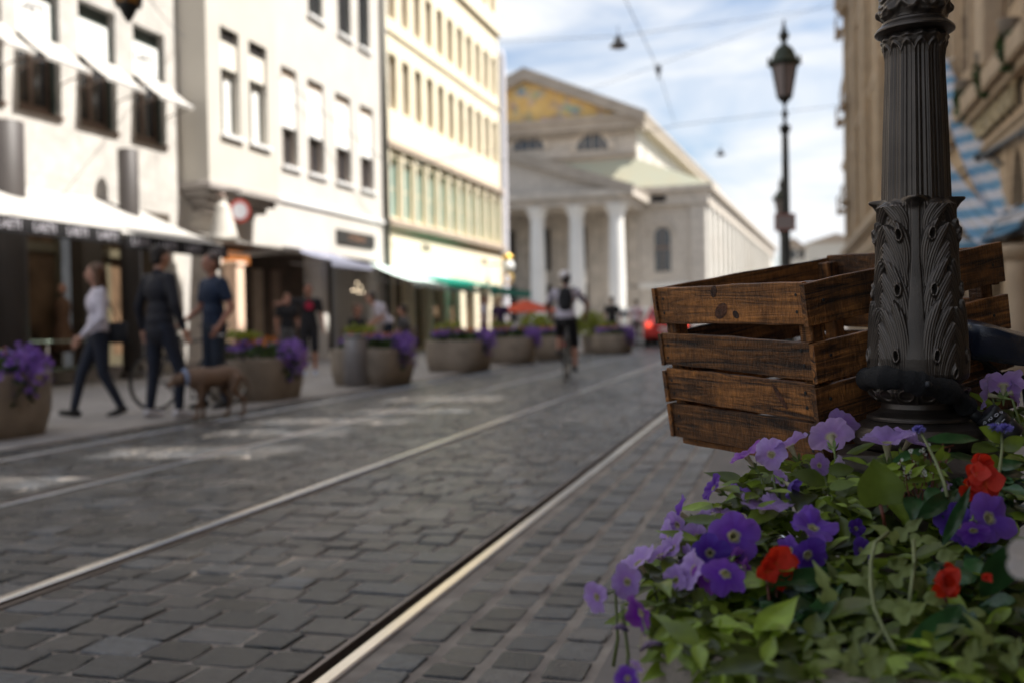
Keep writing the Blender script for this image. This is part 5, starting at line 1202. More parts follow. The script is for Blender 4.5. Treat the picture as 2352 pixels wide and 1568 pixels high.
for (x, y, x2, y2, d, w, tn) in ((1790,1505,1930,1345,1.10,.012,1.5), (2085,1500,2210,1390,1.06,.014,1.7), (1765,1340,1935,1300,1.16,.010,1.2), (2110,1190,2200,1120,1.30,.012,.9), (2330,1250,2260,1370,1.12,.018,1.1), (1940,1470,1830,1400,1.12,.012,.8), (2165,1250,2230,1120,1.24,.008,1.0), (2130,1010,2250,1000,1.40,.009,2.2), (2170,1040,2290,1065,1.40,.007,1.2), (2050,1060,2130,1025,1.38,.007,2.0)):
    a, b = DP(x, y, d), DP(x2, y2, d+.03); leaf_geo(mb, tones, a, b-a, VIEW+_u*.7, (b-a).length*1.1, w, .25, .12, tn, 'oval', .0012)
leaf_mesh('lance_leaves', mb, tones, MT['leaf_dark'], t)
# felted trailing plant
p = DP(2050, 1400, 1.08); t = thing('trailing_plant', 'pale grey green felted trailing plant hanging down the middle of the trough', 'plant', (p.x, p.y, .55))
mb = MB(); 
for path in ([(2040,1222,1.20),(2010,1245,1.17),(2000,1290,1.14),(2000,1345,1.11),(2008,1395,1.09),(2030,1445,1.07),(2060,1500,1.05),(2090,1560,1.03)], [(2098,1240,1.20),(2100,1290,1.17),(2094,1340,1.14),(2088,1390,1.12)], [(2030,1445,1.07),(1990,1490,1.06),(1950,1540,1.05)], [(2088,1560,1.04),(2160,1510,1.06),(2220,1460,1.09)]):
    mb.tube([DP(*q) for q in path], .0023, 8)
mb.build('stem', MT['stem_pale'], t, True, fix=False)
mb = MB(); tones = []
for (x, y, dx, dy, sz) in ((2060,1240,-.6,.5,.034), (2090,1240,.7,.1,.032), (2060,1232,.5,.5,.034), (2030,1250,-.8,-.2,.026), (2150,1280,.6,.2,.026), (2090,1400,-.9,.2,.036), (2060,1420,.9,.5,.034), (2050,1400,.8,-.2,.03), (2100,1330,.4,-.6,.03), (2010,1350,-.7,.4,.034), (2000,1310,-.7,-.3,.03), (2050,1340,.5,.6,.03), (2010,1430,-.9,-.4,.03), (1960,1520,-.6,.3,.03), (2000,1480,-.3,-.8,.03), (1950,1545,.2,.9,.028), (2120,1370,.8,-.1,.026), (2040,1300,.7,.3,.026), (1930,1490,-.8,.3,.026), (1905,1380,-.2,.9,.036), (1990,1550,.4,.6,.026), (2210,1540,.3,.8,.03), (2270,1480,-.4,.8,.03), (2310,1530,.5,.7,.03)):
    leaf_geo(mb, tones, DP(x, y, fd(y)-.035), _r*dx+_u*dy-_f*rf.uniform(-.1,.3), VIEW+_u*.6, sz*1.15, sz*.34, .22, rf.uniform(.1,.7), rf.uniform(.6,1.15), 'ivy' if sz > .027 else 'lance', .0016)
for q in range(90):
    x, y = region([(1760,1340),(1960,1290),(2330,1290),(2420,1600),(1720,1600)]); sz = rf.uniform(.014,.028)
    leaf_geo(mb, tones, DP(x, y, fd(y)+rf.uniform(-.01,.05)), _r*rf.uniform(-1,1)+_u*rf.uniform(-.7,.9)-_f*rf.uniform(-.2,.4), VIEW+_u*.6, sz*1.15, sz*.24, .3, .5, rf.uniform(.4,1.2), 'lance', .0006)
leaf_mesh('felted_leaves', mb, tones, MT['leaf_grey'], t)
# white flowering spurge before the lamp foot
p = DP(2120, 1075, 1.40); t = thing('white_spurge', 'cloud of tiny white flowers on red stalks right of the broad lime leaf', 'flowering plant', (p.x, p.y, .55))
mb = MB(); mb2 = MB(); tones = []; mb3 = MB()
for q in range(46):
    x, y = rf.gauss(2110, 42), rf.gauss(1072, 22); c = DP(x, y, 1.40+rf.uniform(-.03,.03))
    for k in range(3):
        a = rf.uniform(0, 6.28); dv = _r*math.cos(a)+_u*math.sin(a)-_f*.4; tn = []; leaf_geo(mb, tn, c, dv, VIEW, .0042, .0022, .1, 0, 1, 'oval')
    mb3.tube([c, c+Vector((rf.uniform(-.01,.01), 0, -.035))], .0009, 4, cap=False)
    leaf_geo(mb2, tones, c-_u*.008, _r*rf.uniform(-1,1)+_u*rf.uniform(-.4,.4)-_f*.2, VIEW+_u, rf.uniform(.018,.034), .006, .2, .2, rf.choice((.8,1.2,1.6)), 'lance')
mb.build('blossom', M('white_spurge_petal', (.72,.74,.66), .6, var=.05, trans=.3), t, fix=False); mb3.build('stem', MT['stem_red'], t, fix=False); leaf_mesh('foliage', mb2, tones, MT['leaf_a'], t)
mb = MB()
for (x, y, x2, y2) in ((2160,1060,2166,1018), (2172,1062,2182,1030), (2158,1030,2190,1022)): mb.tube([DP(x, y, 1.40), DP(x2, y2, 1.41)], .0014, 6)
mb.build('red_stalk', MT['stem_red'], t, fix=False)
# one white flower very close at the right edge
p = DP(2372, 1285, .86); t = thing('white_flower', 'pale blurred flower touching the right edge of the picture', 'flower', tuple(p))
o, end = petunia(t, p, -_f*.8-_r*.4+_u*.2, .022, petal_mat('creamy_petal', (.62,.56,.54), (.62,.56,.52), (.6,.55,.4)), 77, .3)
mb = MB(); mb.tube([end, end+Vector((.01,.02,-.12))], .002, 6); mb.build('stem', MT['stem'], t, fix=False)
# unseen slanted canopy, added to darken the right sides of post and crate
t = thing('cafe_canopy', 'dark canopy over the near pavement, outside the picture', 'awning', (2.5, -3, 2.4))
mb = MB(); mb.prism([(.95,-9,2.45), (4.15,-9,3.0), (4.15,-9,3.04), (.95,-9,2.49)], (0, 12.2, 0)); mb.prism([(.45,-12,2.50), (.949,-12,2.44), (.949,-12,2.48), (.45,-12,2.54)], (0, 12.2, 0)); mb.build('canvas', M('dark_green_canvas', (.03,.04,.035), .8, var=.1), t)
mb = MB(); mb.box((.94,-9,2.2), (.965,3.2,2.48)); mb.build('valance', M('dark_valance', (.03,.035,.03), .8, var=.1), t)
# ------------------------------------------------------------------ shop canopies on the left
def canopy(label, x0, x1, ya, yb, zw, zf, cloth, val=None, words=None, vh=.24, sag=.05, group=None, name='shop_awning'):
    t = thing(name, label, 'awning', (x0, (ya+yb)/2, zw), group=group); n = 8
    mb = MB()
    for k in range(n):
        q0, q1 = k/n, (k+1)/n; f = lambda q: zw+(zf-zw)*q-sag*math.sin(q*math.pi)
        mb.quad((x0+(x1-x0)*q0, ya, f(q0)), (x0+(x1-x0)*q1, ya, f(q1)), (x0+(x1-x0)*q1, yb, f(q1)), (x0+(x1-x0)*q0, yb, f(q0)))
    mb.build('canvas', cloth, t, True)
    mb = MB(); mb.tube([(x1-.02, ya, zf-.02), (x1-.02, yb, zf-.02)], .03, 8)
    for y in (ya+.1, yb-.1): mb.tube([(x0+.03, y, zw-.45), ((x0+x1)/2, y+.02, (zw+zf)/2-.32), (x1-.05, y, zf-.04)], .02, 6)
    mb.build('folding_arm', MT['grey_trim'], t)
    if val:
        mb = MB(); mb.box((x1, ya, zf-vh), (x1+.012, yb, zf+.01)); v = mb.build('valance', val, t)
        for k in range(words or 0):
            y = ya+(yb-ya)*(k+.5)/words; lettering('lettering', 'LAETI', vh*.80, MT['letter_white'], v, (x1+.014, y, zf-vh*.5), (0,1,0), (0,0,1), .002)
    return t
XA = -10.75
def ya_(px, py, X=XA): return WX(px, py, X).y
zv = WX(150, 520, XA).z
canopy('white shop awning with black lettered valance, nearest the left edge of the picture', XF+.02, XA, ya_(-120, 520), ya_(278, 548), 3.55, WX(140, 512, XA).z, MT['canvas'], MT['black_cloth'], 5, group='white shop awnings with black valances')
canopy('white shop awning with black lettered valance above the man in the dark jacket', XF+.02, XA, ya_(288, 552), ya_(522, 575), 3.52, WX(400, 552, XA).z, MT['canvas'], MT['black_cloth'], 4, group='white shop awnings with black valances')
canopy('plain white awning sloping under the bay house, between the lettered and the blue grey awning', XF+.02, XF+2.3, bay0+.4, WX(690, 585, XF+2.3).y, 3.15, 2.72, MT['canvas'], MT['canvas'], 0, vh=.1)
canopy('blue grey awning below the black sign of the bay house', XF+.02, XF+1.3, WX(690, 570, XF+.4).y, WX(848, 605, XF+1.2).y, 3.12, 2.72, MT['grey_cloth'], MT['grey_cloth'], 0, vh=.16)
TEAL = bpy.data.materials.new('teal_striped_canvas'); TEAL.use_nodes = True
def stripes(m, c1, c2, axis, period, rough=.8):
    m.use_nodes = True; t = m.node_tree; N = t.nodes; p = N['Principled BSDF']; p.inputs['Roughness'].default_value = rough
    tcn = N.new('ShaderNodeTexCoord'); sp = N.new('ShaderNodeSeparateXYZ'); t.links.new(tcn.outputs['Object'], sp.inputs[0])
    a = N.new('ShaderNodeMath'); a.operation = 'MULTIPLY'; a.inputs[1].default_value = 1/period; b = N.new('ShaderNodeMath'); b.operation = 'FRACT'; c = N.new('ShaderNodeMath'); c.operation = 'GREATER_THAN'; c.inputs[1].default_value = .5
    t.links.new(sp.outputs[axis], a.inputs[0]); t.links.new(a.outputs[0], b.inputs[0]); t.links.new(b.outputs[0], c.inputs[0])
    q = N.new('ShaderNodeMix'); q.data_type = 'RGBA'; q.inputs[6].default_value = tuple(c1)+(1,); q.inputs[7].default_value = tuple(c2)+(1,); t.links.new(c.outputs[0], q.inputs[0]); t.links.new(q.outputs[2], p.inputs['Base Color']); return m
stripes(TEAL, (.70,.74,.70), (.40,.60,.58), 'Y', .5)
ct = thing  # canopies of the yellow house
canopy('pale teal and white striped awning nearest the bay house', XF+.02, XF+1.5, WX(900, 610, XF+.8).y, WX(1003, 640, XF+1.3).y, 2.95, 2.35, TEAL, TEAL, 0, vh=.18, group='pale teal striped awnings of the yellow house')
canopy('pale teal and white striped awning farther from the bay house', XF+.02, XF+1.5, WX(1008, 640, XF+1.3).y, WX(1092, 664, XF+1.3).y, 2.9, 2.3, TEAL, TEAL, 0, vh=.18, group='pale teal striped awnings of the yellow house')
canopy('emerald green awning at the far end of the yellow house', XF+.3, XF+3.0, WX(1094, 664, XF+2.5).y, WX(1192, 690, XF+2.5).y, 2.75, 2.2, M('emerald_canvas', (.01,.34,.25), .75, var=.1, trans=.3), M('emerald_valance', (.01,.25,.19), .75, var=.1), 0, vh=.25)
def parasol(label, px, py, d, rad, h, mat):
    p = DP(px, py, d); t = thing('parasol', label, 'parasol', (p.x, p.y, .012)); z = p.z; n = 8; vs = [(p.x, p.y, z+h)]
    mb = MB()
    for r_, zz in ((.33, .70), (.66, .36), (1.0, .0)):
        for k in range(16):
            a = 2*math.pi*k/16; q = rad*r_*(1 if k % 2 == 0 else .965); vs.append((p.x+q*math.cos(a), p.y+q*math.sin(a), z+h*zz-(0 if k % 2 == 0 else .02)))
    fs = [(0, 1+k, 1+(k+1) % 16) for k in range(16)]
    for r_ in range(2): fs += [(1+r_*16+k, 1+r_*16+(k+1) % 16, 17+r_*16+(k+1) % 16, 17+r_*16+k) for k in range(16)]
    mb.add(vs, fs); mb.build('canopy', mat, t, fix=False)
    mb = MB(); mb.tube([(p.x, p.y, .02), (p.x, p.y, z+h+.08)], .025, 8); mb.build('pole', MT['white_paint'], t); mb = MB(); mb.lathe([(.25,.012),(.25,.07),(.05,.10)], 16, (p.x, p.y, 0)); mb.build('base', MT['grey_trim'], t)
parasol('orange red parasol beyond the emerald awning, left of the cyclist', 1208, 716, 33, 1.15, .38, M('orange_red_canvas', (.78,.10,.035), .7, var=.05, trans=.4))
# window glints beside the white pillar: highlights put in as small glowing beads
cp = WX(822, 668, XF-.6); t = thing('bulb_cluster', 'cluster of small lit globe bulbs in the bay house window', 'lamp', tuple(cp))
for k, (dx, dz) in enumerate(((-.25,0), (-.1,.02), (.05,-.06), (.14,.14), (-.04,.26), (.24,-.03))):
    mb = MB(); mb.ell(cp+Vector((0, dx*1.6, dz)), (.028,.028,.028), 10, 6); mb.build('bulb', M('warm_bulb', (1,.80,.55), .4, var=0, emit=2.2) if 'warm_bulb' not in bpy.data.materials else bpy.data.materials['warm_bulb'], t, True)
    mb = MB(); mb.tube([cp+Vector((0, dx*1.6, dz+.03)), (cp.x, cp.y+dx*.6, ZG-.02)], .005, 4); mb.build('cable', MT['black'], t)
for px, py, w, h, c, e, lab, nm in ((540, 592, 1.5, .32, (.8,.28,.08), .35, 'glowing orange shop fascia under the white awning behind the man in blue', 'lit_fascia'),):
    p = WX(px, py, XF-1.2); t = thing(nm, lab, 'lit sign', tuple(p)); mb = MB(); mb.box((p.x-.03, p.y-w/2, p.z-h/2), (p.x, p.y+w/2, p.z+h/2), .01); mb.build('light_box', M('orange_light_box', c, .5, var=.3, scale=2, emit=e), t)
    mb = MB(); mb.box((p.x-.10, p.y-w/2-.04, p.z-h/2-.05), (p.x-.031, p.y+w/2+.04, p.z+h/2+.05)); mb.build('housing', MT['black'], t)
# pale pillars standing in the sun between the shops
def pil_(px, w, ytop, ybot, X, lab, mat, grp=None):
    p = WX(px, ybot, X); y = p.y; d = (p-EYE).dot(_f); ww = w*d/FP; zt_ = WX(px, ytop, X).z
    t = thing('shop_pillar', lab, 'pillar', (X, y, .012), group=grp)
    mb = MB(); mb.box((X-ww*.5, y-ww*.5, .012), (X+ww*.5, y+ww*.5, zt_), .02); mb.build('shaft', mat, t); mb = MB(); mb.box((X-ww*.6, y-ww*.6, zt_+.001), (X+ww*.6, y+ww*.6, zt_+.1), .015); mb.build('cap', mat, t)
pil_(736, 30, 596, 790, XF+.25, 'white square pillar beside the person in the black shirt', MT['stucco_white'])
pil_(540, 34, 612, 740, XF+.25, 'peach lit pillar just right of the man in blue', M('peach_plaster', (.78,.56,.42), .8, var=.06))
pil_(398, 38, 565, 780, XF+.25, 'pale cream pillar between the two men', MT['stucco_warm'])
# statue with a shield below the bay
p = WX(512, 500, XF+1.5); t = thing('statue', 'white robed statue standing under the bay on the canopy edge', 'statue', (p.x, p.y, 2.95))
zb0 = WX(512, 552, XF+1.5).z; zt0 = WX(512, 446, XF+1.5).z; hh = zt0-zb0
mb = MB(); mb.lathe([(.33*hh*1.05, zb0), (.30*hh, zb0+.12*hh), (.23*hh, zb0+.40*hh), (.17*hh, zb0+.62*hh), (.15*hh, zb0+.74*hh), (.07*hh, zb0+.82*hh)], 20, (p.x, p.y, 0))
mb.capsule((p.x, p.y+.12*hh, zb0+.70*hh), (p.x+.1*hh, p.y+.30*hh, zb0+.55*hh), .06*hh, .05*hh); mb.ell((p.x, p.y, zb0+.90*hh), (.085*hh,.085*hh,.11*hh))
mb.v = mb.v; me = fuse(mb, .03, 3); me.transform(Matrix.Translation((-p.x, -p.y, -2.95))); link('robe', me, MT['stucco_warm'], t, True)
mb = MB(); mb.ell((p.x-.01, p.y-.01, zb0+.94*hh), (.095*hh,.095*hh,.09*hh)); mb.build('hair', MT['brown_frame'], t, True)
q = WX(551, 485, XF+1.75); r_ = .225; t = thing('shield_sign', 'round white sign with a red rim hanging beside the white robed statue', 'sign', tuple(q))
nrm = Vector((.45,-.9,0)).normalized(); sx = Vector((.9,.45,0)).normalized()
def disc(mb, c, rr_, off, n=28): mb.prism([c+nrm*off+sx*rr_*math.cos(2*math.pi*k/n)+UP*rr_*1.12*math.sin(2*math.pi*k/n) for k in range(n)], nrm*.02)
mb = MB(); disc(mb, q, r_, 0); mb.build('rim', M('sign_red', (.42,.05,.035), .5, var=.05), t); mb = MB(); disc(mb, q, r_*.70, .012); mb.build('face', M('sign_white', (.62,.62,.66), .5, var=.05), t)
mb = MB(); mb.tube([q+UP*.2, q+UP*.45-nrm*.1, (XF+.8, q.y+.2, q.z+.5)], .02, 6); mb.build('bracket', MT['iron'], t)
# ------------------------------------------------------------------ planted troughs along the far footway
MT['lf_far'] = M('planting_leaf', (.045,.085,.02), .6, var=.4, scale=9, trans=.2)
MT['fl_purple'] = M('purple_blossom', (.20,.085,.46), .6, var=.4, scale=12, col2=(.34,.19,.58), trans=.3)
MT['fl_orange'] = M('orange_blossom', (.62,.12,.02), .6, var=.3, scale=12, col2=(.72,.30,.05), trans=.3)
MT['fl_yellow'] = M('yellow_green_leaf', (.26,.30,.04), .6, var=.3, scale=12, trans=.3)
rt = random.Random(3)
def clump(mb, c, r, n, sz, flat=.35):
    for k in range(n):
        d = Vector((rt.gauss(0,1), rt.gauss(0,1), rt.gauss(0,1)*flat+.2)); d = d.normalized()*rt.random()**.4
        p = Vector(c)+Vector((d.x*r[0], d.y*r[1], d.z*r[2])); a = Vector((rt.uniform(-1,1), rt.uniform(-1,1), rt.uniform(-.4,1))).normalized(); b = a.orthogonal().normalized(); e = a.cross(b); s_ = sz*rt.uniform(.6,1.3)
        mb.add([p+b*s_, p+(b+e)*s_*.62, p+e*s_, p+(e-b)*s_*.62, p-b*s_, p-(b+e)*s_*.62, p-e*s_, p+(b-e)*s_*.62], [tuple(range(8))])
TL = [(-75, 1020, 'beside the walking woman at the left edge'), (588, 924, 'behind the brown dog'), (858, 887, 'behind the grey litter bin'), (1056, 855, 'next past the litter bin'), (1172, 836, 'below the emerald awning'), (1266, 826, 'half hidden by the cyclist'), (1408, 812, 'just right of the cyclist')]
for i, (px, yb, where) in enumerate(TL):
    g = G(px, yb); dr = Vector((g.x, g.y, 0)).normalized(); c = g+dr*.52; c.z = 0; s_ = [1.0, .95, 1.0, 1.05, 1.05, 1.0, .95][i]
    t = thing('flower_trough', 'washed concrete flower trough '+where, 'planter', (c.x, c.y, .012), group='concrete troughs along the far footway')
    trough(t, c, .58*s_, .66*s_, .60*s_, .06, 0.25*rt.uniform(-1,1), 40)
    zr = .60*s_
    t = thing('trough_planting', 'purple and orange flowers in the trough '+where, 'flowers', (c.x, c.y, zr-.05), group='planting of the far troughs')
    mb = MB(); clump(mb, (c.x, c.y, zr+.06), (.54*s_,.62*s_,.18), 420, .045); rd = dr.cross(UP).normalized()    # rd: towards image right
    for q in range(4):
        e_ = c+rd*(.40+.04*q)*s_-dr*(.35-.22*q); clump(mb, (e_.x, e_.y, zr-.12), (.16,.16,.26), 90, .04, .9)
    mb.build('foliage', MT['lf_far'], t, fix=False)
    mb = MB()
    for q in range(4):
        e_ = c+rd*(.44+.05*q)*s_-dr*(.40-.22*q); clump(mb, (e_.x, e_.y, zr-.02-.05*(q % 2)), (.17,.18,.30), 110, .028, .9)
    e_ = c-rd*.3*s_-dr*.35; clump(mb, (e_.x, e_.y, zr+.12), (.28,.22,.10), 90, .028)
    if i == 0:
        e_ = c-rd*.1-dr*.5; clump(mb, (e_.x, e_.y, zr-.02), (.5,.15,.24), 150, .03, .9)
    clump(mb, (c.x, c.y, zr+.17), (.56*s_,.62*s_,.10), 90, .028)
    mb.build('purple_blossoms', MT['fl_purple'], t, fix=False)
    mb = MB(); clump(mb, (c.x-rd.x*.05, c.y-rd.y*.05, zr+.20), (.42*s_,.40*s_,.09), 60, .028); mb.build('orange_blossoms', MT['fl_orange'], t, fix=False)
    mb = MB(); clump(mb, (c.x-rd.x*.2, c.y-rd.y*.2, zr+.28), (.28,.3,.14), 90, .035); mb.build('lime_foliage', MT['fl_yellow'], t, fix=False)
g = G(818, 889); t = thing('litter_bin', 'grey cylindrical litter bin before the third flower trough', 'litter bin', (g.x, g.y, .012)); r_ = .185
mb = MB(); mb.lathe([(r_, .03), (r_, .80), (r_-.01, .815), (r_-.03, .815), (r_-.03, .70)], 28, (g.x, g.y, 0)); mb.build('drum', M('grey_bin_steel', (.30,.29,.30), .45, metal=.4, var=.08), t, True); mb = MB(); mb.lathe([(r_*.85,.012),(r_*.85,.03)], 24, (g.x, g.y, 0)); mb.build('foot', MT['black'], t); mb = MB(); mb.lathe([(r_+.008,.77),(r_+.008,.80)], 28, (g.x, g.y, 0)); mb.build('rim', MT['black'], t)
# shrubs with yellow blossom in pots far down the footway
for px, py, lab in ((1232, 752, 'yellow flowering potted shrub under the orange red parasol'), (1355, 748, 'yellow green potted shrub just right of the cyclist')):
    p = DP(px, py, 31); g = Vector((p.x, p.y, 0)); t = thing('potted_shrub', lab, 'shrub', (g.x, g.y, .012)); mb = MB(); clump(mb, (g.x, g.y, p.z), (.55,.55,.45), 420, .06, .9); mb.build('foliage', MT['fl_yellow'], t, fix=False)
    mb = MB(); mb.lathe([(.22,.012),(.30,.5),(.31,.52),(.27,.52),(.26,.44)], 16, (g.x, g.y, 0)); mb.build('pot', MT['planter'], t); mb = MB(); mb.tube([(g.x, g.y, .4), (g.x, g.y, p.z)], .03, 6); mb.build('stem', MT['stem'], t)
# café table with pale glass in the shop window at the left
p = WX(140, 800, XF+.55); t = thing('display_table', 'pale green glass topped table before the shop window at left', 'table', (p.x, p.y, .012))
mb = MB(); mb.box((p.x-.35, p.y-.75, .78), (p.x+.35, p.y+.75, .80), .006); mb.build('table_top', M('pale_green_glass', (.46,.58,.48), .12, var=.05), t)
for dx in (-.28, .28):
    for dy in (-.66, .66): mb = MB(); mb.tube([(p.x+dx, p.y+dy, .012), (p.x+dx, p.y+dy, .779)], .02, 8); mb.build('leg', MT['grey_trim'], t)
mb = MB(); mb.box((p.x-.30, p.y-.70, .30), (p.x+.30, p.y+.70, .32)); mb.build('shelf', M('mint_shelf', (.20,.25,.19), .5, var=.1), t)
# ------------------------------------------------------------------ street lamps, hanging lights and wires
def street_lamp(label, px, pyt, pyb, d, s=1.0, group=None):
    p = DP(px, pyt, d); zt_ = p.z; t = thing('street_lamp', label, 'street lamp', (p.x, p.y, .004), group=group)
    z1 = DP(px, pyb, d).z; sc = (zt_-z1)/1.60
    lantern(t, (p.x, p.y, z1+.10*sc), sc)
    k = sc; mb = MB(); mb.lathe([(.16,.004),(.16,.25),(.12,.30),(.115,.9),(.09,1.0),(.075,1.3),(.06,2.2),(.055,z1-1.15*k),(.05,z1-.62*k),(.04,z1-.60*k),(.09*k,z1-.52*k),(.105*k,z1-.44*k),(.11*k,z1-.42*k),(.05*k,z1-.40*k),(.035*k,z1-.36*k),(.03*k,z1-.28*k),(.06*k,z1-.22*k),(.06*k,z1-.17*k),(.028*k,z1-.12*k),(.026*k,z1-.02*k),(.05*k,z1)], 16, (p.x, p.y, 0)); mb.build('pole', MT['iron'], t, True)
    return t, p
street_lamp('tall dark green lamp post with a six-sided lantern, left of the stone hotel', 1800, 42, 238, 15.7, group='row of old lantern posts')
street_lamp('second lantern post farther down the street, half hidden by the nearer lamp post', 1793, 405, 505, 33, group='row of old lantern posts')
p = DP(1803, 511, 15.6); t = thing('street_sign', 'small pale sign with a red border on the middle lamp post', 'sign', tuple(p))
mb = MB(); mb.obox(p, _r0*.165, _f*.008, UP*.135); mb.build('border', M('dull_red_sign', (.30,.10,.08), .5, var=.05), t); mb = MB(); mb.obox(p-_f*.009, _r0*.135, _f*.003, UP*.105); mb.build('face', M('pale_sign_face', (.33,.28,.27), .5, var=.08), t)
def wire(label, pts, r_=.012): 
    t = thing('overhead_wire', label, 'wire', tuple(pts[0]), group='overhead tram wires'); P = []
    for k in range(13):
        q = k/12*(len(pts)-1); i = min(int(q), len(pts)-2); f = q-i; P.append(Vector(pts[i]).lerp(Vector(pts[i+1]), f))
    if len(pts) == 2:
        for k, a in enumerate(P): a.z -= .02*(P[-1]-P[0]).length*math.sin(math.pi*k/12)*.4
    mb = MB(); mb.tube(P, r_, 6); mb.build('strand', M('wire_grey', (.10,.11,.12), .5, var=0) if 'wire_grey' not in bpy.data.materials else bpy.data.materials['wire_grey'], t); return t
W1 = [DP(1432, -10, 22), DP(1512, 160, 30), DP(1550, 285, 46)]; wire('overhead wire running down the sky from the top centre towards the theatre roof', W1, .011)
wire('span wire crossing the upper sky from the yellow house to the stone hotel', [WX(1140, 96, XF), DP(1420, 84, 30), WX(1948, 12, XR)], .011)
wire('lower span wire crossing behind the lantern of the middle lamp post', [WX(1146, 372, XF+.2), DP(1560, 288, 46), WX(1950, 240, XR)], .014)
wire('thin wire slanting up from the sky centre to the hotel cornice', [DP(1330, 215, 40), DP(1600, 118, 36), WX(1945, -5, XR)], .008)
wire('thin wire fixed to the clad shop house above its awnings', [WX(425, 86, XF), DP(300, -60, 12)], .008)
wire('thin wire from the bay house wall across its windows towards the yellow house', [WX(640, 175, XF), WX(900, 385, XF+.9), WX(1140, 345, XF+3)], .012)
q = W1[1]; t = thing('wire_clamp', 'small grey clamp on the overhead wire above the theatre', 'clamp', tuple(q)); mb = MB(); mb.lathe([(.05, q.z-.12), (.09, q.z-.05), (.09, q.z+.05), (.05, q.z+.12)], 10, (q.x, q.y, 0)); mb.build('body', MT['iron'], t); mb = MB(); mb.lathe([(.025, q.z-.3), (.025, q.z-.121)], 8, (q.x, q.y, 0)); mb.build('rod', MT['iron'], t)
for px, py, d, lab in ((1420, 99, 30, 'grey hanging street light on the span wire above the theatre pediment'), (1655, 352, 56, 'small far hanging street light left of the middle lamp post')):
    p = DP(px, py, d); t = thing('hanging_light', lab, 'street light', tuple(p), group='lights hung on span wires')
    mb = MB(); mb.lathe([(.03, p.z+.22), (.09, p.z+.18), (.13, p.z+.02), (.25, p.z-.07), (.27, p.z-.12)], 18, (p.x, p.y, 0)); mb.build('hood', M('grey_lamp_hood', (.10,.10,.10), .5, var=.05) if 'grey_lamp_hood' not in bpy.data.materials else bpy.data.materials['grey_lamp_hood'], t, True)
    mb = MB(); mb.lathe([(.22, p.z-.12), (.18, p.z-.16), (.02, p.z-.17)], 18, (p.x, p.y, 0)); mb.build('diffuser', MT['milk_glass'], t, True); mb = MB(); mb.tube([(p.x, p.y, p.z+.2), (p.x, p.y, p.z+.5)], .012, 6); mb.build('hanger', MT['iron'], t)
# lantern with amber glass hanging at the top left
p = DP(295, 52, 10.2); t = thing('hanging_lantern', 'dark hanging lantern with amber glass at the top left edge of the picture', 'lantern', tuple(p)); z = p.z
mb = MB(); mb.lathe([(.012, z-.0), (.055, z+.06), (.085, z+.13), (.13, z+.17)], 14, (p.x, p.y, 0)); mb.build('pendant', MT['iron'], t, True)
mb = MB(); mb.lathe([(.13, z+.171), (.155, z+.42)], 6, (p.x, p.y, 0), cap=False); mb.build('amber_glass', M('amber_glass', (.50,.24,.05), .3, var=.4, scale=8, trans=.4), t)
mb = MB()
for k in range(6):
    a = k*math.pi/3; mb.tube([(p.x+.132*math.cos(a), p.y+.132*math.sin(a), z+.17), (p.x+.158*math.cos(a), p.y+.158*math.sin(a), z+.43)], .014, 6)
mb.build('bars', MT['iron'], t); mb = MB(); mb.lathe([(.19, z+.42), (.17, z+.47), (.06, z+.62), (.02, z+.70)], 12, (p.x, p.y, 0)); mb.build('cap', MT['iron'], t, True)
mb = MB(); mb.tube([(p.x, p.y, z+.69), (p.x, p.y, z+1.6)], .01, 6); mb.build('hanger', MT['iron'], t)
# gilded corner sign of the yellow house
p = WX(1166, 612, XF+.9); t = thing('gilded_sign', 'gilded bracket sign with a white globe at the corner of the yellow house', 'sign', tuple(p)); GOLD = M('gilding', (.85,.55,.12), .3, metal=.7, var=.1)
mb = MB(); mb.ell(p, (.30,.30,.32), 18, 12); mb.build('globe', MT['white_paint'], t, True)
mb = MB(); mb.lathe([(.22, p.z+.30), (.27, p.z+.36), (.27, p.z+.44), (.15, p.z+.52), (.03, p.z+.60)], 16, (p.x, p.y, 0)); mb.build('crown', GOLD, t, True)
mb = MB(); mb.tube([(p.x+.22*math.cos(a), p.y, p.z-.55+.22*math.sin(a)) for a in [k*math.pi/8 for k in range(16)]], .045, 8, closed=True); mb.build('scroll', GOLD, t, True); mb = MB(); mb.tube([(XF+.02, p.y+.02, p.z+.1), (p.x-.3, p.y+.02, p.z+.1)], .03, 6); mb.build('bracket', GOLD, t)
# ------------------------------------------------------------------ Bavarian bunting and plants on the hotel front
BUN = bpy.data.materials.new('blue_white_cloth'); stripes(BUN, (.58,.57,.60), (.15,.31,.46), 'Z', .42, .85)
def drape(label, a, b, w0, w1, sag, seed):
    t = thing('bunting', label, 'bunting', tuple(a), group='blue and white cloth drapes on the hotel'); n, m = 26, 9; vs = []; a, b = Vector(a), Vector(b); r_ = random.Random(seed); ph = r_.uniform(0,6)
    side = Vector((.35,.3,.75)).normalized()
    for i in range(n+1):
        q = i/n; c = a.lerp(b, q); c = c+Vector((0,0,-sag*math.sin(q*math.pi))); w = w0+(w1-w0)*q
        for j in range(m):
            s_ = j/(m-1)-.5; vs.append(c+side*w*s_+Vector((-.10,-.05,0))*math.cos(s_*16+ph+q*3)*.8)
    mb = MB(); mb.add(vs, [(i*m+j, i*m+j+1, i*m+m+j+1, i*m+m+j) for i in range(n) for j in range(m-1)]); o = mb.build('cloth', BUN, t, True, fix=False)
    mb = MB(); mb.tube([tuple(a), tuple(a+Vector((.3,0,.15)))], .015, 6); mb.build('tie', MT['white_paint'], t)
dX = XR-.75
drape('long blue and white striped cloth falling from behind the iron lamp post to the canopy', DP(2160, 150, 24), DP(2325, 500, 18.5), .45, .95, .35, 1)
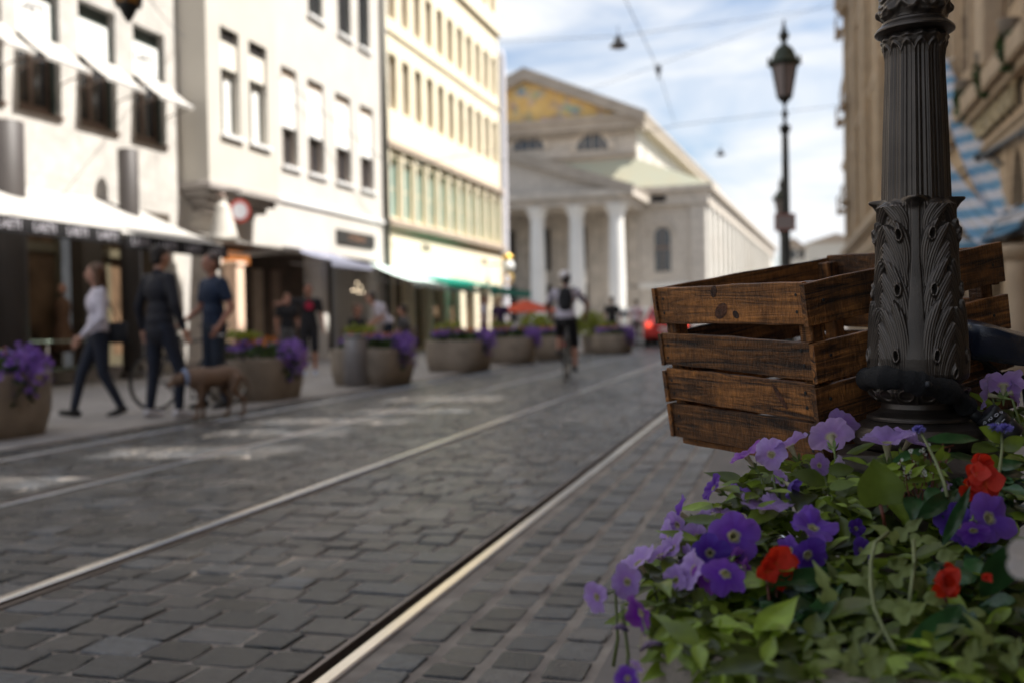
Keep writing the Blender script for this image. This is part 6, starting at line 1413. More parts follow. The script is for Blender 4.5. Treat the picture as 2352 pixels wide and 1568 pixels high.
drape('blue and white striped cloth hanging lower, just right of the acanthus sleeve', DP(2150, 360, 21), DP(2290, 540, 18.5), .5, .7, .25, 2)
drape('blue and white striped cloth gathered at the right edge of the picture', DP(2285, 520, 17.8), DP(2420, 430, 16.2), .5, .7, .12, 3)
drape('blue and white cloth swag along the front of the dark canopy', DP(2180, 560, 20), DP(2310, 500, 18), .3, .3, .25, 4)
t = thing('cafe_awning', 'dark awning frame under the blue and white cloth on the hotel front', 'awning', tuple(DP(2280, 540, 19)))
A1, A2 = DP(2190, 556, 21), DP(2420, 486, 15.5)
mb = MB(); mb.add([A1, A2, A2+UP*-.22, A1+UP*-.22, A1+Vector((.95,0,.25)), A2+Vector((.95,0,.25))], [(0,1,2,3),(0,4,5,1)]); mb.build('canvas', M('charcoal_canvas', (.045,.045,.05), .8, var=.2), t, fix=False)
mb = MB(); mb.tube([A1, A2], .03, 8); mb.build('front_bar', MT['iron'], t)
p = WX(2340, 600, XR-.55)
for k, (px, lab) in enumerate(((2333, 'round beige stone column under the dark awning at the right edge'), (2243, 'round beige stone column seen past the far corner of the crate'))):
    p = WX(px, 620, XR-.35); t = thing('stone_column', lab, 'column', (p.x, p.y, .004), group='hotel arcade columns'); mb = MB(); mb.lathe([(.24,.004),(.24,.30),(.19,.36),(.165,1.6),(.16,1.85)], 20, (p.x, p.y, 0)); mb.build('shaft', MT['beige_trim'], t, True); mb = MB(); mb.lathe([(.165,1.851),(.26,2.0),(.28,2.12)], 20, (p.x, p.y, 0)); mb.build('capital', MT['beige_trim'], t, True)
for px, py, lab in ((2318, 118, 'small dark green box tree on the hotel ledge, nearest the right edge'), (2262, 182, 'small dark green box tree on the hotel ledge, middle one of three'), (2213, 236, 'small dark green box tree on the hotel ledge, closest to the iron post')):
    p = WX(px, py+16, XR-.3); t = thing('box_tree', lab, 'plant', (p.x, p.y, 5.68), group='box trees on the hotel ledge'); mb = MB(); clump(mb, (p.x, p.y, p.z+.20), (.20,.20,.44), 420, .05, 1); mb.build('foliage', MT['lf_far'], t, fix=False)
    mb = MB(); mb.lathe([(.15,5.68),(.19,6.0),(.20,6.02),(.16,6.02),(.15,5.95)], 14, (p.x, p.y, 0)); mb.build('pot', MT['planter'], t, True); mb = MB(); mb.tube([(p.x, p.y, 5.9), (p.x, p.y, p.z)], .025, 6); mb.build('stem', MT['stem'], t)
for a, b, lab in (((2180,140,26), (2352,320,17.5), 'dark slanting stay rod before the hotel cornice'), ((2258,345,21), (2300,378,19), 'short dark bracket rod under the hotel lettering')):
    t = thing('stay_rod', lab, 'rod', tuple(DP(*a))); mb = MB(); mb.tube([DP(*a), DP(*b)], .028, 8); mb.build('rod', MT['iron'], t); mb = MB(); mb.ell(DP(*a), (.06,.06,.06), 10, 6); mb.build('end_fitting', MT['iron'], t)
p0 = WX(2250, 362, XR-.12); p1 = WX(2420, 262, XR-.12); t = thing('lettering_rail', 'dark rail below the hotel lettering', 'rail', tuple(p0)); mb = MB(); mb.tube([p0, p1], .05, 8); mb.build('rail', MT['iron'], t); mb = MB(); mb.ell(p0, (.12,.12,.10), 12, 8); mb.build('end_lamp', MT['iron'], t)
# ------------------------------------------------------------------ people
def cmat(name, c, rough=.8, bump=.2): 
    return bpy.data.materials[name] if name in bpy.data.materials else M(name, c, rough, var=.18, scale=9, bump=bump, bscale=90)
def hand(mb, w, d, s_, spread, seed, curl=.5):
    """palm and five bent fingers from the wrist w along d"""
    r_ = random.Random(seed); d = Vector(d).normalized(); side = Vector(spread); side = (side-d*side.dot(d)).normalized(); nn = d.cross(side)
    p = Vector(w); mb.capsule(p, p+d*.045*s_, .024*s_, .034*s_, 8); mb.capsule(p+d*.05*s_+side*.018*s_, p+d*.085*s_+side*.018*s_, .018*s_, .015*s_, 8); mb.capsule(p+d*.05*s_-side*.018*s_, p+d*.085*s_-side*.018*s_, .018*s_, .015*s_, 8)
    for k, L_ in zip((-1.5,-.5,.5,1.5), (.060,.075,.078,.068)):
        b = p+d*.085*s_+side*.017*k*s_; m_ = b+(d*.5+nn*curl*.25)*L_*s_; mb.capsule(b, m_, .0095*s_, .009*s_, 6); mb.capsule(m_, m_+(d*.35+nn*curl*.5)*L_*s_, .009*s_, .0075*s_, 6)
    b = p+d*.03*s_+side*.03*s_; m_ = b+(d*.6+side*.7)*.04*s_; mb.capsule(b, m_, .012*s_, .010*s_, 6); mb.capsule(m_, m_+(d*.9+side*.2)*.03*s_, .010*s_, .008*s_, 6)
def person(label, base, head_dir, H, pose, top, legs, shoes, hair, skin='skin', sleeve='short', shorts=False, long_hair=False, bag=None, group=None, jacket=False, vox=.017, cat='person', seat=0.0):
    """pose: joints in metres for a 1.75 m figure facing +Y, right hand at +X"""
    s_ = H/1.75; dv = Vector((head_dir[0], head_dir[1], 0)).normalized(); rz = math.atan2(-dv.x, dv.y)
    t = thing('person', label, cat, base, rz, group)
    J = dict(pel=(0,0,.94), wst=(0,.01,1.08), cst=(0,.01,1.30), nk=(0,.0,1.46), hd=(0,.03,1.63), ls=(-.19,0,1.41), rs=(.19,0,1.41), le=(-.25,-.02,1.13), re=(.25,-.02,1.13), lw=(-.24,.06,.88), rw=(.24,.06,.88),
             lh=(-.095,0,.92), rh=(.095,0,.92), lk=(-.10,.03,.50), rk=(.10,.03,.50), la=(-.10,-.01,.085), ra=(.10,-.01,.085), look=0.0); J.update(pose)
    lean = Vector(J.get('lean', (0,0,0)))
    V = {}
    for k, v in J.items():
        if isinstance(v, tuple) and len(v) == 3 and k not in ('lean', 'ltd', 'rtd'): V[k] = Vector(v)*s_
    for k, q in (('cst', .45), ('nk', .75), ('hd', 1), ('ls', .7), ('rs', .7), ('le', .5), ('re', .5), ('wst', .2)): 
        if k not in pose or k in ('hd',): V[k] = V[k]+lean*s_*q
    S_ = s_
    hc = V['hd']; lk = J['look']; fx = Vector((math.sin(lk), math.cos(lk), 0)); fr = Vector((math.cos(lk), -math.sin(lk), 0)); Mh = Matrix(((fr.x, fx.x, 0), (fr.y, fx.y, 0), (0, 0, 1)))
    b = MB()
    b.ell(V['pel'], (.155*S_,.105*S_,.13*S_), 14, 9); b.ell(V['wst'], (.135*S_,.098*S_,.14*S_), 14, 9); b.ell(V['cst'], (.165*S_,.108*S_,.16*S_), 14, 9); b.capsule(V['ls'], V['rs'], .058*S_, .058*S_); b.ell((V['cst']+V['nk'])/2, (.11*S_,.075*S_,.09*S_))
    b.capsule(V['nk']-Vector((0,0,.03))*S_, hc-Vector((0,.01,.07))*S_, .056*S_, .052*S_)
    b.ell(hc+Vector((0,0,.015))*S_, (.073*S_,.092*S_,.105*S_), 16, 10, Mh); b.ell(hc+Mh @ Vector((0,.030,-.055))*S_, (.052*S_,.055*S_,.055*S_), 12, 8, Mh)
    b.capsule(hc+Mh @ Vector((0,.085,.02))*S_, hc+Mh @ Vector((0,.108,-.018))*S_, .011*S_, .016*S_, 8); b.capsule(hc+Mh @ Vector((-.022,.083,-.055))*S_, hc+Mh @ Vector((.022,.083,-.055))*S_, .010*S_, .010*S_, 6)
    for e in (-1, 1): b.ell(hc+Mh @ Vector((.074*e,-.005,0))*S_, (.014*S_,.024*S_,.033*S_), 8, 6, Mh)
    for sd, sp in (('l', -1), ('r', 1)):
        b.capsule(V[sd+'s'], V[sd+'e'], .052*S_, .041*S_); b.capsule(V[sd+'e'], V[sd+'w'], .041*S_, .027*S_); dd = V[sd+'w']-V[sd+'e']
        hand(b, V[sd+'w'], dd, S_, (0.3,1,0) if abs(dd.normalized().y) < .8 else (0,0,1), len(label)+sp)
        b.capsule(V[sd+'h'], V[sd+'k'], .088*S_, .058*S_); b.capsule(V[sd+'k'], V[sd+'a'], .056*S_, .036*S_)
        td = Vector(J.get(sd+'td', (0,1,-.15))).normalized(); b.capsule(V[sd+'a']+Vector((0,0,-.04))*S_-td*.03*S_, V[sd+'a']+Vector((0,0,-.04))*S_+td*.13*S_, .038*S_, .028*S_)
    me = fuse(b, vox*S_*.75, 2); link('body', me, MT[skin], t, True)
    # eyes
    for e in (-1, 1):
        q = MB(); q.ell(hc+Mh @ Vector((.031*e,.080,.018))*S_, (.011*S_,.008*S_,.008*S_), 10, 6, Mh); q.build('eye', MT['dark'], t, True, world=False)
    # upper garment
    g = MB(); k = 1.10 if not jacket else 1.17; low = V['pel']+Vector((0,0,.02 if not jacket else -.12))*S_
    g.ell(V['pel']+Vector((0,0,.05))*S_, (.158*k*S_,.112*k*S_,.11*S_), 14, 9); g.ell(V['wst'], (.142*k*S_,.105*k*S_,.15*S_), 14, 9); g.ell(V['cst'], (.168*k*S_,.115*k*S_,.165*S_), 14, 9); g.capsule(V['ls'], V['rs'], .066*S_, .066*S_); g.ell((V['cst']+V['nk'])/2, (.125*S_,.085*S_,.085*S_))
    if jacket: g.ell(V['pel']-Vector((0,0,.06))*S_, (.178*S_,.13*S_,.15*S_), 14, 9)
    g.capsule(V['nk']-Vector((0,0,.05))*S_, V['nk']+Vector((0,0,.012))*S_, .068*S_, .062*S_)
    for sd in 'lr':
        if sleeve == 'long': g.capsule(V[sd+'s'], V[sd+'e'], .064*S_, .053*S_); g.capsule(V[sd+'e'], V[sd+'w'].lerp(V[sd+'e'], .06), .053*S_, .037*S_)
        elif sleeve == 'short': g.capsule(V[sd+'s'], V[sd+'s'].lerp(V[sd+'e'], .62), .066*S_, .060*S_)
    me = fuse(g, vox*S_*.8, 3); link('jacket' if jacket else 'shirt', me, top, t, True)
    g = MB(); g.ell(V['pel']-Vector((0,0,.01))*S_, (.160*S_,.113*S_,.12*S_), 14, 9)
    for sd in 'lr':
        g.capsule(V[sd+'h'], V[sd+'k'], .098*S_, .068*S_ if not shorts else .080*S_)
        if not shorts: g.capsule(V[sd+'k'], V[sd+'a']+Vector((0,0,.02))*S_, .066*S_, .048*S_)
    me = fuse(g, vox*S_*.8, 3); link('shorts' if shorts else 'trousers', me, legs, t, True)
    for sd in 'lr':
        g = MB(); td = Vector(J.get(sd+'td', (0,1,-.15))).normalized(); a = V[sd+'a']+Vector((0,0,-.042))*S_; g.capsule(a-td*.04*S_, a+td*.14*S_, .044*S_, .035*S_); g.capsule(V[sd+'a']+Vector((0,0,-.01))*S_, a, .045*S_, .045*S_)
        me = fuse(g, vox*S_*.7, 1); link('shoe', me, shoes, t, True)
    if hair is not None:
        g = MB(); g.ell(hc+Mh @ Vector((0,-.022,.045))*S_, (.083*S_,.095*S_,.092*S_), 14, 9, Mh); g.ell(hc+Mh @ Vector((0,-.055,-.01))*S_, (.072*S_,.055*S_,.075*S_), 12, 8, Mh)
        if long_hair:
            for e in (-1, 1): g.capsule(hc+Mh @ Vector((.072*e,-.02,.05))*S_, hc+Mh @ Vector((.095*e,-.03,-.13))*S_, .036*S_, .040*S_)
            g.capsule(hc+Mh @ Vector((0,-.07,.02))*S_, hc+Mh @ Vector((.04,-.09,-.20))*S_, .06*S_, .05*S_)
        me = fuse(g, vox*S_*.7, 1); link('hair', me, hair, t, True)
    return t, V, s_, Mh
HB = cmat('brown_hair', (.10,.045,.02), .6); HD = cmat('dark_hair', (.020,.014,.012), .6); HGY = cmat('short_grey_brown_hair', (.09,.06,.05), .6)
NAVY = cmat('dark_navy_cloth', (.010,.011,.019)); JEAN = cmat('dark_jeans', (.014,.019,.036)); JEAN2 = cmat('blue_jeans', (.020,.032,.058)); WHT = cmat('white_jersey', (.66,.62,.70)); BLUE = cmat('petrol_blue_polo', (.010,.024,.060)); BLK = cmat('black_cloth', (.014,.014,.018)); SHW = cmat('white_trainers', (.62,.60,.62), .6); SHB = cmat('black_shoes', (.014,.013,.014), .5); SHBL = cmat('pale_blue_trainers', (.50,.56,.70), .6); GREY = cmat('grey_cloth', (.10,.10,.105))
RT, AW = Vector((.963,.268,0)), Vector((-.268,.963,0))
def at(px, py): p = G(px, py); return (p.x, p.y, .012)
# woman walking to the left
t, V, s_, Mh = person('person walking left in a white long-sleeved top and dark jeans with brown hair', at(232, 957), -RT*.85-AW*.55, 1.70,
   dict(la=(-.09,-.20,.10), lk=(-.09,-.02,.50), ra=(.09,.27,.085), rk=(.09,.18,.50), ltd=(0,.9,-.35), rtd=(0,1,.12), lw=(-.20,.22,.92), le=(-.27,.02,1.12), rw=(.2,.16,.90), re=(.27,-.03,1.13), look=.15), WHT, JEAN, SHB, HB, sleeve='long', long_hair=True)
bg_ = thing('handbag', 'small black handbag hanging behind the person in the white top', 'handbag', (t.location.x, t.location.y, 0))
p = Vector(t.location)+RT*.22; mb = MB(); mb.box((-.10,-.05,.82), (.10,.05,1.06), .02); mb.v = [tuple(Vector((v[0]*RT.x-v[1]*RT.y, v[0]*RT.y+v[1]*RT.x, v[2]))+Vector((p.x, p.y, 0))) for v in mb.v]; mb.build('pouch', BLK, bg_, True)
mb = MB(); mb.tube([p+Vector((0,0,1.05)), p-RT*.10+Vector((0,0,1.28)), Vector(t.location)-RT*.0+Vector((0,0,1.46))], .008, 6); mb.build('strap', BLK, bg_)
# man in the dark jacket, seen from behind, walking away to the right
person('person seen from behind in a dark navy jacket, jeans and white trainers', at(372, 962), AW*.75+RT*.55, 1.86,
   dict(la=(-.17,-.02,.085), lk=(-.14,.02,.5), ra=(.15,.10,.085), rk=(.15,.12,.5), lw=(-.34,.03,.90), le=(-.31,-.03,1.14), rw=(.33,.05,.90), re=(.31,-.03,1.14)), NAVY, JEAN, SHW, HD, sleeve='long', jacket=True)
# man in blue turning towards him
person('person in a petrol blue polo shirt and blue jeans with a pale watch, facing left', at(497, 938), -RT*.7-AW*.75, 1.86,
   dict(la=(-.10,-.06,.085), ra=(.11,.10,.085), lw=(-.27,.10,.92), le=(-.29,-.05,1.13), rw=(.24,.22,1.0), re=(.27,.02,1.13), look=.1), BLUE, JEAN2, SHB, HGY, skin='skin_tan')
pw = WX(508, 770, G(497, 938).x+.22); tw = thing('wristwatch', 'pale wristwatch on the arm of the person in blue', 'watch', tuple(pw))
mb = MB(); mb.lathe([(.036,-.014),(.040,-.008),(.040,.008),(.036,.014)], 16, tuple(pw)); mb.build('strap', SHW, tw, True); mb = MB(); mb.ell(pw+Vector((0,-.038,0)), (.018,.008,.018), 12, 6); mb.build('dial', MT['chrome'], tw, True)
# person in the black shirt with an outstretched arm, and the companion beside
t, V, s_, Mh = person('person in a black T-shirt with a red print, arm stretched left before the white pillar', at(712, 862), -AW*.9+RT*.25, 1.80,
   dict(rw=(.58,.20,1.36), re=(.42,.08,1.40), lw=(-.27,.08,.90)), BLK, BLK, SHBL, HD, skin='skin_tan', shorts=True)
mb = MB(); c = V['cst']; mb.prism([(c.x+.085*math.cos(k*math.pi/8), c.y+.128*s_, c.z+.02+.085*math.sin(k*math.pi/8)) for k in range(16)], (0,.006,0)); mb.build('chest_print', M('crimson_print', (.42,.01,.05), .7, var=.1), t, world=False)
person('person in a dark top and grey trousers beside the person with outstretched arm', at(662, 850), -AW*.8+RT*.5, 1.70, dict(lw=(-.26,.12,.9)), BLK, GREY, SHB, HB, skin='skin_tan')
# people sitting by the troughs and standing down the street (seated figures on chairs)
def chair(label, base, dr, group='café chairs by the troughs'):
    t = thing('cafe_chair', label, 'chair', base, math.atan2(-dr.x, dr.y), group)
    mb = MB(); mb.box((-.21,-.21,.43), (.21,.21,.46), .01); mb.build('seat', MT['brown_frame'], t, world=False); mb = MB(); mb.box((-.21,-.235,.55), (.21,-.212,.90), .008); mb.build('backrest', MT['brown_frame'], t, world=False)
    for x in (-.19,.19):
        for y in (-.2,.19): mb = MB(); mb.tube([(x,y,.0), (x,y,.429 if y > 0 else .549)], .014, 6); mb.build('leg', MT['iron'], t, world=False)
SIT = dict(pel=(0,0,.55), wst=(0,-.02,.70), cst=(0,-.01,.92), nk=(0,.0,1.08), hd=(0,.04,1.25), ls=(-.19,0,1.03), rs=(.19,0,1.03), le=(-.24,.05,.78), re=(.24,.05,.78), lw=(-.16,.26,.74), rw=(.16,.26,.74), lh=(-.095,.02,.54), rh=(.095,.02,.54), lk=(-.11,.42,.52), rk=(.11,.42,.52), la=(-.11,.42,.085), ra=(.11,.42,.085))
for px, py, d, dr, top, hr, sk, lab, cl in ((820, 795, 20.5, RT*.8-AW*.5, BLK, HB, 'skin_tan', 'person with brown hair in a black top seated behind the litter bin', 'café chair under the brown haired person in black'),
                                           (930, 800, 22.5, -RT*.9+AW*.2, GREY, HD, 'skin', 'dark haired person in charcoal seated at the right of the person bending in white', 'café chair under the dark haired person in charcoal')):
    p = DP(px, py, d); b = (p.x, p.y, .012); person(lab, b, dr, 1.78, SIT, top, JEAN, SHB, hr, skin=sk, group='people seated outside the café'); chair(cl, b, dr)
p = DP(893, 790, 21.5); person('person in a white shirt bending forward behind the third flower trough', (p.x, p.y, .012), -RT*.9-AW*.3, 1.80, dict(lean=(0,.34,-.14), lw=(-.22,.40,.92), rw=(.22,.40,.92), le=(-.26,.18,1.08), re=(.26,.18,1.08)), WHT, JEAN, SHB, HD)
p = DP(1112, 800, 29); person('person in a white shirt standing under the emerald awning', (p.x, p.y, .012), RT, 1.76, dict(), WHT, BLK, SHB, HB)
p = DP(1150, 800, 29.5); t, V, s_, Mh = person('person in a dark purple top with a straw hat under the emerald awning', (p.x, p.y, .012), -AW, 1.72, dict(), cmat('dark_purple_cloth', (.045,.02,.07)), BLK, SHB, HB)
mb = MB(); mb.lathe([(.19, -.005), (.19, .0), (.10, .012), (.095, .08), (.06, .11), (.005, .115)], 20, tuple(V['hd']+Vector((0,0,.075)))); mb.build('straw_hat', M('straw', (.66,.52,.33), .8, var=.15, scale=30), t, True, world=False)
p = DP(1407, 792, 33); person('small far person in dark clothes just left of the red car', (p.x, p.y, .012), AW, 1.74, dict(), BLK, BLK, SHB, HD)
p = DP(1462, 790, 38); person('small far person in pale clothes beside the red car', (p.x, p.y, .012), AW, 1.74, dict(), WHT, GREY, SHB, HD)
p = DP(1285, 790, 31); person('far person in a blue shirt mostly hidden by the cyclist', (p.x, p.y, .012), RT, 1.72, dict(), cmat('mid_blue_cloth', (.05,.10,.22)), GREY, SHB, HD)
# figure in the shop window: a dressed dummy
p = WX(145, 760, XF-.30); t = thing('shop_dummy', 'dressed dummy in a brown dress in the left shop window', 'mannequin', (p.x, p.y, .26))
mb = MB(); mb.lathe([(.20,.45),(.17,.75),(.13,.98),(.115,1.05),(.15,1.28),(.13,1.42),(.05,1.47),(.045,1.52)], 18, (p.x, p.y, .12)); mb.build('dress', cmat('brown_dress', (.16,.085,.05)), t, True)
mb = MB(); mb.ell((p.x, p.y, 1.76), (.075,.09,.11), 14, 10); mb.build('head', MT['skin'], t, True); mb = MB(); mb.tube([(p.x, p.y, .26), (p.x, p.y, .6)], .02, 8); mb.lathe([(.16,.255),(.16,.275)], 20, (p.x, p.y, 0)); mb.build('stand', MT['chrome'], t)
def make_bike(cyc, bx, dr):
    hr_, hf_ = bx+Vector((0,0,.34)), bx+Vector((0,0,.34))+dr*1.04; wheel(cyc, hr_, dr, .325, 12, .02); wheel(cyc, hf_, dr, .325, 12, .02)
    bb_ = bx+dr*.44+Vector((0,0,.29)); sd0 = bx+dr*.24+Vector((0,0,.90)); hd_ = bx+dr*.90+Vector((0,0,.86)); oo = Vector((dr.y, -dr.x, 0))
    mb = MB(); mb.tube([bb_, sd0], .018); mb.tube([bb_, hd_], .02); mb.tube([sd0-Vector((0,0,.14)), hd_], .017); mb.tube([hd_+Vector((0,0,.1)), hf_+oo*.0], .016)
    for k in (-1, 1): mb.tube([bb_, hr_+oo*.05*k], .01); mb.tube([sd0-Vector((0,0,.14)), hr_+oo*.05*k], .009)
    mb.build('frame', MT['bike_paint'], cyc, True)
    mb = MB(); mb.ell(sd0+Vector((0,0,.03)), (.075,.12,.03), 12, 8); mb.build('saddle', MT['black'], cyc, True)
    mb = MB(); hb_ = hd_+Vector((0,0,.14)); mb.tube([hb_-oo*.31-dr*.06, hb_-oo*.2, hb_, hb_+oo*.2, hb_+oo*.31-dr*.06], .013); mb.tube([hd_, hb_], .014); mb.build('handlebar', MT['black'], cyc, True)
    mb = MB(); mb.tube([bb_-oo*.09, bb_+oo*.09], .02)
    for k in (-1, 1): mb.tube([bb_+oo*.08*k, bb_+oo*.09*k+Vector((0,0,-.16*k))], .011, 6); mb.obox(bb_+oo*.14*k+Vector((0,0,-.16*k)), oo*.05, dr*.04, Vector((0,0,.012)))
    mb.build('cranks', MT['black'], cyc)
    return hr_
pkb = Vector(at(392, 942)); pkd = (AW*.8+RT*.6).normalized(); pb_ = thing('bicycle', 'parked bicycle half hidden behind the legs of the person in the dark jacket', 'bicycle', pkb); make_bike(pb_, pkb-pkd*.2, pkd)
mb = MB(); mb.tube([pkb+Vector((0,0,.28)), pkb+Vector((pkd.y*.22,-pkd.x*.22,.0))], .011, 6); mb.build('kickstand', MT['black'], pb_)
# ------------------------------------------------------------------ cyclist riding away
cb = G(1299, 873); bx = Vector((cb.x, cb.y, .004)); dr = (AW*1.0+RT*.12).normalized()
cyc = thing('bicycle', 'dark bicycle ridden away from the camera down the street', 'bicycle', (bx.x, bx.y, .004))
hr_ = make_bike(cyc, bx, dr)
mb = MB(); mb.ell(hr_-dr*.30+Vector((0,0,.26)), (.03,.03,.025), 10, 8); mb.build('tail_light', MT['red_paint'], cyc, True)
SD = .24; z0 = .90
RIDE = dict(pel=(0,SD,.99), wst=(0,SD+.04,1.13), cst=(.0,SD+.14,1.33), nk=(0,SD+.22,1.47), hd=(.0,SD+.26,1.64), ls=(-.19,SD+.19,1.43), rs=(.19,SD+.19,1.43), le=(-.34,SD+.36,1.22), re=(.34,SD+.36,1.22), lw=(-.29,.80,1.04), rw=(.29,.80,1.04),
            lh=(-.095,SD+.02,.97), rh=(.095,SD+.02,.97), lk=(-.13,SD+.40,.72), rk=(.13,SD+.30,.56), la=(-.14,.44,.47), ra=(.14,.40,.20), ltd=(0,1,-.1), rtd=(0,1,-.2))
t, V, s_, Mh = person('person cycling away in a pale T-shirt and dark shorts with a white helmet', (bx.x, bx.y, .004), dr, 1.80, RIDE, cmat('pale_lilac_jersey', (.50,.47,.56)), BLK, SHB, HD, shorts=True, skin='skin_tan')
mb = MB(); mb.ell(V['hd']+Vector((-.02,.0,.075)), (.10,.125,.085), 18, 10); mb.build('helmet', M('white_helmet', (.72,.70,.72), .4, var=.1, scale=12), t, True, world=False)
tb = thing('backpack', 'black backpack on the back of the cycling person', 'backpack', (bx.x, bx.y, .004), t.rotation_euler.z)
mb = MB(); c = V['cst']+Vector((0,-.17,-.03)); q = MB(); q.ell(c, (.135,.085,.23), 14, 10); q.ell(c+Vector((0,-.03,-.09)), (.115,.075,.12), 14, 10); me = fuse(q, .018, 2); link('pack', me, BLK, tb, True)
for k in (-1, 1): mb = MB(); mb.tube([c+Vector((.09*k,.06,.18)), V['ls' if k < 0 else 'rs']+Vector((-.04*k,.0,.075)), V['cst']+Vector((.10*k,.13,.06))], .016, 8); mb.build('strap', BLK, tb, True, world=False)
# ------------------------------------------------------------------ dog walking left, head low
dg_ = at(490, 962); fw_ = (-RT*.86-AW*.5).normalized(); td_ = thing('dog', 'brown short-haired dog with a pale blue collar walking left, head low', 'dog', dg_, math.atan2(-fw_.x, fw_.y))
D_ = MB()
sp_pts = [((0,-.36,.60),.120), ((0,-.22,.62),.128), ((0,-.02,.585),.132), ((0,.17,.575),.160), ((0,.30,.59),.140)]
for (a, ra), (b, rb_) in zip(sp_pts[:-1], sp_pts[1:]): D_.capsule(a, b, ra*1.12, rb_*1.12, 12)
D_.ell((0,.17,.52), (.115,.17,.165)); D_.ell((0,-.12,.58), (.10,.18,.11)); D_.ell((0,-.34,.59), (.13,.15,.15))
D_.capsule((0,.34,.62), (0,.50,.60), .105, .080); D_.ell((0,.57,.575), (.078,.105,.085)); D_.capsule((0,.62,.545), (0,.72,.495), .050, .036); D_.ell((0,.735,.495), (.024,.022,.02))
for e in (-1, 1): D_.capsule((.060*e,.53,.63), (.090*e,.55,.55), .026, .020, 8)
for e, dy in ((-1,.10), (1,-.08)):      # fore legs: shoulder, elbow, wrist, paw
    D_.capsule((.09*e,.24,.54), (.10*e,.20,.38), .072, .050); D_.capsule((.10*e,.20,.38), (.095*e,.20+dy*.7,.20), .047, .034); D_.capsule((.095*e,.20+dy*.7,.20), (.095*e,.20+dy,.06), .033, .028); D_.capsule((.095*e,.20+dy,.035), (.095*e,.26+dy,.03), .034, .028)
for e, dy in ((-1,-.10), (1,.10)):      # hind legs: hip, knee, hock, paw
    D_.capsule((.09*e,-.36,.56), (.10*e,-.25+dy*.5,.40), .098, .062); D_.capsule((.10*e,-.25+dy*.5,.40), (.095*e,-.42+dy*.8,.25), .052, .034); D_.capsule((.095*e,-.42+dy*.8,.25), (.095*e,-.38+dy,.06), .032, .027); D_.capsule((.095*e,-.38+dy,.035), (.095*e,-.31+dy,.03), .034, .028)
D_.capsule((0,-.47,.62), (0,-.58,.50), .030, .022); D_.capsule((0,-.58,.50), (0,-.62,.36), .022, .012)
SDG = .74
D_.v = [(v[0]*SDG*1.22, v[1]*SDG*.86, v[2]*SDG) for v in D_.v]
me = fuse(D_, .012, 3); link('body', me, M('brown_dog_coat', (.135,.075,.044), .75, var=.35, scale=5, bump=.3, bscale=120, col2=(.19,.115,.072)), td_, True)
mb = MB(); mb.tube([(.089*math.cos(a), .276+.015*math.sin(a), .451+.076*math.sin(a)) for a in [k*math.pi/10 for k in range(20)]], .020, 8, closed=True); mb.build('collar', cmat('pale_blue_collar', (.30,.38,.58)), td_, True, world=False)
for e in (-1, 1): mb = MB(); mb.ell((.044*e,.404,.444), (.008,.008,.008), 8, 6); mb.build('eye', MT['dark'], td_, True, world=False)
mb = MB(); mb.ell((0,.480,.370), (.018,.011,.014), 10, 6); mb.build('nose', MT['black'], td_, True, world=False)
hnd = Vector(G(408, 962)); t = thing('dog_leash', 'thin dark leash between the dog and the person in the dark jacket', 'leash', dg_)
cw = Vector(dg_)+fw_*.27+Vector((0,0,.48)); hw_ = WX(410, 770, Vector(at(372,962)).x+.3); mb = MB(); mb.tube([cw, cw.lerp(hw_, .5)-Vector((0,0,.10)), hw_], .008, 6); mb.build('strap', BLK, t); mb = MB(); mb.tube([hw_+Vector((.03*math.cos(a), 0, .03*math.sin(a)-.03)) for a in [k*math.pi/4 for k in range(8)]], .008, 6, closed=True); mb.build('hand_loop', BLK, t)
# ------------------------------------------------------------------ red car at the far end of the street
p = G(1530, 797); t = thing('parked_car', 'red car with lit brake lights at the far end of the tram street', 'car', (p.x, p.y, .0)); L4, W2 = 3.9, .84
c0 = Vector((p.x, p.y+.2, 0))
def sec(y, half, zb, zs, zt, ht): return [(c0.x-half, c0.y+y, zb), (c0.x-half*1.0, c0.y+y, zs), (c0.x-ht, c0.y+y, zt), (c0.x+ht, c0.y+y, zt), (c0.x+half, c0.y+y, zs), (c0.x+half, c0.y+y, zb)]
S5 = [sec(0,.74,.38,.80,.86,.70), sec(.10,.84,.30,.86,.94,.78), sec(.45,.86,.26,.92,1.40,.62), sec(1.2,.87,.26,.92,1.49,.64), sec(2.1,.87,.26,.92,1.42,.62), sec(2.8,.86,.26,.90,.96,.76), sec(3.6,.84,.28,.80,.84,.70), sec(3.9,.72,.36,.62,.66,.6)]
mb = MB(); vs = [v for s_ in S5 for v in s_]; fs = [(i*6+j, i*6+(j+1) % 6, i*6+6+(j+1) % 6, i*6+6+j) for i in range(len(S5)-1) for j in range(6)]+[tuple(range(6)), tuple(range(42, 48))]; mb.add(vs, fs); mb.build('body', MT['red_paint'], t)
mb = MB(); mb.add([(c0.x-.60, c0.y+.20, 1.02), (c0.x+.60, c0.y+.20, 1.02), (c0.x+.56, c0.y+.41, 1.33), (c0.x-.56, c0.y+.41, 1.33)], [(0,1,2,3)]); mb.v = [(v[0], v[1]-.03, v[2]) for v in mb.v]; mb.build('rear_window', MT['glass'], t, fix=False)
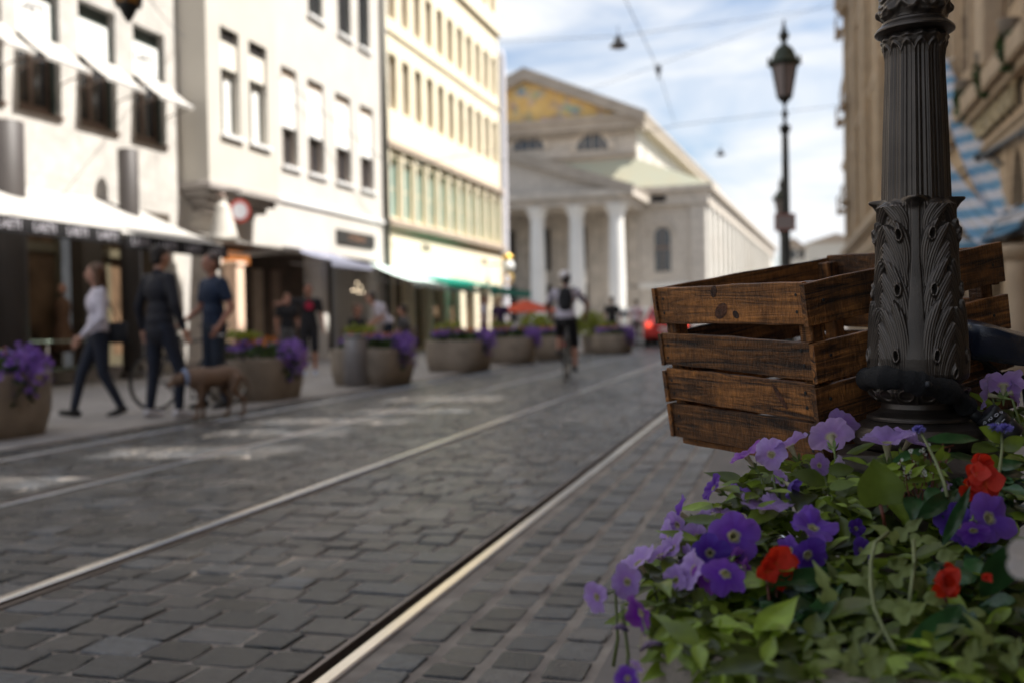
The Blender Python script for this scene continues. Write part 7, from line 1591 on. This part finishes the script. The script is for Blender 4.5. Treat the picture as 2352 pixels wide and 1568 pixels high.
mb = MB(); mb.box((c0.x-.84, c0.y-.06, .36), (c0.x+.84, c0.y+.04, .56), .02); mb.build('bumper', MT['red_paint'], t); mb = MB(); mb.box((c0.x-.26, c0.y-.075, .58), (c0.x+.26, c0.y-.06, .69)); mb.build('number_plate', MT['white_paint'], t)
for k in (-1, 1):
    mb = MB(); mb.box((c0.x+.64*k-.10, c0.y-.03, .70), (c0.x+.64*k+.10, c0.y+.06, .90), .015); mb.build('tail_light', M('lit_brake_light', (1,.10,.06), .3, var=0, emit=.9) if 'lit_brake_light' not in bpy.data.materials else bpy.data.materials['lit_brake_light'], t)
    for y in (.75, 3.05): 
        mb = MB(); P = [(c0.x+.80*k+.09*q, c0.y+y, .31) for q in (-1, 1)]; mb.tube(P, .31, 20); w_ = mb.build('wheel', MT['rubber'], t, True); mb = MB(); mb.tube([(c0.x+.80*k+.095*k, c0.y+y, .31), (c0.x+.80*k+.10*k, c0.y+y, .31)], .19, 16); mb.build('hub_cap', MT['chrome'], w_)
p = G(1452, 800); t = thing('parked_car', 'white car far down the street, left of the red car', 'car', (p.x-1.0, p.y+6, 0)); c1 = Vector((p.x-1.0, p.y+6, 0))
mb = MB(); vs = [(v[0]-c0.x+c1.x, v[1]-c0.y+c1.y, v[2]) for v in vs]; mb.add(vs, fs); mb.build('body', MT['white_paint'], t); mb = MB(); mb.add([(c1.x-.60, c1.y+.17, 1.02), (c1.x+.60, c1.y+.17, 1.02), (c1.x+.56, c1.y+.38, 1.33), (c1.x-.56, c1.y+.38, 1.33)], [(0,1,2,3)]); mb.build('rear_window', MT['glass'], t, fix=False)
for k in (-1, 1):
    mb = MB(); mb.box((c1.x+.64*k-.10, c1.y-.03, .70), (c1.x+.64*k+.10, c1.y+.06, .90), .015); mb.build('tail_light', MT['red_paint'], t)
    for y in (.75, 3.05): mb = MB(); mb.tube([(c1.x+.80*k+.09*q, c1.y+y, .31) for q in (-1, 1)], .31, 20); mb.build('wheel', MT['rubber'], t, True)
